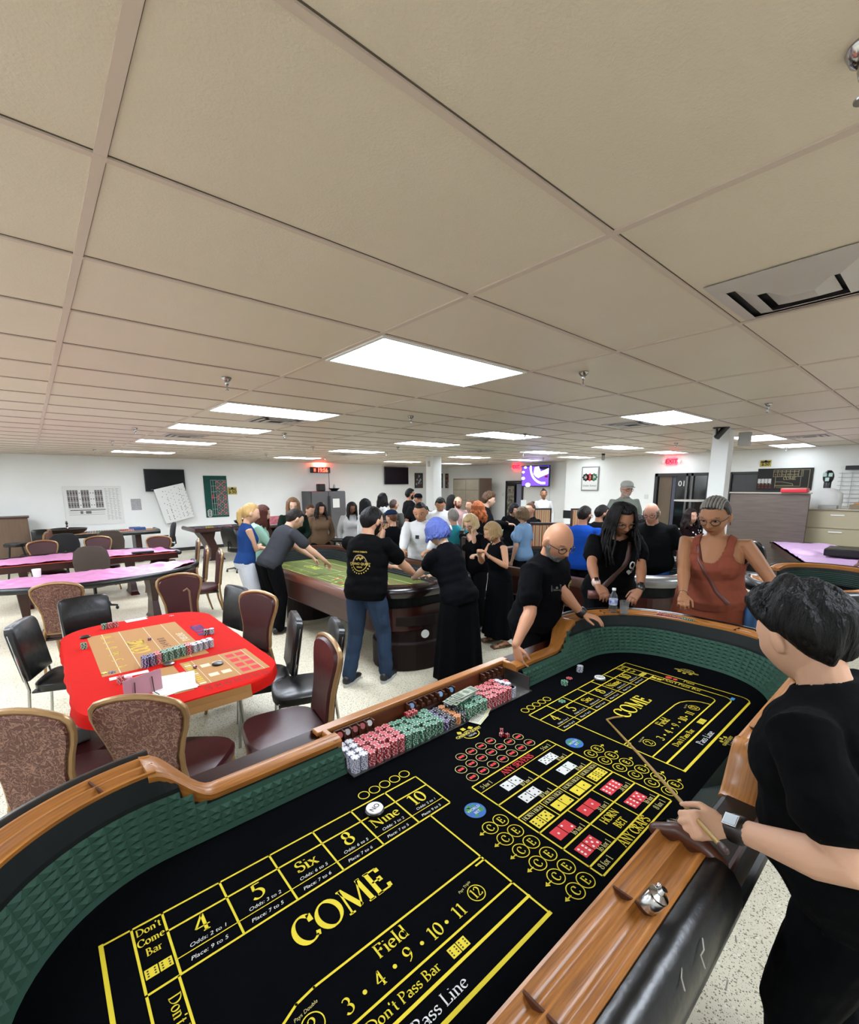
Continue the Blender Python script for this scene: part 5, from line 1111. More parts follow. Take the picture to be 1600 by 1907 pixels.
# ---------------- pink covered tables ----------------
pink=mat('pink_plastic','dd8cc2',.4,bump=(5,.02),coat=.1); pinkr=mat('pale_pink_plastic','dcb4de',.4,bump=(5,.02),coat=.1); redfelt=mat('orange_felt','c8402a',.85)
def sector(R0,R1,a0,a1,n=28): return [(R1*cos(a0+(a1-a0)*k/n),R1*sin(a0+(a1-a0)*k/n)) for k in range(n+1)]
def halfmoon(loc,rz,w_,d,label,cover,clabel,h=.76,flip=1,feltm=redfelt,seed=1,cl_name='plastic_sheet'):
    t=thing('card_table',label,'table',loc,rz,None)
    n=30; arc=[V((w_/2*cos(pi*k/n),d*sin(pi*k/n)**.8)) for k in range(n+1)]
    q=M().prism([(p.x,p.y) for p in arc],h-.05,h-.01); q.build('tabletop',feltm,parent=t)
    q=M(); q.tube([(p.x,p.y,h-.012) for p in arc],.042,10,flat=1); q.build('padded_rail',vinyl,parent=t,smooth=True)
    M().box((0,.02,h-.06),(w_*.98,.05,.10)).build('dealer_edge',mahog,parent=t)
    for sx in(-1,1): M().rings([[V((sx*w_*.25+a*s_,d*.42+b*s_,zz)) for a,b in((-.05,-.2),(.05,-.2),(.05,.2),(-.05,.2))] for zz,s_ in((0,1.5),(.06,1.1),(.3,.8),(h-.05,1.3))]).build('leg',mahog,parent=t,bevel=.01)
    if cover:
        o=M(); nx,ny=90,26; vs=[]
        for j in range(ny+1):
            for i in range(nx+1):
                u=i/nx*2-1; v=j/ny; x=u*w_/2*1.0; y=d*(1-abs(u)**2.2)**.45*.94*v+(.0); 
                zz=h+.012+.022*abs(noise.noise(V((x*5,y*3,seed))))+.012*noise.noise(V((x*11,y*9,seed)))+.12*max(0,noise.noise(V((x*1.3,y*2,seed+5)))-.18)
                vs.append(V((x,y+(.10 if feltm is redfelt else .02)*max(0,1-v*1.3),zz)))
        o.add(vs,[(j*(nx+1)+i,j*(nx+1)+i+1,(j+1)*(nx+1)+i+1,(j+1)*(nx+1)+i) for j in range(ny) for i in range(nx)])
        c=o.build(cl_name,cover,smooth=True,label=clabel,cat='table cover'); c.matrix_world=t.matrix_world.copy(); s2=c.modifiers.new('s','SOLIDIFY'); s2.thickness=.002
    return t
halfmoon((.50,8.30,0),pi+.02+0,2.9,1.15,'half-moon card table with black padded edge, nearer of the two under pink plastic',pink,'crumpled pink plastic sheet over the nearer half-moon table',seed=2)
halfmoon((.52,9.55,0),0.0,3.0,1.2,'half-moon card table with orange felt edge, farther of the two under pink plastic',pink,'crumpled pink plastic sheet over the farther half-moon table',seed=7)
o=M().box((0,0,.02),(.34,.12,.03)).build('chip_tray',blackp,label='small black tray on the orange felt of the farther pink table',cat='tray'); o.location=(1.45,9.7,.775)
o=M().lathe([(.04,0),(.05,.1),(.05,.11)]).build('paper_cup',white,label='white cup between the two pink covered tables',cat='cup',smooth=True); o.location=(-.05,8.10,.775)
halfmoon((9.7,1.75,0),pi+.35,3.7,1.35,'card table with dark wood edge at the right, under pale pink plastic',pinkr,'large pale pink plastic sheet over the table at the right',h=.80,seed=11,feltm=mahog)
# roulette tables at the back wall
def chiprow(x0,y0,zz,n,dx,dy,cols,label):
    global rest,rmats,ridx
    rest=M(); rmats=[]; ridx={}
    for k in range(n): fake(cols[k*len(cols)//n],x0+dx*k,y0+dy*k,zz,10); fake(cols[k*len(cols)//n],x0+dx*k-dy*1.1,y0+dy*k+dx*1.1,zz,12)
    rest.build('table_chips',rmats,label=label,cat='chips',kind='stuff')
tanf=mat('tan_felt','c08f66',.85)
t=thing('roulette_table','roulette table with tan felt under the number chart at the back wall','roulette table',(1.35,14.3,0))
M().box((0,0,.80),(2.3,1.05,.05)).build('tabletop',tanf,parent=t,bevel=.02); M().tube([(-1.15,-.53,.80),(1.15,-.53,.80),(1.2,-.1,.80),(1.2,.5,.8)],.05,10).build('padded_rail',vinyl,parent=t,smooth=True)
q=M()
for a in range(13): line(q,(-.9+a*.12,-.45),(-.86+a*.12,-.12),.015,I4,0,.828)
q.build('printed_layout',[mat('cream_print2','e8cfa8',.8)],parent=t)
for x in(-.7,.7): M().box((x,.1,.39),(.14,.6,.78)).build('leg',mahog,parent=t,bevel=.02)
def wheel(x,y,zz,label):
    w2=thing('roulette_wheel',label,'roulette wheel',(x,y,zz)); M().lathe([(.28,0),(.38,.06),(.41,.12),(.39,.125),(.3,.06),(.05,.05)],n=36).build('bowl',blackp,parent=w2,smooth=True)
    M().lathe([(.27,.055),(.26,.075),(.06,.10),(.04,.13)],n=36).build('rotor',mahog,parent=w2,smooth=True); M().lathe([(.035,.12),(.015,.16),(.03,.19),(.012,.21),(.03,.25),(.035,.265),(.02,.275),(.025,.3),(.008,.31)],n=14).build('turret',chrome,parent=w2,smooth=True)
    return w2
wheel(.62,14.55,.826,'black roulette wheel with silver turret below the number chart'); chiprow(1.0,14.35,.826,20,.052,.0,['grey','green','red','green','red','pink'],'row of coloured chip stacks beside the roulette wheel')
for k,l in enumerate(('blue plastic box at the right end of the roulette table','second blue plastic box in front of the first on the roulette table')):
    o=M().box((0,0,.04),(.26,.14,.08)).build('blue_box',mat('blue_plastic','24508f',.4),label=l,cat='box',bevel=.01); o.location=(2.05+.08*k,14.5-.2*k,.826)
t=thing('gaming_table','dark gaming table with curved mahogany legs below the leaning dotted board','table',(4.55,13.3,0))
M().box((0,0,.85),(2.9,1.2,.05)).build('tabletop',mat('dark_felt','3a2430',.9),parent=t,bevel=.02); M().tube([(-1.45,.6,.85),(-1.45,-.6,.85),(1.45,-.6,.85),(1.45,.6,.85)],.055,10).build('padded_rail',mahog,parent=t,smooth=True)
for x in(-1.0,.9): M().rings([[V((x+dx*s_+off,b*.35,zz)) for dx,b in((-.1,-1),(.1,-1),(.1,1),(-.1,1))] for zz,s_,off in((0,2.2,.1),(.08,1.6,.1),(.3,1,.06),(.6,1.2,-.06),(.82,2.2,-.1))]).build('leg',mahog,parent=t,bevel=.01)
M().box((.35,0,.45),(1.1,.7,.8)).build('body',mahog,parent=t,bevel=.02)
M().lathe([(.06,0),(.06,.01)],mx=TM((.5,-.36,.5),0,pi/2)).build('brass_disc',mat('brass','b08a3c',.3,.9),parent=t)
wheel(4.75,13.5,.878,'tan rimmed roulette wheel on the dark table under the green cloth'); chiprow(3.2,13.0,.878,30,.052,0,['black','yellow','purple','pink','black','red','grey'],'row of mixed chip stacks along the dark gaming table')
o=M().box((0,0,.12),(.42,.02,.24)).build('red_sign',mat('sign_red','c03a4a',.6,var=(14,'dc8c94',.3)),label='small red sign with pale writing on the dark gaming table',cat='sign'); o.matrix_world=TM((5.3,12.9,.878),.2,-.15)
# ---------------- second craps table (green felt) ----------------
olive=mat('olive_felt','62702c',.9,bump=(300,.0006)); ribbed=mat('ribbed_black','15181a',.45)
def craps2(x0,x1,y0,y1,r,opening,label,feltm,hz,low,fz,pad,name='craps_table',wallm=None,woodm=mahog,base=True):
    global FZ
    P2=rpath(x0,x1,y0,y1,r,.04); n=len(P2); t=thing(name,label,'craps table',((x0+x1)/2,(y0+y1)/2,0)); ti=t.matrix_world.inverted()
    M().prism([(p.x,p.y) for p,_ in P2],fz-.03,fz).xf(ti).build('felt',feltm,parent=t)
    ok=[not opening(p) for p,_ in P2]; st_=next((i for i in range(n) if ok[i] and not ok[i-1]),0); hi=[];i=st_
    while ok[i%n] and len(hi)<n: hi.append(P2[i%n]); i+=1
    lo=[P2[st_-1]]; 
    while not ok[i%n]: lo.append(P2[i%n]); i+=1
    lo=[hi[-1]]+lo[1:]+[hi[0]]
    q=M(); sweep(q,hi,[(0,fz),(.06,hz-.04),(.08,hz-.04),(.08,fz-.05),(0,fz-.05)]); 
    q.xf(ti).build('inner_wall',liner,parent=t)
    q=M()
    for k in range(6): 
        pr=[V((p.x+nn.x*(.06*(k+.5)/8),p.y+nn.y*(.06*(k+.5)/8),fz+.025+.022*k)) for p,nn in hi]; q.tube(pr,.005,5,cap=False)
    q.xf(ti).build('wall_ribs',wallm or mat('rib_grey','3c4346',.4),parent=t)
    q=M(); sweep(q,hi,[(.06,hz-.04),(.06,hz),(.085,hz-.012),(.11,hz),(.115,hz-.012),(.145,hz),(.16,hz),(.16,hz-.04)]); q.xf(ti).build('chip_rail',oakd if woodm is mahog else woodm,parent=t)
    q=M(); sweep(q,hi,[(.16,hz-.005),(.18,hz+.008),(.21,hz),(.235,hz-.03),(.24,hz-.07),(.22,hz-.11),(.16,hz-.11)]); q.xf(ti).build('armrest_pad',pad,parent=t,smooth=True)
    q=M(); sweep(q,lo,[(-.01,fz),(-.01,low),(.02,low+.006),(.08,low+.004),(.09,low-.01),(.09,fz-.05),(-.01,fz-.05)]); q.xf(ti).build('dealer_rail',woodm if woodm is not mahog else mat('red_wood','7c4530',.35,coat=.4,stretch=(.6,.6,6),var=(5,'5e3020',.5)),parent=t,smooth=True)
    q=M(); sweep(q,P2,[(.02,fz-.03),(.11,fz-.03),(.11,fz-.28),(.06,fz-.32),(.0,fz-.32)],closed=True); q.xf(ti).build('apron',mahog,parent=t)
    return t,ti,hi
T2,T2i,h2=craps2(2.66,3.78,3.70,7.15,.40,lambda p:p.x<2.67 and 4.0<p.y<6.9,'green-felt craps table in the middle of the room, with players standing around it',olive,.96,.80,.745,mat('oxblood_vinyl','1e1112',.25,coat=.4))
q=M(); q.rings([[V((3.2+.55*s_*cos(2*pi*k/30),3.95+.42*s_*sin(2*pi*k/30),z_)) for k in range(30)] for z_,s_ in((0,.92),(.02,.95),(.30,.95),(.32,.90),(.50,.92),(.52,1.02),(.62,1.02))]); q.xf(T2i).build('pedestal',mat('pedestal_wood','1f100e',.6,spec=.2),parent=T2,bevel=.005)
M().lathe([(.045,0),(.045,.01)],mx=TM((3.02,3.55,.42),-.3,pi/2)).xf(T2i).build('white_button',white,parent=T2)
q=M(); q.rings([[V((3.1+.38*s_*cos(2*pi*k/30),6.4+.33*s_*sin(2*pi*k/30),z_)) for k in range(30)] for z_,s_ in((0,.95),(.5,.9),(.6,1.02))]); q.xf(T2i).build('pedestal',MT['pedestal_wood'],parent=T2)
q=M(); z=.7465; rz2=-pi/2
def R2(u,v): return V((v,u,0))   # u along the table (world y), v across (world x)
yl=mat('lime_print','c9cf4a',.8)
for s_ in(0,1):
    y0,y1=(3.85,5.15) if s_==0 else (5.75,7.0)
    pline(q,[(2.80,y0),(2.80,y1),(3.55,y1),(3.55,y0),(2.80,y0)],.014,I4,0,z); pline(q,[(2.95,y0),(2.95,y1)],.01,I4,0,z); pline(q,[(3.3,y0),(3.3,y1)],.01,I4,1,z); pline(q,[(3.42,y0+.1),(3.42,y1-.1)],.012,I4,2,z)
    for k in range(7): line(q,(2.80,y0+(y1-y0)*k/6),(2.95,y0+(y1-y0)*k/6),.01,I4,0,z)
    for k,t_ in enumerate(('4','5','Six','8','Nine','10')): serif(q,t_,2.9,y0+(y1-y0)*(k+.5)/6,.06,I4,ang=-pi/2,z=z,mi=0,wt=1.5)
    serif(q,'COME',3.10,(y0+y1)/2,.13,I4,ang=-pi/2,z=z,mi=0,wt=1.7)
for k in range(5): line(q,(2.85,5.22+.1*k),(3.35,5.22+.1*k),.01,I4,0,z)
for k in range(4): line(q,(2.85+.16*k,5.22),(2.85+.16*k,5.62),.01,I4,1,z)
for k in range(9): rect(q,2.9+.05*k,5.3+.03*(k%4),2.94+.05*k,5.34+.03*(k%4),I4,2 if k%2 else 1,z)
for k in range(40):
    x=2.75+random.random()*.75; y=3.9+random.random()*1.3; disc(q,x,y,.02,I4,random.choice((0,1,1,2)),z+.0004,n=10)
q.xf(T2i).build('printed_layout',[yl,mat('pale_lime_print','d6d9a8',.8),redp],parent=T2)
random.seed(11)
for k in range(9):
    x,y,col=3.0+.07*(k%3)+random.random()*.05,4.2+.12*(k//3)+random.random()*.08,('red','red','orange','green')[k%4]
    stack(col,x,y,.747,3,'%s chip in a short stack on the green felt table'%col,'%s chips on the green felt table'%col)
for x,y,l in((2.90,3.93,'chip stack at the near padded end of the green table'),): stack('grey',x,y,.747,5,'grey chip in the stack at the near padded end of the green table','grey chips on the green table')
for k in range(9): stack(('red','white','red')[k%3],3.72,6.0+.043*k,.747,3,'%s chip in the low stacks along the far wall of the green table'%('red','white','red')[k%3],'%s chips along the far wall of the green table'%('red','white','red')[k%3]) if k<3 else None
M().tube([(3.05,4.60,.90),(3.25,4.35,.75)],.006,6).tube([(3.25,4.35,.75),(3.29,4.36,.752)],.006,6).build('dice_stick',mat('cane2','b08a50',.5),label='thin wooden dice stick leaning over the green felt table',cat='stick')
# tables beyond
T3,T3i,h3=craps2(5.15,6.3,2.05,4.6,.35,lambda p:p.x<5.16 and 2.4<p.y<4.2,'dark craps table with green ribbed walls behind the bald dealer and the women',blackf,.97,.82,.745,mat('silver_edge','9a9a98',.3,.6),wallm=mat('rib_green','1e3b33',.5),woodm=mat('brown_rail','5a3a28',.35))
for y in(2.6,4.0): M().rings([[V((5.72+.3*s_*cos(2*pi*k/20),y+.3*s_*sin(2*pi*k/20),z_)) for k in range(20)] for z_,s_ in((0,1),(.42,.9))]).xf(T3i).build('pedestal',mahog,parent=T3)
T4,T4i,h4=craps2(5.75,7.4,.55,1.25,.33,lambda p:p.y>1.24 and 6.1<p.x<6.8,'black craps table with an oak chip rail at the right edge behind the stickman',blackf,.97,.82,.745,vinyl,wallm=rubber,woodm=oak)
M().rings([[V((6.6+.4*s_*cos(2*pi*k/20),.9+.25*s_*sin(2*pi*k/20),z_)) for k in range(20)] for z_,s_ in((0,1),(.42,.9))]).xf(T4i).build('pedestal',mahog,parent=T4)
def cardtable(px,py,d,rz,w_,dep,label,clabel=None,cover=None,h=None,feltm=None,seed=3):
    p=along(px,py,d); hh=h or max(.7,min(.92,p.z)); return halfmoon((p.x,p.y,0),rz,w_,dep,label,cover,clabel or '',h=hh,feltm=feltm or mat('burg_felt','4a2a30',.9),seed=seed)
teal=mat('teal_plastic','2aa9a4',.35,bump=(5,.02))
cardtable(668,965,9.9,pi*.80,2.0,.8,'dark card table with pale papers behind the green craps table',feltm=mat('grey_felt','8b7f7c',.9,var=(5,'4a2e30',.4)))
cardtable(940,962,10.6,-.6,2.6,1.2,'card table under a turquoise plastic sheet at the far right of the middle','turquoise plastic sheet over the far card table',teal,seed=21)
cardtable(905,980,9.9,2.5,1.5,.7,'card table where the turquoise shirted woman plays')
cardtable(1040,950,13.0,2.3,2.0,1.0,'burgundy card table between the striped bar chairs near the purple screen')
cardtable(770,950,12.2,-.5,2.2,1.1,'card table before the far wood-clad column')
cardtable(1180,975,8.9,-1.0,1.3,.6,'card table between the blue shirted man and the grey haired man')
cardtable(1290,1005,7.4,-1.2,1.3,.6,'card table with chips in front of the polka dot blouse',feltm=mat('grey_felt2','9b9b90',.9))
p=along(1058,958,13.2); o=M().box((0,0,0),(.02,.30,.22)).build('table_sign',blackp,label='small black sign standing on the burgundy table near the purple screen',cat='sign'); o.location=(p.x,p.y,p.z)
p=along(1588,1010,9.8); o=M().box((0,0,0),(.5,.6,.12)).build('board_tray',blackp,label='black tray with yellow printed letters on the pink table at the right edge',cat='tray',bevel=.02); o.location=(p.x,p.y,.9)
p=along(975,940,11); o=M().box((0,0,0),(.05,.12,.22)).build('menu_stand',paper,label='small white printed stand behind the dark haired woman at the turquoise table',cat='sign'); o.location=(p.x,p.y,p.z)
# ---------------- people ----------------
SEGS=28
def headR(d):
    "point on a face for a unit direction d (x right, y forward, z up), head 0.225 high"
    x,y,z=d; px,py,pz=.0745*x,.094*y,.1125*z
    t=max(0,-pz/.1125)
    px*=1-.30*t**1.6
    if py<0: py*=1-.38*t; 
    if py>0: py*=1-.06*t
    if pz>0: py*=1+.04*pz/.1125
    g=lambda cx,cz,sx,sz:math.exp(-((px-cx)/sx)**2-((pz-cz)/sz)**2)
    if py>0:
        f=min(1,py/.05)
        py-=f*.010*(g(.031,.008,.017,.012)+g(-.031,.008,.017,.012))
        py+=f*.006*(g(.03,.027,.022,.008)+g(-.03,.027,.022,.008))
        py+=f*(.008*g(0,.005,.008,.02)+.014*g(0,-.014,.009,.014)+.019*g(0,-.026,.010,.009)+.006*g(.013,-.028,.006,.006)+.006*g(-.013,-.028,.006,.006))
        py+=f*(.006*g(0,-.053,.020,.006)+.006*g(0,-.064,.018,.006)-.003*g(0,-.0585,.022,.0028)-.004*g(0,-.075,.02,.006))
        py+=f*(.008*g(0,-.094,.02,.014)+.004*g(.045,-.02,.018,.02)+.004*g(-.045,-.02,.018,.02))
    return V((px,py,pz))
def sph(n,m):
    for j in range(1,m):
        a=pi*j/m
        yield [V((sin(a)*sin(2*pi*k/n),sin(a)*cos(2*pi*k/n),-cos(a))) for k in range(n)]
TMP=bpy.data.scenes.new('tmp')
def remesh(q,vox,name,sm=2,f=.5):
    me=q.mesh('t',[]) ; o=bpy.data.objects.new('t',me); TMP.collection.objects.link(o)
    r=o.modifiers.new('r','REMESH'); r.mode='VOXEL'; r.voxel_size=vox; r.use_smooth_shade=True
    if sm: s_=o.modifiers.new('s','SMOOTH'); s_.factor=f; s_.iterations=sm
    with bpy.context.temp_override(scene=TMP,view_layer=TMP.view_layers[0]):
        dg=bpy.context.evaluated_depsgraph_get(); m2=bpy.data.meshes.new_from_object(o.evaluated_get(dg))
    m2.name=name
    bpy.data.objects.remove(o); bpy.data.meshes.remove(me); m2.polygons.foreach_set('use_smooth',[True]*len(m2.polygons)); return m2
def puff(o,fn):
    "push a surface in and out along its normals"
    vs=o.data.vertices; co=[v.co.copy() for v in vs]; no=[v.normal.copy() for v in vs]; out=[]
    for c,n_ in zip(co,no): out+=list(c+n_*fn(c))
    vs.foreach_set('co',out); o.data.update()
def cut(me,keep):
    "drop faces whose centre fails the test"
    import bmesh
    b=bmesh.new(); b.from_mesh(me); bmesh.ops.delete(b,geom=[f for f in b.faces if not keep(f.calc_center_median())],context='FACES'); b.to_mesh(me); b.free(); return me
def ik(a,b,l1,l2,hint):
    d=b-a; L=min(d.length,(l1+l2)*.995); L=max(L,abs(l1-l2)+.02); u=d.normalized(); b=a+u*L
    x=(l1*l1-l2*l2+L*L)/(2*L); h=sqrt(max(0,l1*l1-x*x)); hh=(hint-u*hint.dot(u)); hh=hh.normalized() if hh.length>1e-4 else V((0,0,-1))
    return a+u*x+hh*h,b
def hand(q,w,f,up,side,s_=1,curl=.5,spread=1):
    "w wrist, f finger direction, up back-of-hand normal, side +1 right hand: palm, four fingers, thumb"
    f=f.normalized(); r=f.cross(up).normalized(); up=r.cross(f).normalized(); r=r*side   # r toward the little finger side
    P=lambda a,b,c: w+(f*a+r*b+up*c)*s_
    q.rings([[P(a,b*cos(t)*1.0+o,c*sin(t)) for t in [2*pi*k/12 for k in range(12)]] for a,b,c,o in((-.015,.024,.019,0),(.01,.030,.019,0),(.04,.038,.017,0),(.075,.041,.014,0),(.09,.038,.011,0))])
    for k,(o,L) in enumerate(((-.029,.072),(-.010,.080),(.010,.075),(.028,.060))):
        b=P(.084-.004*abs(k-1.2),o,0); c0=curl*(.55+.1*k); d=f*cos(c0)-up*sin(c0)+r*(.06*(k-1.5)*spread); d.normalize()
        p1=b+d*L*.45*s_; c1=c0+curl*1.1; d1=(f*cos(c1)-up*sin(c1)+r*(.04*(k-1.5)*spread)).normalized(); p2=p1+d1*L*.33*s_; c2=c1+curl*.7; d2=(f*cos(c2)-up*sin(c2)).normalized(); p3=p2+d2*L*.2*s_
        q.tube([b-d*.012*s_,p1,p2,p3],[.0092*s_,.0085*s_,.0076*s_,.0066*s_],8)
    b=P(.018,-.028,-.004); d=(f*.72-r*.62-up*.25).normalized(); p1=b+d*.042*s_; d2=(f*.95-r*.12-up*.3*(1+curl)).normalized(); p2=p1+d2*.028*s_; p3=p2+d2*.018*s_
    q.tube([b,p1,p2,p3],[.0135*s_,.0108*s_,.0092*s_,.0078*s_],8)
    return P
def person(label,loc,yaw,h=1.7,sk='c99a7c',top='1a1a1c',bot='1c1c20',style='tee',legs='pants',hair='short',hc='2a1c14',hc2=None,fem=False,build=1.0,lean=0,sidelean=0,twist=0,
           lh=None,rh=None,lf=None,rf=None,lup=None,rup=None,curl=.6,lhint=None,rhint=None,head=(0,0,0),shoes='151515',vox=.012,belly=0,glasses=None,beard=None,extra=None,neck=None,group=None,seat=0,foldscale=1,legspread=.1,stance=0,eyeopen=.5,collar=False,headoff=(0,0),aim=None):
    """yaw: heading, clockwise from +y. hand targets in world space. seat: seat height when seated"""
    near=vox<.009; cz=-yaw
    if aim:
        loc=V((loc[0],loc[1],0))
        for it in range(6):
            s=h/1.7; pl=(.93*s if not seat else seat+.10)
            TT=Matrix.Translation((0,0,pl))@Matrix.Rotation(-lean,4,'X')@Matrix.Rotation(sidelean,4,'Y')@Matrix.Rotation(-twist,4,'Z')
            c_=(TT@Matrix.Translation((headoff[0]*s,(-.004+headoff[1])*s,.517*s))).translation; Rm=TT.to_3x3()@Matrix.Rotation(lean*.6,3,'X')@Matrix.Rotation(-head[1],3,'Z')@Matrix.Rotation(head[0],3,'X')@Matrix.Rotation(head[2],3,'Y')
            cc=Matrix.Rotation(cz,3,'Z')@(c_+Rm@V((0,.022*s,.107*s))+V((0,0,(.136 if vox<.0115 else .125)*s)))+loc
            w_=along(aim[0],aim[1],hypot(cc.x,cc.y)); loc=loc+V((w_.x-cc.x,w_.y-cc.y,0))
            if not seat: h*=max(.9,min(1.1,w_.z/cc.z))
            else: seat+=w_.z-cc.z
        h=max(1.5,min(2.08,h))
    s=h/1.7
    root=thing('person',label,'person',(loc[0],loc[1],0 if len(loc)<3 else loc[2]),cz,group)
    W=root.matrix_world; WI=W.inverted(); loc3=lambda p:WI@V(p)
    fz=1 if not fem else .93
    pel=(.93*s if not seat else seat+.10)
    T=Matrix.Translation((0,0,pel))@Matrix.Rotation(-lean,4,'X')@Matrix.Rotation(sidelean,4,'Y')@Matrix.Rotation(-twist,4,'Z')
    TS=lambda x,y,z:T@V((x*s,y*s,z*s))
    bx=build; sw=(.185 if not fem else .160)*(.6+.4*bx)
    if not fem: tor=[(-.10,.150,.10,-.012,.5),(-.03,.168,.118,-.012,.7),(.04,.160,.115,0,1),(.11,.150,.108,.004,1),(.20,.152,.108,.004,.9),(.29,.165,.118,.006,.6),(.37,.170,.112,.0,.3),(.42,.160,.095,-.006,.2),(.455,.125,.072,-.012,.1),(.48,.075,.058,-.014,0)]
    else: tor=[(-.10,.155,.105,-.015,.5),(-.03,.175,.122,-.018,.6),(.04,.160,.112,-.005,1),(.12,.132,.095,.004,1),(.20,.135,.096,.004,.8),(.28,.148,.115,.014,.5),(.33,.152,.112,.010,.3),(.38,.152,.092,0,.2),(.42,.140,.078,-.006,.1),(.452,.10,.060,-.012,.1),(.475,.062,.052,-.014,0)]
    def torsorings(off,z0=-9,z1=9,fl=0,n=26):
        out=[]
        for z,a,b,yo,bl in tor:
            if z<z0 or z>z1: continue
            k=1+(bx-1)*(.5+.5*bl); be=belly*bl
            out.append([TS((a*k+off+fl*max(0,.2-z))*cos(t),(b*k+off+fl*max(0,.2-z)*.7)*sin(t)*(1+(be if sin(t)>0 else be*.15))+yo,z) for t in [2*pi*i/n for i in range(n)]])
        return out
    q=M(); q.rings(torsorings(-.004))
    if fem:
        for sx in(-1,1): q.ell((0,0,0),(.062*bx*s,.055*bx*s,.06*bx*s),12,mx=T@Matrix.Translation((sx*.068*bx*s,.075*bx*s,.285*s)))
    # neck and head
    hp,hy,hr=head
    nb=TS(0,-.012,.455); hb=V((0,0,0))
    HF=T@Matrix.Translation((headoff[0]*s,(-.004+headoff[1])*s,.517*s))
    # head frame keeps part of the torso lean
    hm=HF.to_3x3(); unl=Matrix.Rotation(lean*.75,3,'X'); HR=(Matrix.Rotation(cz*0,3,'Z'))
    ctr=HF.translation
    R3=(T.to_3x3()@Matrix.Rotation(lean*.6,3,'X')@Matrix.Rotation(-hy,3,'Z')@Matrix.Rotation(hp,3,'X')@Matrix.Rotation(hr,3,'Y')).to_4x4()
    HM=Matrix.Translation(ctr)@R3@Matrix.Translation((0,.022*s,.107*s))@Matrix.Scale(s*(1.06 if not fem else 1.02)*(1.13 if vox<.0115 else 1.03),4)
    jb=HM@V((0,-.022,-.05)); nr=(.058 if not fem else .047)*(.7+.3*bx)*s
    q.tube([nb,nb.lerp(jb,.5),jb],[nr*1.12,nr,nr*.98],14)
    n,m_=(56,44) if near else (30,24)
    q.rings([[HM@headR(d) for d in rg] for rg in sph(n,m_)])
    for sx in(-1,1): q.ell((0,0,0),(.011,.021,.033),10,mx=HM@Matrix.Translation((sx*.078,-.008,-.002))@Matrix.Rotation(sx*.35,4,'Z')@Matrix.Rotation(-.15,4,'X'))
    # arms
    shl={};hands={}
    for sx,tg,hf,hup,hint in((-1,lh,lf,lup,lhint),(1,rh,rf,rup,rhint)):
        A=TS(sx*sw,-.008,.415)
        if tg is None: B=TS(sx*(sw+.075*bx),.05,-.10)
        else: B=loc3(tg)
        hh=V(hint) if hint else V((sx*.6,-.45,-.6))
        E,Wp=ik(A,B,.285*s,.255*s,hh)
        k=.6+.4*bx; r0=(.052 if not fem else .043)*k*s
        q.tube([TS(sx*sw*.72,-.008,.405),A,A.lerp(E,.35),A.lerp(E,.8),E,E.lerp(Wp,.25),E.lerp(Wp,.7),Wp],[r0*1.0,r0*1.05,r0*.98,r0*.82,r0*.80,r0*.84,r0*.6,r0*.5],12)
        fd=(Wp-E).normalized(); f=V(hf) if hf else fd; 
        if hf: f=(WI.to_3x3()@V(hf)).normalized()
        up=(WI.to_3x3()@V(hup)) if hup else (V((0,0,1)) if abs(fd.z)<.75 else V((sx*1.0,0,0)))
        P=hand(q,Wp+f*.012*s,f,up,sx*(1 if 1 else 1),s*(1.0 if not fem else .92),curl if tg is not None else .5)
        shl[sx]=(A,E,Wp,r0,f,up)
    # legs
    lg={}
    for sx in(-1,1):
        Hp=V((sx*.088*s*(.7+.3*bx),-.01,pel-.045*s))
        if seat: K_=Hp+V((sx*.06,.42*s,.02)); An=V((K_.x,K_.y-.02,.09))
        else: An=V((sx*(.09+legspread*.5)*s,stance*sx-.02,.085*s)); K_,_x=ik(Hp,An,.408*s,.408*s,V((0,1,0)))
        k=.55+.45*bx; rr=.082*k*s*(1.04 if fem else 1)
        q.tube([Hp+V((0,0,.03)),Hp.lerp(K_,.3),Hp.lerp(K_,.85),K_,K_.lerp(An,.3),K_.lerp(An,.8),An],[rr,rr*.96,rr*.68,rr*.64,rr*.66,rr*.44,rr*.42],12)
        q.rings([[V((An.x+a*cos(t),An.y+y0,b0+b*sin(t))) for t in [2*pi*i/12 for i in range(12)]] for y0,a,b,b0 in((-.065*s,.022*s,.02*s,.03),(-.045*s,.032*s,.032*s,.036),(.0,.034*s,.036*s,.045),(.07*s,.04*s,.026*s,.034),(.13*s,.044*s,.018*s,.024),(.17*s,.034*s,.012*s,.018))])
        lg[sx]=(Hp,K_,An,rr)
    msk=skin(sk); me=remesh(q,vox,'body',2); me.materials.append(msk)
    lipc=mat('lips_'+sk,'%02x%02x%02x'%tuple(int(int(sk[i:i+2],16)*f_) for i,f_ in((0,.82),(2,.62),(4,.62))),.45); me.materials.append(lipc)
    HI=HM.inverted()
    if near:
        for p in me.polygons:
            c=HI@p.center
            if c.y>.07 and abs(c.x)<.024 and -.0685<c.z<-.0495 and abs(c.z+.0585)<.0105*(1-abs(c.x)/.03): p.material_index=1
    body=bpy.data.objects.new('body',me); C.objects.link(body); body.parent=root
    def part(q_,name,m,vx=None,keep=None,sol=0,sm=2,lab=None):
        if vx: me=remesh(q_,vx,name,sm)
        else: me=q_.mesh(name,[],True)
        if keep: cut(me,keep)
        for x in (m if isinstance(m,(list,tuple)) else [m]): me.materials.append(x)
        o=bpy.data.objects.new(name,me); C.objects.link(o); o.parent=root
        if sol: z=o.modifiers.new('s','SOLIDIFY'); z.thickness=sol; z.offset=1
        if lab: o['label']=lab
        return o
    TI=T.inverted(); vx=max(vox*1.3,.0075)
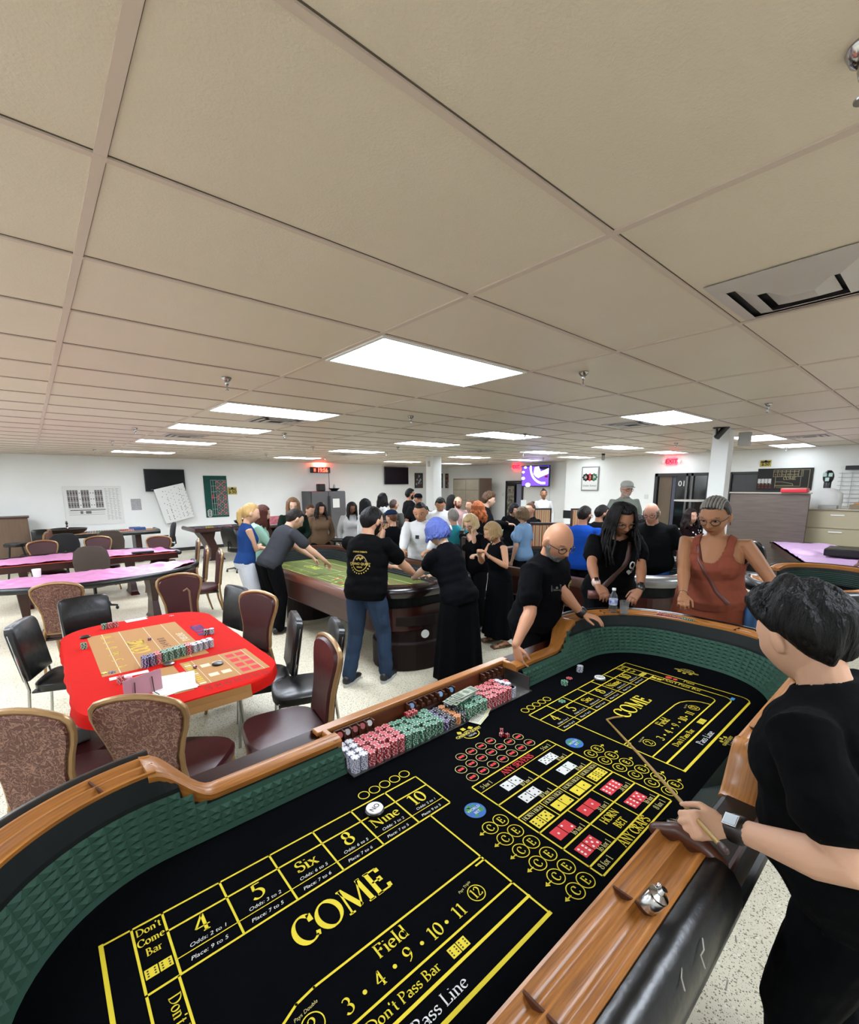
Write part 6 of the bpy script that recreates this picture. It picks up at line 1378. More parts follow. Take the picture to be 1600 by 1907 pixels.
    # top
    sleeve={'tee':.62,'long':9,'polo':.66,'tank':0,'vest':.02,'sleeveless':.05}[style]
    off={'tee':.020,'long':.024,'polo':.018,'tank':.010,'vest':.012,'sleeveless':.012}[style]
    if style:
        q=M(); zb={'tee':-.10,'long':-.10,'polo':-.08}.get(style,-.05); 
        rg=torsorings(off,zb-.001,.479,.0); kk=(.7+.3*bx)
        if style!='tank': rg.append([TS((.068 if not fem else .058)*kk*cos(t),(.064 if not fem else .056)*kk*sin(t)-.010,.497) for t in [2*pi*i/26 for i in range(26)]])
        q.rings(rg)
        if fem:
            for sx in(-1,1): q.ell((0,0,0),((.062*bx+off*.8)*s,(.055*bx+off*.8)*s,(.06*bx+off)*s),12,mx=T@Matrix.Translation((sx*.066*bx*s,.075*bx*s,.283*s)))
        pass
        for sx in(-1,1):
            A,E,Wp,r0,_f,_u=shl[sx]
            if sleeve>=.3:
                pts=[TS(sx*sw*.6,-.008,.395),A]; rd=[r0*1.05+.010,r0*1.08+.014]
                if sleeve>5: pts+=[A.lerp(E,.5),E,E.lerp(Wp,.5),E.lerp(Wp,.93)]; rd+=[r0*1.02+.014,r0*.9+.014,r0*.82+.014,r0*.6+.014]
                else: pts+=[A.lerp(E,sleeve*.5),A.lerp(E,sleeve)]; rd+=[r0+.018,r0*.9+.026]
                q.tube(pts,rd,14)
            elif style in('sleeveless','vest'): q.ell(tuple(TS(sx*sw*.86,-.008,.405)),(.045*s,.045*s,.045*s),10)
        nk=neck or {'tee':(.062*kk,.0),'polo':(.060*kk,.0),'long':(.060*kk,0),'vest':(.07,0),'sleeveless':(.066*kk,0)}.get(style,(.1,0))
        def keep(c):
            l_=TI@c; x,y,z=l_.x/s,l_.y/s,l_.z/s
            if style=='tank':
                if y>-.02 and z>.325+.125*(min(1,abs(x)/.085))**4 and abs(x)<.085: return False
                if y<=-.02 and z>.35+.11*(min(1,abs(x)/.085))**2.2 and abs(x)<.085: return False
                if z>.30 and abs(x)>.128+.06*(1-min(1,(z-.30)/.07)): return False
                return True
            if z>.455+(.012 if y<0 else 0) and x*x+(y-.0)**2<(nk[0]*(1 if not nk[1] else .9))**2: return False
            if nk[1] and y>0 and z>.47-nk[1] and abs(x)<nk[0]*1.1*(z-(.47-nk[1]))/nk[1]+.002: return False
            return True
        o=part(q,{'tee':'t_shirt','long':'shirt','polo':'polo_shirt','tank':'top','vest':'top','sleeveless':'top'}[style],cloth(top,foldscale),vx,keep,.004)
        if near:
            def fold(co):
                l_=TI@co; return noise.noise(V((l_.x*7,l_.y*7,l_.z*16)))*.009*foldscale+noise.noise(l_*26)*.002
            puff(o,fold)
        if collar:
            q=M(); ring=[[TS(a*cos(t),b*sin(t)-.012+(.012 if sin(t)>.3 else 0),z-(.03 if sin(t)>.8 else 0)) for t in [2*pi*i/24 for i in range(24)]] for z,a,b in((.462,.088*nr/(.058*s),.078*nr/(.058*s)),(.500,.072*nr/(.058*s),.068*nr/(.058*s)),(.505,.067*nr/(.058*s),.064*nr/(.058*s)),(.475,.082*nr/(.058*s),.076*nr/(.058*s)))]
            q.rings(ring,closed=True); part(q,'collar',cloth(top,foldscale),None,None,.003)
    # bottoms
    if legs in('pants','jeans','wide','capri'):
        q=M(); q.rings(torsorings(.012,-.11,.055))
        for sx in(-1,1):
            Hp,K_,An,rr=lg[sx]; wd={'pants':1.18,'jeans':1.08,'wide':1.32,'capri':1.12}[legs]
            e=An+V((0,0,.0)) if legs!='capri' else K_.lerp(An,.5)
            q.tube([Hp+V((0,0,.02)),Hp.lerp(K_,.3),K_,K_.lerp(e,.5),e],[rr*1.12,rr*1.06+.01,rr*.72*wd+.008,rr*.66*wd+.008,rr*.56*wd+.014],14)
        o=part(q,'jeans' if legs=='jeans' else 'trousers',cloth(bot),vx)
        if near or legs=='jeans':
            puff(o,lambda c:noise.noise(V((c.x*9,c.y*9,c.z*14)))*.008)
    elif legs=='skirt' or legs=='dress':
        q=M(); z0=.12 if legs=='skirt' else .25; rs=[]
        for t_ in range(12):
            u=t_/11; z=(pel+.06*s)*(1-u)+z0*u; a=(.158*bx+.012)+.075*u**.8; b=(.115*bx+.012)+.07*u**.8
            rs.append([V(((a+.018*u*sin(9*t))*cos(t)*s,(b+.018*u*sin(9*t))*sin(t)*s-.015+ (T@V((0,0,0))).y,z)) for t in [2*pi*i/72 for i in range(72)]])
        q.rings(rs); part(q,'skirt',cloth(bot))
    for sx in(-1,1):
        Hp,K_,An,rr=lg[sx]
        if shoes=='sandal':
            q=M(); q.box((An.x,An.y+.05,.012),(.09,.26,.024)); 
            for yy in(.03,.09): q.tube([(An.x-.045,An.y+yy,.025),(An.x,An.y+yy+.01,.072-yy*.25),(An.x+.045,An.y+yy,.025)],.011,6,flat=.5)
            part(q,'sandal',mat('sandal','6e5434',.35,.3))
        else:
            q=M(); q.rings([[V((An.x+a*cos(t),An.y+y0,max(.012,b0+b*sin(t)))) for t in [2*pi*i/14 for i in range(14)]] for y0,a,b,b0 in((-.085*s,.022,.03,.05),(-.07*s,.038,.048,.055),(-.01,.043,.055,.06),(.07*s,.047,.038,.045),(.14*s,.049,.028,.035),(.185*s,.036,.02,.03))]); o=part(q,'shoe',mat('shoe_'+shoes,shoes,.5))
            if label.find('jeans')>=0:
                q=M(); q.rings([[V((An.x+a*cos(t),An.y+.05*s+b*sin(t),z)) for t in [2*pi*i/20 for i in range(20)]] for z,a,b in((.0,.05,.145*s),(.032,.054,.15*s))]); p_=q.build('sole',mat('sole_white','d8d8d6',.5),parent=o)
    # eyes, brows
    for sx in(-1,1):
        q=M(); q.ell((0,0,0),(.0125,.0125,.0125*eyeopen+.003),12,mx=HM@Matrix.Translation((sx*.031,.0715,.008)))
        for k,f_ in enumerate(q.f):
            c=HI@(sum((V(q.v[i]) for i in f_),V())/len(f_)); q.m[k]=1 if hypot(c.x-sx*.031,c.z-.006)<.0068 and c.y>.07 else 0
        part(q,'eye',[mat('eye_white','d8d2cc',.3),mat('eye_dark','20140e',.2)])
        part(M().tube([HM@V((sx*.014,.087,.026)),HM@V((sx*.031,.0845,.032)),HM@V((sx*.048,.072,.027))],.003*s,6,flat=.7),'eyebrow',hairm(hc if hair!='bald' else '2a221e'))
        if near: part(M().tube([HM@V((sx*.017,.081,.006)),HM@V((sx*.031,.0855,.0035 if eyeopen<.6 else .012)),HM@V((sx*.046,.074,.006))],.0016*s,5),'eyelash',mat('lash','16100c',.6))
    # hair
    hmat=hairm(hc,hc2)
    def capsurf(off_,pred,n=64,m=44,amp=.006,fr=22):
        rg=[]
        for rr_ in sph(n,m):
            row=[]
            for d in rr_:
                p=headR(V((d.x,min(d.y,.0) if 0 else d.y,d.z))); w_=pred(p,d); nz=noise.noise(V((p.x*fr,p.y*fr,p.z*fr*.5)))*amp
                p=p.normalized()*(p.length*(1-.09*(1-w_))+ (off_*(.45+.55*smooth(-.06,.03,p.z))+nz)*w_); row.append(HM@p)
            rg.append(row)
        return rg
    def smooth(a,b,x): t=max(0,min(1,(x-a)/(b-a))); return t*t*(3-2*t)
    def std(fr=.066,side=-.02,back=-.075,soft=.006):
        def f(p,d):
            if p.y>.03: lim=fr
            elif p.y>-.02: lim=side+(fr-side)*smooth(-.02,.04,p.y)
            else: lim=back+(side-back)*smooth(-.07,-.02,p.y)
            return smooth(lim-soft,lim+soft*2,p.z)
        return f
    def locks(nl,z0,length,r,spread=1,wave=.0,front=False,seedv=1,taper=.5,part_=0):
        random.seed(seedv); q=M()
        for k in range(nl):
            a=(k/nl-.5)*2*(2.35 if not front else 2.75)     # angle from the back
            d=V((sin(a),-cos(a),0)); st=V((d.x*.078,d.y*.09-.002,z0+random.uniform(-.01,.015)))
            tp=V((d.x*.05,d.y*.055,.098)); pts=[HM@tp,HM@V((d.x*.082,d.y*.096,.05)),HM@(V((d.x*.088,d.y*.104,-.01)))]
            L=length*random.uniform(.75,1.12)*(1.15 if abs(a)<1.2 else .95); last=pts[-1]; rj=random.uniform(.8,1.15)
            outw=(R3.to_3x3()@V((d.x,d.y,0)))
            for j in range(1,6):
                u=j/5; dn=V((0,0,-1)); pts.append(last+dn*L*u*s+outw*(.02*spread*sin(u*2.2))*s+V((sin(u*9+k)*wave,cos(u*8+k*2)*wave,0)))
            q.tube(pts,[r*.7*s,r*s*rj,r*s*rj,r*s*rj,r*.9*s*rj,r*.78*s*rj,r*.6*s,r*taper*.5*s],7)
        return q
    if hair=='short': part(M().rings(capsurf(.013,std())),'hair',hmat)
    elif hair=='thick': part(M().rings(capsurf(.034,std(.055,.004,-.088,.014),amp=.017,fr=38)),'hair',hmat)
    elif hair=='buzz': part(M().rings(capsurf(.005,std(.07,-.01,-.07),amp=.001)),'hair',hmat)
    elif hair=='fringe': part(M().rings(capsurf(.007,lambda p,d:std(.2,-.02,-.075)(p,d)*0+smooth(-.02,-.01,.03-p.y)*smooth(-.065,-.05,p.z)*smooth(.0,.02,.05-p.z),amp=.002)),'hair',hmat)
    elif hair in('long','wavy','curly','bob','braids','ponytail','bun','cornrow'):
        capo={'curly':.022,'bob':.018,'wavy':.016}.get(hair,.011)
        q=M().rings(capsurf(capo,std(.074 if hair!='bob' else .06,-.035,-.085),amp=.014 if hair=='curly' else .004,fr=40 if hair=='curly' else 22))
        if hair=='long': q2=locks(40,.0,.22*1.0,.0135,.5,.004)
        elif hair=='wavy': q2=locks(36,.0,.2,.0155,1.0,.014)
        elif hair=='curly': q2=locks(34,.0,.19,.021,1.8,.02)
        elif hair=='bob': q2=locks(44,.0,.062,.0135,.3,.006,taper=.5)
        elif hair=='braids': q2=None
        elif hair=='ponytail':
            q2=M(); b=HM@V((0,-.105,.03)); 
            for k in range(9): o_=V((random.uniform(-.02,.02),random.uniform(-.02,.02),0)); q2.tube([HM@V((0,-.09,.04)),b,b+V((0,-.035,-.05))+o_,b+V((0,-.04,-.15))+o_*1.4,b+V((0,-.01,-.26))+o_],[.014,.02,.022,.018,.006],7)
        elif hair=='bun': q2=M().ell((0,0,0),(.034,.034,.03),14,mx=HM@Matrix.Translation((0,-.06,.118)))
        elif hair=='cornrow': q2=M().ell((0,0,0),(.03,.02,.03),10,mx=HM@Matrix.Translation((0,-.105,-.0)))
        if q2 is not None: base=len(q.v); q.v+=q2.v; q.f+=[tuple(i+base for i in f_) for f_ in q2.f]; q.m+=q2.m
        part(q,'hair',hmat,max(.006,vox*.8) if hair not in('cornrow','braids') else None,sm=1)
        if hair=='cornrow':
            for k in range(9):
                x=(k-4)*.0165; pts=[]
                for j in range(12):
                    a=R(62-j*17.5+0); d=V((x/.075*.98*sin(R(90)) if 0 else x/.08,cos(a)*0,0)); yy=cos(R(50+j*11.5)); zz=sin(R(50+j*11.5)); d=V((x*13*(1-.15*j/12),yy,zz)).normalized(); p=headR(d); pts.append(HM@(p+p.normalized()*.011))
                part(M().tube(pts,[.0075*s*(1+.15*(j%2)) for j in range(12)],7),'braid',hairm(hc2 or hc))
        if hair=='braids':
            random.seed(3)
            for k in range(46):
                a=(k/46-.5)*2*2.45; d=V((sin(a),-cos(a),0)); pts=[HM@V((d.x*.02+.01,d.y*.03,.118)),HM@V((d.x*.07,d.y*.08,.09)),HM@V((d.x*.092,d.y*.108,.02)),HM@V((d.x*.096,d.y*.11,-.04))]
                side=-1 if (k>14) else 1; L=random.uniform(.22,.34); last=pts[-1]; o_=R3.to_3x3()@V((d.x,d.y,0))
                for j in range(1,6): u=j/5; pts.append(last+V((o_.x*.03*sin(2.4*u)+.012*sin(k*3+j),o_.y*.03*u+.01*cos(k*5+j)+.05*u*(1 if d.y>-.3 else .0),-L*u)))
                part(M().tube(pts,[.009*s]*3+[.0095*s,.009*s,.0088*s,.008*s,.0075*s,.005*s],6),'braid',hmat)
    if hair=='cap' or hair=='capback':
        part(M().rings(capsurf(.008,std(.05,-.03,-.08))),'hair',hmat)
        q=M(); q.rings([[HM@V(((.086*k_)*cos(t),(.104*k_)*sin(t),z)) for t in [2*pi*i/24 for i in range(24)]] for z,k_ in((.052,1),(.08,.98),(.108,.82),(.125,.5),(.13,.15))]); part(q,'cap',cloth(hc2 or 'cfd2cc'))
        q=M(); n_=14; a_=[HM@V((.083*cos(t),.10*sin(t),.054)) for t in [pi*i/n_ for i in range(n_+1)]]; b_=[HM@V((.075*cos(t),.10*sin(t)+.075*sin(t)**.6,.045)) for t in [pi*i/n_ for i in range(n_+1)]]; q.add(a_+b_,[(i,i+1,n_+2+i,n_+1+i) for i in range(n_)]); part(q,'cap_brim',cloth(hc2 or 'cfd2cc'),None,None,.003)
    if beard:
        q=M(); rg=[]
        for rr_ in sph(60,46):
            row=[]
            for d in rr_:
                p=headR(d); w_=smooth(-.050,-.060,p.z-.35*max(0,.045-p.y)*(p.y<.045))*smooth(-.01,.01,p.y) if p.y>-.01 else 0
                if p.y>.06 and abs(p.x)<.036 and -.052<p.z<-.040: w_=max(w_,.8)
                if p.y>.075 and abs(p.x)<.024 and -.069<p.z<-.051: w_*=.0
                if abs(p.x)>.05 and p.y<.03 and p.z<.005 and p.y>-.005: w_=max(w_,smooth(.005,-.01,p.z))
                p=p.normalized()*(p.length*(1-.08*(1-w_))+(.0055+noise.noise(p*110)*.003)*w_); row.append(HM@p)
            rg.append(row)
        q.rings(rg); part(q,'beard',hairm(beard))
    if glasses:
        q=M(); gm=mat('glasses_'+glasses,glasses,.3)
        for sx in(-1,1):
            q.tube([HM@V((sx*.034+.024*cos(t),.094-.010*abs(cos(t))*(1 if sx*cos(t)>0 else 0),.002+.0175*sin(t))) for t in [2*pi*i/14 for i in range(15)]],.0029*s,6,cap=False)
            q.tube([HM@V((sx*.058,.086,.008)),HM@V((sx*.078,.04,.008)),HM@V((sx*.080,-.012,.008))],.0026*s,6)
        q.tube([HM@V((-.011,.099,.006)),HM@V((.011,.099,.006))],.002*s,6); part(q,'glasses',gm)
    info=dict(root=root,part=part,TS=TS,T=T,HM=HM,shl=shl,s=s,lg=lg,WI=WI)
    if extra: extra(info)
    return info
def watch(I,sx,col='1a1a1a',face='0c0c10'):
    A,E,Wp,r0,f,up=I['shl'][sx]; d=(Wp-E).normalized(); c=E.lerp(Wp,.93); o=I['part'](M().tube([c-d*.011,c+d*.011],r0*.58+.004,16),'watch_strap',mat('strap_'+col,col,.4))
    u=(up-d*up.dot(d)).normalized(); r=d.cross(u); mx=Matrix((r,d,u)).transposed().to_4x4(); mx.translation=c+u*(r0*.58+.005)
    M().box((0,0,0),(.034,.038,.009),mx=mx).box((0,0,.005),(.028,.032,.002),mx=mx,mi=1).build('watch_face',[steel,mat('wface_'+face,face,.2)],parent=o,bevel=.003)
def band(I,sx,col='c9a84a',t_=.97):
    A,E,Wp,r0,f,up=I['shl'][sx]; c=E.lerp(Wp,t_); d=(Wp-E).normalized(); pts=[]; u=d.orthogonal().normalized(); w_=d.cross(u)
    I['part'](M().tube([c+(u*cos(a)+w_*sin(a))*(r0*.52+.004) for a in [2*pi*k/12 for k in range(13)]],.003,5,cap=False),'bracelet',mat('band_'+col,col,.3,.7))
def tmark(I,fn,y=.145,name='shirt_print',mats=None,back=False):
    "print laid on the chest or back, in torso coordinates"
    q=M(); fn(q); 
    mesh=[]
    T=I['T']; s=I['s']
    q.v=[tuple(T@V(v)) for v in q.v]; I['part'](q,name,mats or [wht])
def project_on(I,obname,pts_fn,y0,mats,name,sgn=1):
    "lay flat artwork (x,z in torso frame) on the shirt surface"
    from mathutils.bvhtree import BVHTree
    o=next(c for c in I['root'].children if c.name.startswith(obname)); bv=BVHTree.FromPolygons([v.co.copy() for v in o.data.vertices],[tuple(p.vertices) for p in o.data.polygons])
    q=M(); pts_fn(q); T=I['T']; nv=[]
    # finer mesh of the artwork follows the body
    d=(T.to_3x3()@V((0,-sgn,0))).normalized()
    for v in q.v:
        p=T@V((v[0]*(-1 if sgn>0 else 1),y0*sgn,v[1])); hit=bv.ray_cast(p,d); hp=hit[0] if hit[0] else p+d*.2
        nv.append(tuple(hp-d*(.0065+v[2])))
    q.v=nv; I['part'](q,name,mats)

def strap_on(I,pts,w_,m,name='bag_strap'):
    "ribbon laid over the clothed chest along (x, z) points in the torso frame"
    from mathutils.bvhtree import BVHTree
    bs=[BVHTree.FromPolygons([v.co.copy() for v in o.data.vertices],[tuple(p.vertices) for p in o.data.polygons]) for o in I['root'].children if o.name.split('.')[0] in('body','t_shirt','top','shirt','skirt')]
    T=I['T']; d=(T.to_3x3()@V((0,-1,0))).normalized(); s=I['s']; rows=[]
    P=[V((a*s,b*s,0)) for a,b in pts]; fine=[]
    for a,b in zip(P,P[1:]):
        for k in range(6): fine.append(a.lerp(b,k/6))
    fine.append(P[-1])
    for i,p in enumerate(fine):
        t=(fine[min(i+1,len(fine)-1)]-fine[max(i-1,0)]).normalized(); n_=V((-t.y,t.x,0)); row=[]
        for e in (1,0,-1):
            q_=p+n_*w_*e; o=T@V((q_.x,.45,q_.y)); hs=[h for h in (b.ray_cast(o,d)[0] for b in bs) if h]
            row.append(min(hs,key=lambda h:(h-o).length)-d*.007 if hs else None)
        if all(row): rows.append(row)
    q=M(); q.add([v for r in rows for v in r],[(3*i+j,3*i+j+1,3*i+j+4,3*i+j+3) for i in range(len(rows)-1) for j in range(2)]); I['part'](q,name,m,sol=.004)
DBG=False
def chk(I,px,py,nm):
    if not DBG: return
    p=I['root'].matrix_world@(I['HM']@V((0,0,.118))); d=p-V((0,0,H)); e=d.dot(_fw); print('CHK',nm,'want',px,py,'got',round(CX+F*d.dot(_r)/e),round(CY-F*d.dot(_u)/e),[round(v,2) for v in p])
def yw(dx,dy): return atan2(dx,dy)
def letters(q,txt,x,z,sz,mi=0,dz=0,bold=.02):
    i0=len(q.v); sans(q,txt,x,z,sz,I4,mi=mi,z=dz,bold=bold)
# stickman
def ex_stick(I):
    watch(I,-1,'1c1410','b8c4cc')
    project_on(I,'t_shirt',lambda q:letters(q,'CASINO QUEST',0,.25,.022,0),.3,[yel,wht],'shirt_print',-1)
hw=at(1300,1528,1.07)
I=person('man in black t-shirt holding the long dice stick, seen from behind',(1.62,-.02),yw(.12,1),1.80,'d9a98a','101113','0d0f14','tee','pants','thick','15120f',build=1.22,lean=.30,belly=.35,
 lh=hw+V((.055,-.065,-.01)),lf=(-.62,.75,-.05),lup=(-.5,-.4,.75),curl=1.25,lhint=(-.35,-1.0,-.35),rh=(2.02,.30,1.03),rf=(0,1,-.2),rup=(0,0,1),aim=(1505,1100),head=(-.30,.40,0),vox=.0055,extra=ex_stick,eyeopen=.4,foldscale=1.4,shoes='101010')
chk(I,1505,1100,'stick')
tip=at(1130,1340,FZ+.012); st_=thing('dice_stick','long bamboo dice stick held over the felt by the stickman','stick',hw); si=st_.matrix_world.inverted()
dd=(hw-tip).normalized(); butt=hw+dd*.14
M().tube([tip,tip.lerp(hw,.5)+V((0,0,.004)),hw,butt],[.0045,.0052,.006,.0065],10).xf(si).build('shaft',mat('bamboo','a8843e',.45,bump=(60,.001)),parent=st_,smooth=True)
M().tube([tip,tip+V((.05,-.015,0)),tip+V((.10,-.045,.0))],[.0045,.005,.004],8).xf(si).build('hook',mat('bamboo','a8843e',.45),parent=st_,smooth=True)
M().tube([butt,butt+dd*.025],.009,10).xf(si).build('butt_cap',mat('butt','3a1d18',.5),parent=st_,smooth=True)
# bald dealer
def ex_bald(I):
    watch(I,1 if 0 else -1,'141414','1a1a1a') 
    def art(q): rect(q,-.13,.325,-.05,.37,I4,0,0); rect(q,-.127,.328,-.053,.367,I4,1,.0006); disc(q,-.09,.352,.009,I4,0,.001); rect(q,-.115,.334,-.065,.338,I4,0,.001)
    project_on(I,'polo',art,.3,[mat('badge_edge','8d8f86',.4,.5),blk],'name_badge')
    def art2(q): letters(q,'CQ',.075,.335,.035,0); circ(q,.075,.348,.028,.004,I4,0)
    project_on(I,'polo',art2,.3,[mat('gold_thread','b9a95a',.7)],'embroidered_crest')
I=person('bald bearded man in black polo leaning to take chips from the bank',(2.78,2.12),yw(.10,-1),1.84,'c98f6c','121317','101114','polo','pants','bald','2a221e',build=1.15,lean=.27,sidelean=.06,belly=.25,
 rh=(2.30,1.78,.95),rf=(-.05,-.35,-1),rup=(-1,.2,.2),lh=(2.97,1.70,1.045),lf=(.25,-1,-.12),lup=(0,0,1),curl=.45,rhint=(-.8,.3,-.3),lhint=(1,.2,-.2),aim=(1040,972),head=(-.36,.34,0),vox=.0055,glasses='1c1a1a',beard='8b8782',extra=ex_bald,eyeopen=.35,collar=True)
chk(I,1040,972,'bald')
# braids woman
def ex_braid(I):
    watch(I,1,'d8b8a8','0c0c10'); watch(I,-1,'1a1a1a','0c0c10'); band(I,1)
    def art(q):
        circ(q,.095,.315,.019,.011,I4,0,0,24,ry=.031); line(q,(.087,.295),(.115,.275),.010,I4,0)
        P=[(-.085,.185),(-.112,.215),(-.112,.228),(-.103,.236),(-.092,.234),(-.085,.225),(-.078,.234),(-.067,.236),(-.058,.228),(-.058,.215)]; P=[((a+.085)*1.15+.095,(b-.21)*1.15+.235) for a,b in P]; q.add([V((a,b,0)) for a,b in P],[tuple(range(len(P)))],0)
    project_on(I,'t_shirt',art,.3,[wht],'shirt_print')
    T=I['TS']; strap_on(I,[(-.085,.44),(-.05,.34),(.0,.24),(.07,.13),(.14,.03)],.021,mat('strap_brown','4a2c22',.5)); I['part'](M().box(tuple(T(.17,.14,.01)),(.09,.04,.07)),'strap_tab',mat('tab_brown','6b3b30',.5))
I=person('woman with long black braids and glasses in black t-shirt at the far rail',(3.95,2.08),yw(-.70,-.75),1.86,'9d6a4c','0f1012','14151a','tee','pants','braids','17120f',fem=True,build=1.22,lean=.22,neck=(.085,.02),
 rh=at(1113,1122,1.10),rf=(-.3,-.75,-.55),rup=(-.3,-.2,.9),lh=at(1194,1108,1.12),lf=(-.55,.15,-.5),lup=(-.3,-.3,.9),curl=.55,rhint=(.8,-.2,-.6),lhint=(-.8,-.2,-.6),aim=(1160,935),head=(-.38,-.10,.05),vox=.0055,glasses='17120f',extra=ex_braid,eyeopen=.45,belly=.2)
chk(I,1160,935,'braids')
# rust woman
def ex_rust(I):
    T=I['TS']; strap_on(I,[(.088,.425),(.055,.34),(.0,.24),(-.06,.13),(-.14,.04)],.013,mat('strap_rust','5e2c22',.5))
    c=T(-.255,.02,-.10); I['part'](M().rings([[V((c.x+.055*cos(t)*k,c.y+.13*sin(t)*k,c.z+z)) for t in [2*pi*i/20 for i in range(20)]] for z,k in((-.17,.7),(-.15,1),(.08,1),(.12,.75))]),'denim_bag',cloth('3f5f86')); band(I,1,'b8a080')
    I['part'](M().ell((0,0,0),(.004,.004,.012),8,mx=I['HM']@Matrix.Translation((.078,-.012,-.045))).ell((0,0,0),(.004,.004,.012),8,mx=I['HM']@Matrix.Translation((-.078,-.012,-.045))),'earrings',mat('ear_rust','8a3c28',.4))
I=person('older woman with grey cornrow braids and glasses in rust sleeveless dress',(4.12,1.40),yw(-.96,-.12),1.90,'a97450','8a4a38','80432f','tank','dress','cornrow','3e3a36','8d8880',fem=True,build=1.38,lean=.18,belly=.35,
 rh=at(1272,1108,1.17),rf=(-.8,-.35,-.3),rup=(0,0,1),rhint=(.2,-.4,-1),lh=(3.98,.80,1.0),lf=(-.6,-.6,-.4),lup=(0,0,1),lhint=(-.9,-.2,-.2),curl=.9,aim=(1335,925),head=(-.30,.12,0),vox=.0055,glasses='1c1512',extra=ex_rust,eyeopen=.4,foldscale=.7)
chk(I,1335,925,'rust')
# jeans man
def ex_jeans(I):
    def art(q):
        circ(q,0,.25,.075,.006,I4,0); 
        q.add([V((.073*cos(a),.262+.073*sin(a),0)) for a in [pi*k/12 for k in range(13)]],[tuple(range(13))],1)
        rect(q,-.095,.228,.095,.262,I4,2,.001); letters(q,'CASINO QUEST',0,.234,.0215,0,.002); letters(q,'VEGAS',0,.205,.014,0,.001)
        for k in range(4): die(q,-.03+.02*k,.29+.012*(k%2),.02,(5,3,2,6)[k],I4,0,2,z=.001)
        for k in range(11): a=pi+.25+k*(pi-.5)/10; disc(q,.10*cos(a),.25+.10*sin(a),.006,I4,0)
        letters(q,'CASINO EVENTS',0,.352,.014,0)
    project_on(I,'t_shirt',art,.35,[mat('gold_ink','cdb04a',.8),mat('violet_ink','6a5a86',.8),blk],'shirt_print',-1)
I=person('man in black printed t-shirt and blue jeans reaching over the green table',(2.30,3.80),yw(.88,.48),1.80,'d3a07f','141415','38485f','tee','jeans','short','191412',build=1.16,lean=.14,
 rh=(2.98,3.62,1.03),lh=(2.98,3.90,1.03),rf=(1,.1,.0),lf=(1,.0,0),rup=(0,0,1),lup=(0,0,1),curl=.4,rhint=(.3,-.5,-1),aim=(692,945),head=(-.25,.35,0),vox=.0075,glasses='101010',beard='1c1512',extra=ex_jeans,legspread=.12,stance=.10,belly=.15)
chk(I,692,945,'jeans')
# blue hair
def ex_blue(I):
    I['part'](M().box((0,0,0),(.095,.012,.034),mx=I['HM']@Matrix.Translation((.066,-.098,.0))@Matrix.Rotation(.6,4,'Z')@Matrix.Rotation(-.25,4,'Y')),'hair_clip',white)
I=person('woman with blue and purple hair in black top and long black skirt',(3.06,3.02),yw(-.22,1),1.76,'d9b59c','12141b','0c0d12','tee','skirt','bob','5a6ab2','57a4c4',fem=True,build=1.18,lean=.36,
 lh=(2.92,3.66,.99),lf=(.7,.6,0),lup=(0,0,1),rh=(3.25,3.66,.99),rf=(0,1,0),rup=(0,0,1),aim=(815,965),head=(-.25,.0,0),vox=.0075,extra=ex_blue,foldscale=1.2)
chk(I,815,965,'blue')
I=person('man in charcoal t-shirt bending over the left end of the green table',(2.38,5.95),yw(.95,.1),1.76,'d8ab8c','3c3d42','151517','tee','pants','short','35271e',build=.98,lean=.62,
 rh=(3.02,5.62,.92),lh=(2.98,5.86,.93),rf=(.6,.2,-.6),lf=(.6,-.2,-.6),curl=.7,aim=(548,948),head=(-.3,.1,0),vox=.009); chk(I,548,948,'grey')
I=person('blonde woman in navy sleeveless top and white jeans with folded arms',(2.08,6.35),yw(.97,-.15),1.76,'d9ab8a','24427a','d3d6dc','sleeveless','wide','ponytail','c9a468','a8824a',fem=True,build=.98,lean=.10,
 rh=(2.40,6.42,1.16),lh=(2.36,6.12,1.14),rf=(.1,1,-.2),lf=(0,-1,-.1),rhint=(.2,.1,-1),lhint=(-.2,.1,-1),aim=(465,937),head=(-.25,0,0),vox=.009); chk(I,465,937,'blonde')
I=person('auburn haired woman in mint shirt beside the blonde woman',(2.55,6.95),yw(.9,-.5),1.72,'d6a78c','9cc4b0','2a2a2e','long','pants','long','4e2218',fem=True,lean=.1,aim=(487,940),head=(-.3,0,0),vox=.011,rh=(2.9,6.75,1.08),lh=(2.95,7.0,1.08)); chk(I,487,940,'mint')
I=person('woman with long light brown hair in dark green jacket behind the green table',(3.35,7.72),yw(-.35,-1),1.80,'d9ae94','1c3428','202024','long','pants','long','7a573c','a07a54',fem=True,build=1.12,lean=.14,aim=(545,926),head=(-.25,0,0),vox=.010,rh=(3.05,7.35,1.02),lh=(3.45,7.35,1.02)); chk(I,545,926,'green jacket')
def ex_bow(I):
    def art(q): rect(q,-.02,.33,.02,.362,I4,0,.001); rect(q,.012,.37,.028,.395,I4,0)
    project_on(I,'shirt',lambda q:rect(q,-.045,.30,.01,.35,I4,0,.001),.32,[blk],'name_badge')
I=person('man in white dress shirt with a black badge behind the green table',(4.42,4.85),yw(-.80,-.55),1.80,'c08a66','dcdcda','16161a','long','pants','buzz','1a1412',build=1.20,lean=.14,belly=.2,
 rh=(3.62,4.72,1.06),lh=(3.78,4.38,1.04),rf=(-.6,-.7,-.3),lf=(-.7,.3,-.3),curl=.8,aim=(783,935),head=(-.28,-.05,.0),vox=.0085,collar=True,extra=ex_bow,eyeopen=.4); chk(I,783,935,'bow')
def ex_badge(I):
    A,E,Wp,r0,f,up=I['shl'][1]; I['part'](M().box(tuple(Wp+f*.12+V((0,0,-.05))),(.06,.004,.10)),'white_card',paper)
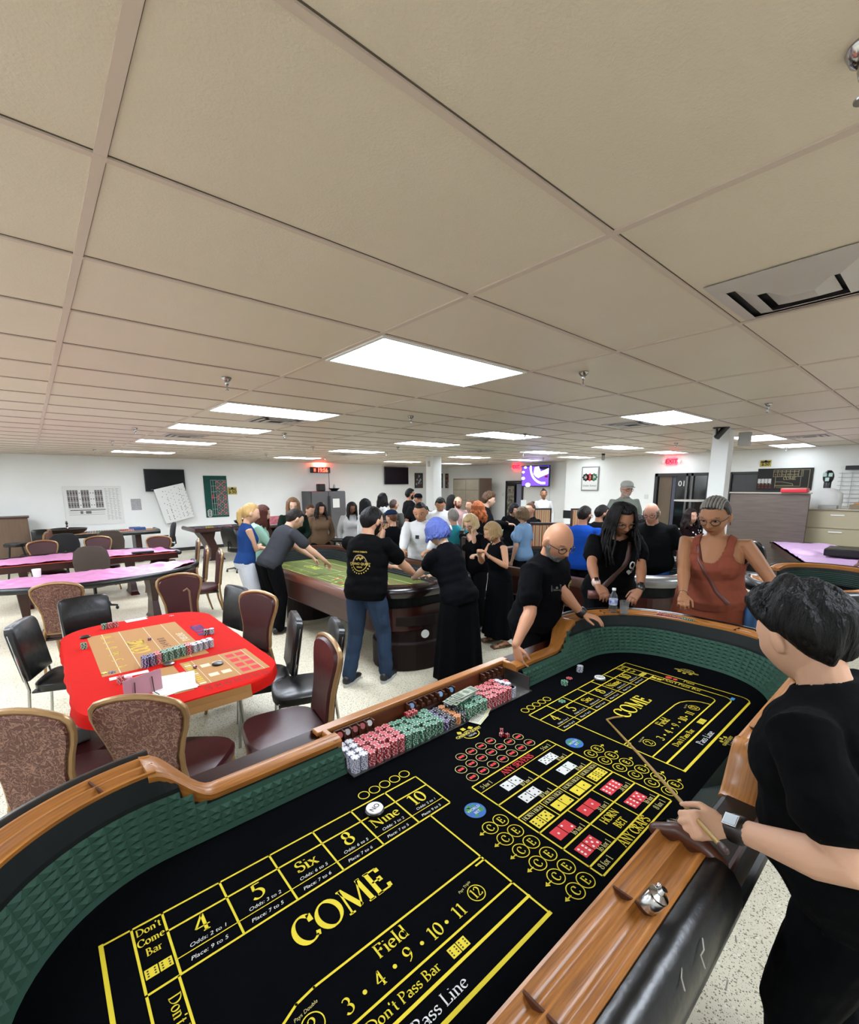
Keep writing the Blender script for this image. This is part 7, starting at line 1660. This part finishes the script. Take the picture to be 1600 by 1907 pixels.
I=person('blonde woman with glasses in black v-neck holding a card to her chin',(4.62,4.05),yw(-.95,-.25),1.72,'d9ab8d','131316','1a1a1e','tee','pants','bob','cdb182','a88a5c',fem=True,build=1.12,lean=.12,neck=(.085,.10),
 rh=(4.32,4.10,1.40),rf=(-.1,.1,1),rup=(-1,0,0),lh=(4.15,3.85,1.12),curl=.9,aim=(877,957),head=(-.35,0,0),vox=.009,glasses='2a1c18',extra=ex_badge); chk(I,877,957,'P7')
def ex_bag(I):
    T=I['TS']; c=T(.20,-.02,-.22); I['part'](M().ell(tuple(c),(.05,.10,.13),16),'gold_bag',mat('gold_lame','b79a4e',.35,.6,bump=(30,.01)))
    I['part'](M().tube([T(-.06,-.06,.455),T(.0,-.13,.36),T(.12,-.13,.1),T(.19,-.06,-.12)],.007,6),'bag_strap',mat('bagstrap','2c2c2e',.4)); band(I,1,'d8c890'); band(I,-1,'d8c890')
I=person('woman with short blonde hair in black sleeveless dress carrying a gold bag',(4.30,3.55),yw(-.95,.30),1.70,'cf9874','131419','101116','sleeveless','skirt','bob','a98a5e','7d6140',fem=True,build=1.08,lean=.12,
 rh=(3.92,3.62,1.18),lh=(3.94,3.48,1.17),rf=(-.4,-.5,.7),lf=(-.4,.5,.7),curl=.9,aim=(918,972),head=(-.3,0,0),vox=.0085,extra=ex_bag,shoes='sandal'); chk(I,918,972,'P8')
# ---- people farther back: px, py of the head top, distance ----
def far(px,py,d,dirn,label,h=None,**k):
    p=along(px,py,d); zt=p.z; yv=dirn if not isinstance(dirn,tuple) else yw(*dirn); ln=k.get('lean',.1); k.setdefault('vox',.0125)
    top_=.756*cos(ln*.6); 
    if zt<1.60: h_=h or 1.68; s=h_/1.7; seat=max(.42,zt-.10-top_*s); k['seat']=seat
    else: s=zt/(.93+top_)*1.0; h_=s*1.7
    off=.50*sin(ln)*s; I=person(label,(p.x-sin(yv)*off,p.y-cos(yv)*off),yv,h_,aim=(px,py),**k); chk(I,px,py,label[:20]); return I
L_,R_,AW,TO=(-.75,.66),(.75,-.66),(.66,.75),(-.66,-.75)
far(577,938,9.3,(.3,-1),'brown haired woman in patterned blouse leaning on the dark card table',fem=True,sk='d6a68a',top='6e5a4a',style='long',hair='ponytail',hc='5a3e2a',lean=.35,head=(-.3,0,0))
far(597,935,9.1,(-.2,-1),'woman with wavy dark hair in leopard blouse at the dark card table',fem=True,sk='cf9a7a',top='7a624c',style='long',hair='wavy',hc='38211a',lean=.2,head=(-.3,0,0))
far(655,934,9.3,(-.3,-1),'woman with glasses and white jacket at the dark card table',fem=True,sk='8f5f45',top='dad8d4',style='long',hair='long',hc='171211',lean=.15,glasses='2a2220',head=(-.35,0,0))
far(680,928,8.8,(-.2,1),'woman with long black hair seen from behind at the dark card table',fem=True,sk='c99a7c',top='dcdad6',style='long',hair='long',hc='120f0f',lean=.15)
far(713,918,10.6,(.9,-.2),'woman with shoulder length dark hair and white shirt before the back wall',fem=True,sk='d0a084',top='dededb',style='long',hair='wavy',hc='241a18')
far(733,930,9.6,(.9,.2),'bald man in grey shirt seated before the back wall',sk='c08c6c',top='4a4c48',style='tee',hair='buzz',hc='4a3c34',build=1.15,glasses='1c1c1c')
far(764,910,11.3,(.9,-.3),'standing man with dark beard in black shirt below the abstract picture',sk='c28f70',top='26282c',style='tee',hair='short',hc='17120f',beard='17120f')
far(779,920,11.0,(-.4,-1),'man in black cap behind the bow tie man',sk='b98363',top='2c2c2e',style='tee',hair='cap',hc='1a1412',hc2='1e1e20')
far(729,950,7.4,(.35,1),'person in navy cap and black tank top seen from behind',fem=True,sk='d2a084',top='15161c',style='sleeveless',hair='cap',hc='6a4430',hc2='20304c',bot='1c2c48',head=(-.1,-.6,0))
far(820,926,8.6,(-.7,-.8),'dark haired dealer in white shirt right of the far column',sk='b9835f',top='dfdfdc',style='long',hair='short',hc='17120f',build=1.1,lean=.2,head=(-.45,0,0),collar=True)
far(842,921,10.2,(.6,-.5),'woman with long black hair behind the pink shirted man',fem=True,sk='cfa084',top='1a1a1c',style='long',hair='long',hc='14100f')
far(853,925,10.0,(-.2,-1),'balding bearded man in pale pink shirt',sk='d6a083',top='cfa8a4',style='long',hair='fringe',hc='6a4a38',beard='6a4632',collar=True,glasses='6a5a50')
far(876,930,9.2,(-.9,.1),'brown haired woman in white blouse between the pink shirt and the orange curls',fem=True,sk='cf9c7c',top='d8cfcc',style='long',hair='ponytail',hc='6b4a32')
far(890,934,7.9,(-.2,1),'woman with long curly orange hair seen from behind',fem=True,sk='dcb094',top='26262a',style='long',hair='curly',hc='a8582a',hc2='c9783e')
p=along(945,976,8.6); far(911,918,9.0,(.8,-.55),'young man with curly brown hair in black shirt leaning on a card table',sk='dcb296',top='17181b',style='long',hair='thick',hc='5a402c',lean=.4,rh=(p.x,p.y,p.z),lh=(p.x+.2,p.y+.3,p.z))
far(844,947,6.9,(.3,1),'grey haired woman in turquoise shirt behind the blue haired woman',fem=True,sk='d2a086',top='3aa3b0',style='tee',hair='short',hc='9a948c',build=1.15)
far(958,937,9.3,(-.4,-1),'dark haired woman in black top at the turquoise covered table',fem=True,sk='d0a080',top='18181b',style='tee',hair='bob',hc='26222a',lean=.2,head=(-.3,0,0))
far(973,944,7.3,(-.2,1),'woman with brown bob in light blue shirt seen from behind',fem=True,sk='d2a284',top='7fa0c0',style='tee',hair='bob',hc='6e573c',hc2='9a8258',build=1.12)
far(988,936,8.4,(-.9,.1),'person with a green clip in brown hair and black floral top',fem=True,sk='cf9c7e',top='1c1c1f',style='tee',hair='bun',hc='5c4030',hc2=None)
far(1013,911,13.2,(-.7,-.7),'standing woman in white blouse and black trousers below the purple screen',fem=True,sk='a87452',top='e2e2de',style='long',hair='bun',hc='241a18',head=(.1,0,0),collar=True,lh=None)
far(1090,943,6.6,(.75,.1),'man in royal blue shirt with glasses seen from behind',sk='c98f72',top='1f52b8',style='long',hair='short',hc='3a2c24',beard='4a382c',glasses='222222',build=1.25,head=(-.15,.25,0))
far(1122,941,7.3,(.9,-.3),'bearded man with glasses in dark shirt beside the royal blue shirt',sk='c8906f',top='1c1f22',style='long',hair='short',hc='30241e',beard='30241e',glasses='222222',head=(-.2,.2,0))
far(1168,897,9.6,(-.5,-.8),'white bearded man in pale cap and grey green shirt standing at the back',sk='cf9a80',top='8c9488',style='tee',hair='cap',hc='b8b4ac',hc2='c2c4bc',beard='c9c5bc',glasses='333333',build=1.15,collar=True,head=(-.1,0,0))
far(1215,936,6.4,(-.8,-.1),'heavy grey haired man in black shirt and blue jeans facing left',sk='d29a80',top='191c1e',bot='2c5080',style='tee',hair='fringe',hc='6e6862',build=1.35,belly=.5,lean=.3,head=(-.2,0,0),legs='pants',glasses='3a1c1c')
far(1190,958,6.9,(.6,-.6),'woman with dark hair partly hidden by the heavy grey haired man',fem=True,sk='d6a68c',top='3a3c44',style='tee',hair='long',hc='241614')
def ex_dots(I):
    from mathutils.bvhtree import BVHTree
    o=next(c for c in I['root'].children if c.name.startswith('shirt')); q=M(); random.seed(5)
    me=o.data
    for k in range(46):
        p_=me.polygons[random.randrange(len(me.polygons))]; c=p_.center; n_=p_.normal; u=n_.orthogonal().normalized(); w_=n_.cross(u)
        q.add([c+n_*.006+(u*cos(a)+w_*sin(a))*.013 for a in [k_*pi/4 for k_ in range(8)]],[tuple(range(8))])
    I['part'](q,'white_dots',[wht])
far(1288,947,7.9,(-.45,-.9),'smiling woman with dark hair in maroon polka dot blouse',fem=True,sk='dca68c',top='2a1418',style='long',hair='wavy',hc='3a2620',head=(-.05,0,.15),extra=ex_dots)
p=along(1605,1050,7.9); I=person('person cut by the right edge, bare arm on the pink table',(p.x+.22,p.y-.42),yw(-.6,.8),1.75,'7a5040','5a6272','2a2a2e','tee','pants','short','17120f',vox=.013,lean=.3,lh=along(1568,1068,7.6),rh=along(1575,1072,7.4))
# things people hold or that stand on the rail
q=M().lathe([(.028,0),(.031,.004),(.031,.05),(.029,.055),(.031,.06),(.031,.115),(.028,.135),(.014,.16),(.0125,.165),(.0125,.178)],n=24)
bp_=V((3.40+.12,1.70,1.003)); bpx=at(1141,1140,1.003); t=thing('water_bottle','clear plastic water bottle with blue and white label on the far rail','bottle',bpx)
q.build('bottle',mat('pet','dfe8ec',.05,trans=.9,alpha=.45),parent=t,smooth=True); M().lathe([(.0315,.062),(.0318,.108)],n=24).build('wrap_label',mat('lblblue','2c5fb8',.5,var=(30,'e4e8f0',.25)),parent=t,smooth=True); M().cyl((0,0,.176),.0145,.016,16).build('cap',white,parent=t)
t=thing('plastic_cup','clear plastic cup held by the braided woman on the far rail','cup',at(1162,1143,1.003)); M().lathe([(.028,0),(.036,.10),(.037,.102),(.034,.098),(.026,.004)],n=24).build('cup',mat('pet','dfe8ec',.05,trans=.9,alpha=.45),parent=t,smooth=True)
M().lathe([(.026,.004),(.0315,.06)],n=24).build('water',mat('cupwater','c8d0d0',.1,alpha=.4),parent=t,smooth=True)

for _o in list(bpy.data.objects):
    if _o.name=='t' or _o.name.startswith('t.'): bpy.data.objects.remove(_o)
bpy.data.scenes.remove(TMP)
